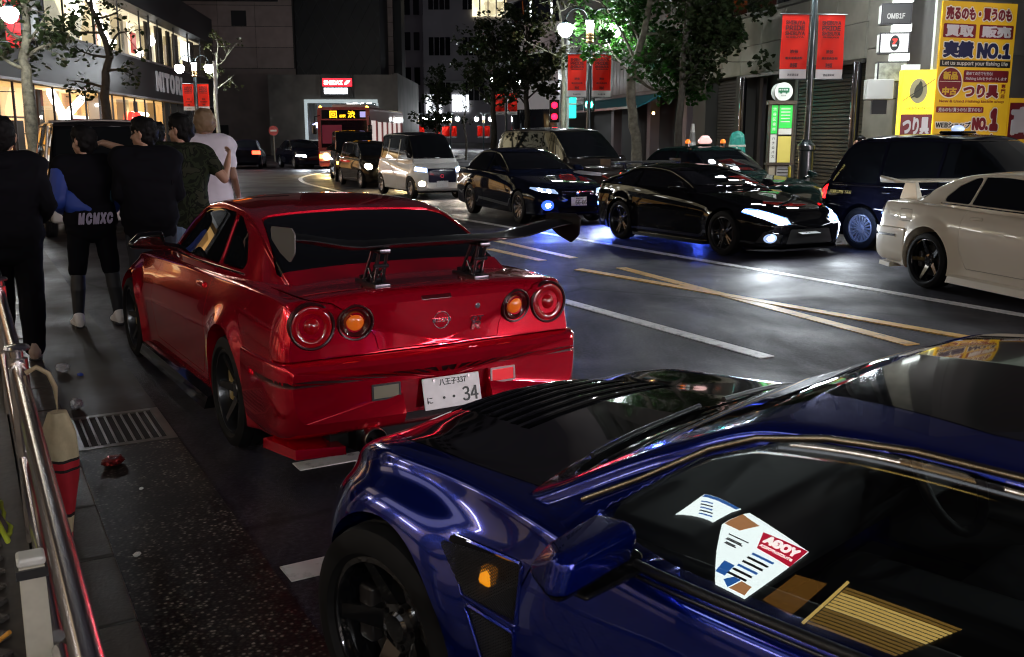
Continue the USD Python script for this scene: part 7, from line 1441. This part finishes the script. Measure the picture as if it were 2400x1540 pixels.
tree('tree at the upper left whose trunk crosses the dark fascia', (-14.0, 29.0, .1), [(0, 0, 0), (.0, 0, 2), (-.05, 0, 3.6), (.1, 0, 4.6), (.05, 0, 6.5)], .17, [(.5, (-1.0, 0, 4.6), 9), (.55, (1.0, 0, 4.2), 7), (.65, (.9, -.1, 5.2), 7), (.7, (-.9, 0, 5.6), 8), (.85, (.5, 0, 6.4), 7), (.95, (-.4, 0, 6.9), 7)], lf_dark, .17, 26, 41, M('bark_mottled', (.10, .09, .06), .85, var=.8, vscale=6, bump=.01, bscale=22), .5)
tree('thin dark tree in front of the lit shop with few leaves', (-14.7, 36.0, .1), [(0, 0, 0), (.03, 0, 2.2), (.08, 0, 3.4), (.28, 0, 4.4), (.1, 0, 5.2), (-.25, 0, 6.2)], .16, [(.42, (-1.2, 0, 3.5), 5), (.48, (1.1, 0, 3.7), 4), (.6, (-.9, 0, 4.7), 4), (.68, (1.1, 0, 5.2), 4), (.8, (-1.3, 0, 5.5), 4), (.9, (.9, 0, 6.0), 4), (.95, (-.6, 0, 6.6), 4)], lf_dark, .16, 14, 43, bark_dark, .4)
tree('small half bare tree beside the left lamp post', (-14.9, 50.5, .1), [(0, 0, 0), (-.05, 0, 2), (-.1, 0, 3.4), (.05, 0, 4.6), (.1, 0, 5.6)], .10, [(.6, (.9, 0, 4.5), 3), (.7, (-.5, 0, 5.2), 3), (.85, (.8, 0, 5.9), 3), (.95, (.2, 0, 6.3), 3)], lf_olive, .16, 12, 45, M('bark_pale', (.22, .22, .16), .8), .35)
# ================================================================== street side behind and beside the camera (seen only in reflections)
Sb = Facade('near_shop', 'lit shop row along the left pavement beside the camera', S(-5.2, -14), math.degrees(AZ), 1)
Sb.add('wall', cat(B(0, 30, -1, 0, 3.4, 5.0), B(0, 30, -1, 0, 6.8, 12)), M('shop_wall', (.12, .10, .09), .6)); Sb.add('interior', B(0, 30, -3.2, -3, 0, 3.4), lit('interior_dim', (.10, .04, .01), (1.0, .62, .28), .22, .5)); Sb.add('upper_interior', B(0, 30, -3.2, -3, 5, 6.8), lit('interior_dim', (.10, .04, .01), (1.0, .62, .28), .22, .5))
Sb.add('ceiling', B(0, 30, -3, -.6, 3.36, 3.39), M('ceiling_lit2', (.5, .4, .25), .6)); 
for k in range(13): Sb.add('pier', B(k * 2.5, k * 2.5 + .35, -.6, .03, 0, 3.4), M('pier_wall', (.10, .09, .085), .5)); Sb.add('window', B(k * 2.5 + .36, k * 2.5 + 2.49, -.1, -.08, .1, 3.38), pane) if False else None
for k in range(5): Sb.add('sign_panel', B(2 + k * 6, 6.5 + k * 6, .002, .12, 3.7, 4.5), E(f'near_sign_{k%3}', ((1, .93, .85), (1, .75, .45), (.85, .92, 1))[k % 3], .4))
Sc = Facade('far_side_shop', 'shop front on the far pavement beside the picture', S(19.5, -14), math.degrees(AZ), -1)
Sc.add('wall', B(0, 26, -1, 0, 0, 11), M('far_shop_wall', (.13, .12, .11), .6))
for k in range(6): Sc.add('window', B(1 + k * 4.2, 4 + k * 4.2, .002, .05, .5, 2.8), E('far_shop_window', (1, .85, .65), .8))
Sd = Facade('added_store', 'added unseen store behind the camera whose windows light the red coupe', (S(-16, -24)), math.degrees(AZ) + 90, -1)  # made up to light the red rear and mirror in its paint
Sd.add('wall', B(0, 46, -2, 0, 0, 18), M('far_shop_wall', (.13, .12, .11), .6))
for j, (z, h_) in enumerate(((.6, 2.6), (4.4, 1.9), (7.4, 1.9), (10.4, 1.9))):
    for k in range(14):
        if (k * 7 + j * 3) % 5 or j == 0: Sd.add('window', B(1 + k * 3.2, 3.7 + k * 3.2, .002, .05, z, z + h_), E(f'added_window_{(k + j) % 3}', ((1, .88, .74), (1, .95, .95), (1, .84, .84))[(k + j) % 3], .5) if not (j < 2 and k > 6) else E('added_window_bright', (1, .90, .92), 4.0) if k not in (10, 11) else E('added_window_pink', (1, .78, .88), 24.0))  # strongest panes sit where they put a highlight on the red tail panel
Sd.add('added_sign', B(28, 38, .002, .3, 3.4, 4.2), E('added_sign_glow', (1, .55, .65), 5))
# lit notice board over the near shop: it is seen mirrored in the blue car's side window
nb2 = thing('notice_board', 'lit studio notice board whose mirror image shows in the blue car window', 'notice board', (0, 0, 0), 0)
def onboard(nm, pts, off, m, th=.01):
    P = Polygon(pts) if not hasattr(pts, 'geom_type') else pts
    o = S(-5.03 + off, 0); return part(nb2, nm, place2d(ext(P, th), (o[0], o[1], 0), (U[0], U[1], 0), (0, 0, 1)), m)
part(nb2, 'backing', place2d(B(-9, 14, 5.05, 11.0, -.12, 0), (*S(-5.04, 0), 0), (U[0], U[1], 0), (0, 0, 1)), M('board_black', (.006, .006, .006), .5))  # unseen backing widened to blacken the reflection in the side window
pw1 = E('paper_lit', (.88, 1.0, .98), 4.2); pr = E('paper_red', (.75, .01, .05), 2.2); pbl = E('paper_blue', (.03, .16, .55), 2.2); pbk = M('paper_black', (.01, .01, .012), .5); pbr = E('paper_brown', (.65, .30, .12), 2.0)
onboard('paper', [(7.57, 6.83), (7.04, 7.2), (5.11, 7.17), (5.71, 6.81)], 0, pw1); onboard('blue_band', [(7.0, 7.19), (5.15, 7.165), (5.22, 7.12), (7.06, 7.15)], .012, pbl, .004)
for k in range(5): onboard('print_line', sbox(5.9 + .1 * k, 6.86 + .05 * k, 6.6 + .08 * k, 6.878 + .05 * k), .012, pbk if k % 2 else pbl, .004)
onboard('paper', [(5.32, 6.83), (4.9, 7.17), (3.82, 7.02), (4.03, 6.05), (4.45, 6.05)], 0, pw1); onboard('red_block', [(4.51, 6.98), (3.83, 7.015), (3.88, 6.70), (4.41, 6.735)], .012, pr, .004)
onboard('yoga_text', affinity.translate(fit_text('YOGA', .52, .13, 6, False), 3.90, 6.84), .017, E('paper_text_white', (1, .96, .9), 4), .004); onboard('studio_text', affinity.translate(fit_text('STUDIO/FORZA', .50, .045, 3, False), 3.91, 6.765), .017, E('paper_text_white', (1, .96, .9), 4), .004)
onboard('photo_print', [(5.25, 6.86), (4.98, 7.10), (4.62, 7.04), (4.80, 6.86)], .012, pbr, .004)
for k in range(6): onboard('print_line', sbox(4.08 + .02 * k, 6.62 - .075 * k, 4.40 + .01 * k, 6.65 - .075 * k), .012, (pbl, pbk, pbk)[k % 3], .004)
onboard('blue_print', [(4.42, 6.15), (4.34, 6.24), (4.24, 6.24), (4.30, 6.08)], .012, pbl, .004); onboard('photo_print', [(4.28, 6.08), (4.22, 6.23), (4.07, 6.22), (4.06, 6.08)], .012, pbr, .004)
gold = E('blind_gold', (1.0, .70, .20), 1.5); gold2 = E('blind_gold_dim', (.8, .48, .10), .45)
[onboard('print_line', sbox(4.55 + .03 * k, 6.74 - .03 * k - .05 * (k % 2), 4.95 - .02 * k, 6.755 - .03 * k - .05 * (k % 2)), .012, pbk, .004) for k in range(5)]
onboard('photo_print', sbox(4.45, 6.2, 4.62, 6.38), .012, pbl, .004)
R4q = np.array([(3.24, 6.17), (3.11, 6.87), (1.51, 7.27), (2.18, 6.43)])
for k in range(14):
    t0, t1 = k / 14, (k + .55) / 14
    a, b = R4q[0] + (R4q[3] - R4q[0]) * 0, R4q[1] - R4q[0]
    L0, L1 = R4q[0] + (R4q[1] - R4q[0]) * t0, R4q[0] + (R4q[1] - R4q[0]) * t1; Q0, Q1 = R4q[3] + (R4q[2] - R4q[3]) * t0, R4q[3] + (R4q[2] - R4q[3]) * t1
    onboard('blind_slat', [tuple(L0), tuple(Q0), tuple(Q1), tuple(L1)], 0, gold if 5 < k < 12 else gold2)
onboard('blind_rail', [(3.30, 6.14), (3.16, 6.93), (3.12, 6.93), (3.26, 6.14)], .0, gold); onboard('warm_panel', [(3.85, 6.15), (3.75, 6.65), (3.35, 6.75), (3.45, 6.15)], 0, E('warm_panel_lit', (.7, .32, .06), .30))
strip_e = E('added_tube_glow', (1, .97, .92), 16)  # added tubes, there for bright streaks mirrored in the car paint
for k in range(11): Sb.add('added_tube_light', B(.6 + k * 2.6, 2.1 + k * 2.6, -.9, -.8, 3.0, 3.07), strip_e)
for k in range(6): Sb.add('added_upper_tube_light', B(1.5 + k * 5, 3.4 + k * 5, -.9, -.8, 6.45, 6.53), strip_e)
# ================================================================== people
skin = M('skin', (.36, .20, .13), .5, var=.08, vscale=12); skin_dk = M('skin_brown', (.20, .10, .06), .5, var=.08, vscale=12)
hair = M('hair_black', (.005, .0045, .0045), .6, bump=.004, bscale=90, stretch=(1, 1, .3), spec=.12); hair_fair = M('hair_fair', (.16, .10, .05), .55, bump=.003, bscale=90)
def chain(segs, it=8, edge=.03):
    """segs: list of bones [(p, r), (q, r2)] -> one smooth continuous mesh"""
    m = None
    for bone in segs:
        h = Manifold.batch_hull([Manifold.sphere(r, 12).translate([float(v) for v in p]) for p, r in bone]); m = h if m is None else m + h
    t = tm(m.refine_to_length(edge)); t.merge_vertices(); trimesh.smoothing.filter_taubin(t, iterations=it); return t
def finger(root, d, n, L, curl, r=.009):
    """three bent phalanges; d forward direction, n palm normal"""
    out = []; p = np.array(root, float); d = np.array(d, float); n = np.array(n, float); a = 0
    for k, f in enumerate((.45, .32, .23)):
        a += curl; v = d * math.cos(a) + n * math.sin(a); q = p + v * L * f; out.append([(p, r * (1 - .12 * k)), (q, r * (1 - .12 * (k + 1)))]); p = q
    return out
def hand(wrist, fwd, palm, side, curl=.35):
    """palm box, four unequal fingers, thumb leaving the side near its base"""
    f = np.array(fwd, float); f /= np.linalg.norm(f); n = np.array(palm, float); n -= f * (n @ f); n /= np.linalg.norm(n); s = np.cross(f, n) * side
    w = np.array(wrist, float); segs = [[(w, .026), (w + f * .05 + s * .028, .016), (w + f * .05 - s * .028, .016)], [(w + f * .05 + s * .030, .015), (w + f * .05 - s * .030, .015), (w + f * .092 + s * .030, .0125), (w + f * .092 - s * .030, .012)]]
    for k, (o, L) in enumerate(((.030, .072), (.010, .080), (-.010, .075), (-.030, .058))): segs += finger(w + f * .092 + s * o, f, n, L, curl * (1 + .08 * k))
    segs += finger(w + f * .028 + s * .030, f * .75 + s * .65, n, .062, curl * .7, .0105)
    return segs
def head_mesh(c, fwd, sc=1.0):
    """skull, jaw, nose, lips, brow, ears and eye sockets; fwd horizontal"""
    f = np.array(fwd, float); f /= np.linalg.norm(f); u = np.array([0, 0, 1.]); l = np.cross(u, f); c = np.array(c, float)
    P = lambda a, b, z: tuple(c + (f * a + l * b + u * z) * sc)
    bones = [[(P(.0, 0, .03), .088 * sc), (P(-.02, 0, .035), .09 * sc)], [(P(.03, .03, -.03), .055 * sc), (P(.03, -.03, -.03), .055 * sc), (P(.065, 0, -.085), .030 * sc), (P(.0, .045, -.06), .03 * sc), (P(.0, -.045, -.06), .03 * sc)],
             [(P(.085, 0, .01), .010 * sc), (P(.108, 0, -.025), .013 * sc), (P(.085, .014, -.03), .009 * sc), (P(.085, -.014, -.03), .009 * sc)], [(P(.088, .018, -.058), .008 * sc), (P(.088, -.018, -.058), .008 * sc)], [(P(.078, .04, .03), .011 * sc), (P(.082, -.04, .03), .011 * sc)]]
    for q in (-1, 1): bones.append([(P(-.005, q * .088, .025), .016 * sc), (P(-.015, q * .094, -.005), .014 * sc), (P(.0, q * .086, -.03), .009 * sc)])
    return bones
def person(label, pos, yaw, H, J, cl, headdir=0.0, name='person', skinm=skin, hairm=hair, hairlen=0.0, cap=False, feet=True):
    """J: joints (metres for a 1.75 m body, x forward, y left); cl: clothing settings"""
    g = thing(name, label, 'person', (*pos, .012), yaw, scale=H / 1.75)
    D = dict(pel=(0, 0, .95), che=(.0, 0, 1.27), nk=(.01, 0, 1.47), hd=(.03, 0, 1.62), shL=(0, .185, 1.42), shR=(0, -.185, 1.42), elL=(-.03, .235, 1.13), elR=(-.03, -.235, 1.13), wrL=(.04, .25, .89), wrR=(.04, -.25, .89), hpL=(0, .095, .92), hpR=(0, -.095, .92), knL=(.02, .10, .50), knR=(.02, -.10, .50), anL=(-.02, .105, .085), anR=(-.02, -.105, .085)); D.update(J)
    D = {k: np.array(v, float) for k, v in D.items()}
    hv = np.array([math.cos(math.radians(headdir)), math.sin(math.radians(headdir)), 0])
    torso = lambda e: [[(D['pel'] + [0, .075, .0], .115 + e), (D['pel'] + [0, -.075, 0], .115 + e), (D['pel'] + [0, .06, .14], .105 + e), (D['pel'] + [0, -.06, .14], .105 + e)], [(D['pel'] + [0, .06, .14], .105 + e), (D['pel'] + [0, -.06, .14], .105 + e), (D['che'] + [0, .09, .0], .112 + e), (D['che'] + [0, -.09, .0], .112 + e)], [(D['che'] + [0, .09, 0], .112 + e), (D['che'] + [0, -.09, 0], .112 + e), (D['shL'], .062 + e), (D['shR'], .062 + e), (D['nk'] - [0, 0, .05], .06 + e)]]
    arm = lambda s, e: [[(D['sh' + s], .060 + e), (D['el' + s], .043 + e)]]
    fore = lambda s, e: [[(D['el' + s], .041 + e), (D['wr' + s], .028 + e)]]
    leg = lambda s, e: [[(D['hp' + s], .088 + e), (D['kn' + s], .058 + e)]]
    shin = lambda s, e: [[(D['kn' + s], .056 + e), ((D['kn' + s] * .62 + D['an' + s] * .38) + [-.02, 0, 0], .056 + e), (D['an' + s], .036 + e)]]
    body = torso(0) + [[(D['nk'] - [0, 0, .03], .056), (D['hd'] - [0.01, 0, .06], .052)]] + head_mesh(D['hd'], hv)
    for s in 'LR':
        body += arm(s, 0) + fore(s, 0) + leg(s, 0) + shin(s, 0) + [[(D['an' + s], .036), (D['an' + s] + [-.04, 0, -.05], .03), (D['an' + s] + [.14, 0, -.06], .025)]]
        d = D['wr' + s] - D['el' + s]; palm = cl.get('palm' + s, (0, -1 if s == 'L' else 1, 0)); body += hand(D['wr' + s], cl.get('hand' + s, d), palm, 1 if s == 'L' else -1, cl.get('curl', .35))
    part(g, 'body', chain(body, 3, .022), skinm, True)
    c = D['hd']; l = np.cross([0, 0, 1.], hv)
    Q = lambda a, b, z: tuple(c + hv * a + l * b + np.array([0, 0, z]))
    hb = [[(Q(-.018, 0, .055), .098), (Q(-.03, 0, .02), .094), (Q(.02, 0, .075), .085)], [(Q(-.04, .03, -.02), .06 + .01 * hairlen), (Q(-.04, -.03, -.02), .06 + .01 * hairlen), (Q(-.03, .05, .03), .05), (Q(-.03, -.05, .03), .05), (Q(-.045, 0, -.06 - .1 * hairlen), .045)]]
    hm_ = chain(hb, 4, .02); v = hm_.vertices; v += hm_.vertex_normals * ((meshkit.fbm(v * 38, 3) - .45) * .040)[:, None]; part(g, 'hair' if not cap else 'cap', hm_, hairm, True)
    for q in (-1, 1): part(g, 'eye', tm(Manifold.sphere(.011, 10).translate(Q(.082, q * .032, .012))), M('eye_dark', (.02, .015, .012), .1), True)
    def cloth(nm, segs, m, wr=.010, it=5):
        t = chain(segs, it, .022); v = t.vertices; v += t.vertex_normals * ((meshkit.fbm(v * [9, 9, 14] + 3, 3) - .5) * 2 * wr)[:, None]; return part(g, nm, t, m, True)
    top = torso(cl.get('ease', .022))
    for s in 'LR':
        top += arm(s, .020 if cl.get('sleeve', 'long') == 'long' else .026) if cl.get('sleeve') != 'short' else [[(D['sh' + s], .086), (D['sh' + s] * .42 + D['el' + s] * .58, .072)]]
        if cl.get('sleeve', 'long') == 'long': top += fore(s, .020)
    if cl.get('hem'): top += [[(D['pel'] + [0, .09, -.05 - cl['hem']], .125), (D['pel'] + [0, -.09, -.05 - cl['hem']], .125), (D['pel'] + [0, .08, .1], .12), (D['pel'] + [0, -.08, .1], .12)]]
    if cl.get('hood'): top += [[(D['nk'] + [-.09, .06, -.03], .055), (D['nk'] + [-.09, -.06, -.03], .055), (D['nk'] + [-.03, .08, .0], .045), (D['nk'] + [-.03, -.08, 0], .045)]]
    part_top = cloth(cl.get('topname', 'jacket'), top, cl['top'], cl.get('wr', .017))
    if cl.get('yoke') is not None:        # coloured sleeve panels
        for s in 'LR': cloth('sleeve_panel', [[(D['sh' + s] * .75 + D['el' + s] * .25, .096), (D['el' + s] + [0, 0, -.02], .086)], [(D['el' + s], .085), (D['el' + s] * .4 + D['wr' + s] * .6, .072)]], cl['yoke'])
        cloth('back_panel', [[(D['pel'] + [-.06, .15, .14], .085), (D['che'] + [-.06, .15, -.10], .075), (D['pel'] + [-.085, .03, .10], .07)]], cl['yoke'])
        cloth('back_panel', [[(D['pel'] + [-.045, -.15, .20], .075), (D['che'] + [-.05, -.14, -.06], .07), (D['pel'] + [-.05, -.02, .14], .06)]], M('jacket_teal', (.01, .05, .07), .6))
    leg_e = cl.get('leg_e', .020)
    pants = [[(D['pel'] + [0, .07, .03], .128), (D['pel'] + [0, -.07, .03], .128), (D['hpL'], .10), (D['hpR'], .10)]]
    for s in 'LR':
        pants += leg(s, leg_e)
        if not cl.get('shorts'): pants += shin(s, leg_e + .004)
    cloth('shorts' if cl.get('shorts') else 'trousers', pants, cl['leg'], .008)
    if cl.get('shorts'): cloth('leggings', shin('L', .008) + shin('R', .008), cl['leggings'], .002)
    for s in 'LR':
        a = D['an' + s]; sh_ = chain([[(a + [-.045, 0, -.025], .043), (a + [-.02, 0, .02], .047), (a + [.05, 0, -.02], .046)], [(a + [.03, 0, -.03], .044), (a + [.15, .0, -.048], .034), (a + [.12, .028, -.05], .03), (a + [.12, -.028, -.05], .03), (a + [-.045, 0, -.045], .038)]], 3, .02)
        part(g, 'shoe', sh_, cl.get('shoe', M('shoe_white', (.62, .60, .58), .5)), True)
        sole = [[(a + [-.055, 0, -.074], .012), (a + [-.05, .03, -.074], .012), (a + [-.05, -.03, -.074], .012), (a + [.15, .035, -.074], .012), (a + [.15, -.03, -.074], .012), (a + [.17, 0, -.074], .012)]]
        part(g, 'sole', chain(sole, 1, .03), M('sole_dark', (.03, .03, .03), .6), True)
    return g, D
black_cl = M('cloth_black', (.005, .005, .007), .9, bump=.0015, bscale=160, spec=.08); blue_cl = M('cloth_blue', (.01, .04, .26), .6, bump=.001, bscale=160); camo = None
n = {'tc': ('texture_coordinate', {}), 'v': ('noise_texture', {'scale': 9.0, 'detail': 3.0, 'distortion': 1.0}), 'r': ('rgb_ramp', {'interpolate': False, 'ramp': [(0, (.008, .010, .006)), (.42, (.018, .024, .012)), (.52, (.006, .007, .005)), (.60, (.026, .028, .017))]}), 'p': ('principled_bsdf', {'roughness': .85, 'specular_ior_level': .1})}
camo_ = 0
camo = usdkit.material(stage, '/World/Looks/camo_cloth', n, [('tc.object', 'v.vector'), ('v.fac', 'r.fac'), ('r.color', 'p.base_color')], surface='p.BSDF')
denim = M('denim_pale', (.10, .15, .22), .8, var=.3, vscale=14); white_cl = M('cloth_white', (.60, .57, .64), .8, bump=.0015, bscale=120)
UP = YAW
person('person in black hooded top and dark trousers walking beside the railing at the left edge', (-3.80, 7.36), UP - 6, 1.84, dict(pel=(0, 0, .95), knL=(.10, .10, .52), anL=(-.02, .12, .085), knR=(.02, -.10, .50), anR=(-.18, -.10, .13), wrR=(.10, -.22, 1.05), elR=(-.06, -.27, 1.15)), dict(top=black_cl, leg=black_cl, ease=.05, hood=True, hem=.08, leg_e=.03, shoe=M('shoe_pale_brown', (.30, .22, .18), .6)), 0)
gB, DB = person('person in dark jacket with blue sleeves and pale lettering across the lower back', (-3.80, 8.80), UP + 4, 1.79, dict(anL=(0, .17, .085), anR=(0, -.17, .085), knL=(.03, .14, .50), knR=(.03, -.14, .50), wrL=(.16, .16, 1.0), wrR=(.16, -.16, 1.0), elL=(-.05, .26, 1.15), elR=(-.05, -.26, 1.15)), dict(top=black_cl, yoke=blue_cl, leg=black_cl, ease=.04, hem=.03, shorts=True, leggings=M('leggings_black', (.010, .011, .013), .6), shoe=M('shoe_white', (.62, .60, .58), .5)), 35)
# pale lettering across the lower back, letter by letter, laid on the jacket
tmB = None
for k, ch in enumerate('MCMXC'):
    p = affinity.skew(fit_text(ch, .050, .10, 7, False), 8); y0 = .13 - .058 * k; ang = (y0 - .03) / .22
    m = place2d(mov(ext(p, .004)), (-.196 + .035 * (1 - math.cos(ang * 1.2)) * 3, y0, .925), (math.sin(ang) * .45, -1, 0), (0, 0, 1)); part(gB, 'back_letter', m, M('letter_lilac', (.26, .23, .32), .6))
person('person in plain black hooded top with a companion\'s arm over the shoulders', (-3.27, 8.82), UP - 4, 1.86, dict(anL=(0, .09, .085), anR=(.02, -.09, .085), wrL=(.15, .12, 1.0), wrR=(.15, -.12, 1.0)), dict(top=black_cl, leg=M('trousers_navy', (.008, .010, .018), .8), ease=.055, hood=True, hem=.09, leg_e=.035), 60)
person('person in dark camouflage T-shirt and pale jeans reaching an arm over a friend', (-3.17, 9.5), UP - 6, 1.90, dict(shL=(0, .19, 1.44), elL=(.0, .42, 1.44), wrL=(.02, .64, 1.52), elR=(-.08, -.34, 1.20), wrR=(.08, -.40, 1.36), anL=(0, .10, .085), anR=(0, -.10, .085)), dict(top=camo, topname='shirt', sleeve='short', leg=denim, ease=.03, hem=.03, palmL=(0, 0, -1), handL=(0, 1, -.15)), 55)
person('tall person in a loose white T-shirt seen from behind', (-3.26, 10.5), UP - 30, 1.97, dict(elR=(-.05, -.27, 1.14), wrR=(.10, -.26, .98), elL=(.08, .26, 1.15), wrL=(.2, .2, 1.0)), dict(top=white_cl, topname='shirt', sleeve='short', leg=M('trousers_navy', (.008, .010, .018), .8), ease=.06, hem=.14, wr=.014), 20, skinm=skin_dk, hairm=hair_fair, hairlen=-.5)
person('person in pale blue shirt mostly hidden behind the black hooded top', (-4.05, 11.3), UP - 10, 1.84, dict(), dict(top=M('cloth_pale_blue', (.28, .33, .42), .8), leg=black_cl, ease=.03), -20)
person('person standing behind the tall black taxi with a hand raised to the face', (7.15, 20.2), 200, 1.66, dict(elR=(.20, -.22, 1.28), wrR=(.16, -.06, 1.55), elL=(.12, .24, 1.2), wrL=(.28, .12, 1.3)), dict(top=M('cloth_charcoal', (.02, .018, .02), .8), leg=M('cloth_rose', (.35, .16, .18), .7), ease=.03, palmR=(-1, 0, 0), handR=(-.1, .2, 1)), 30)
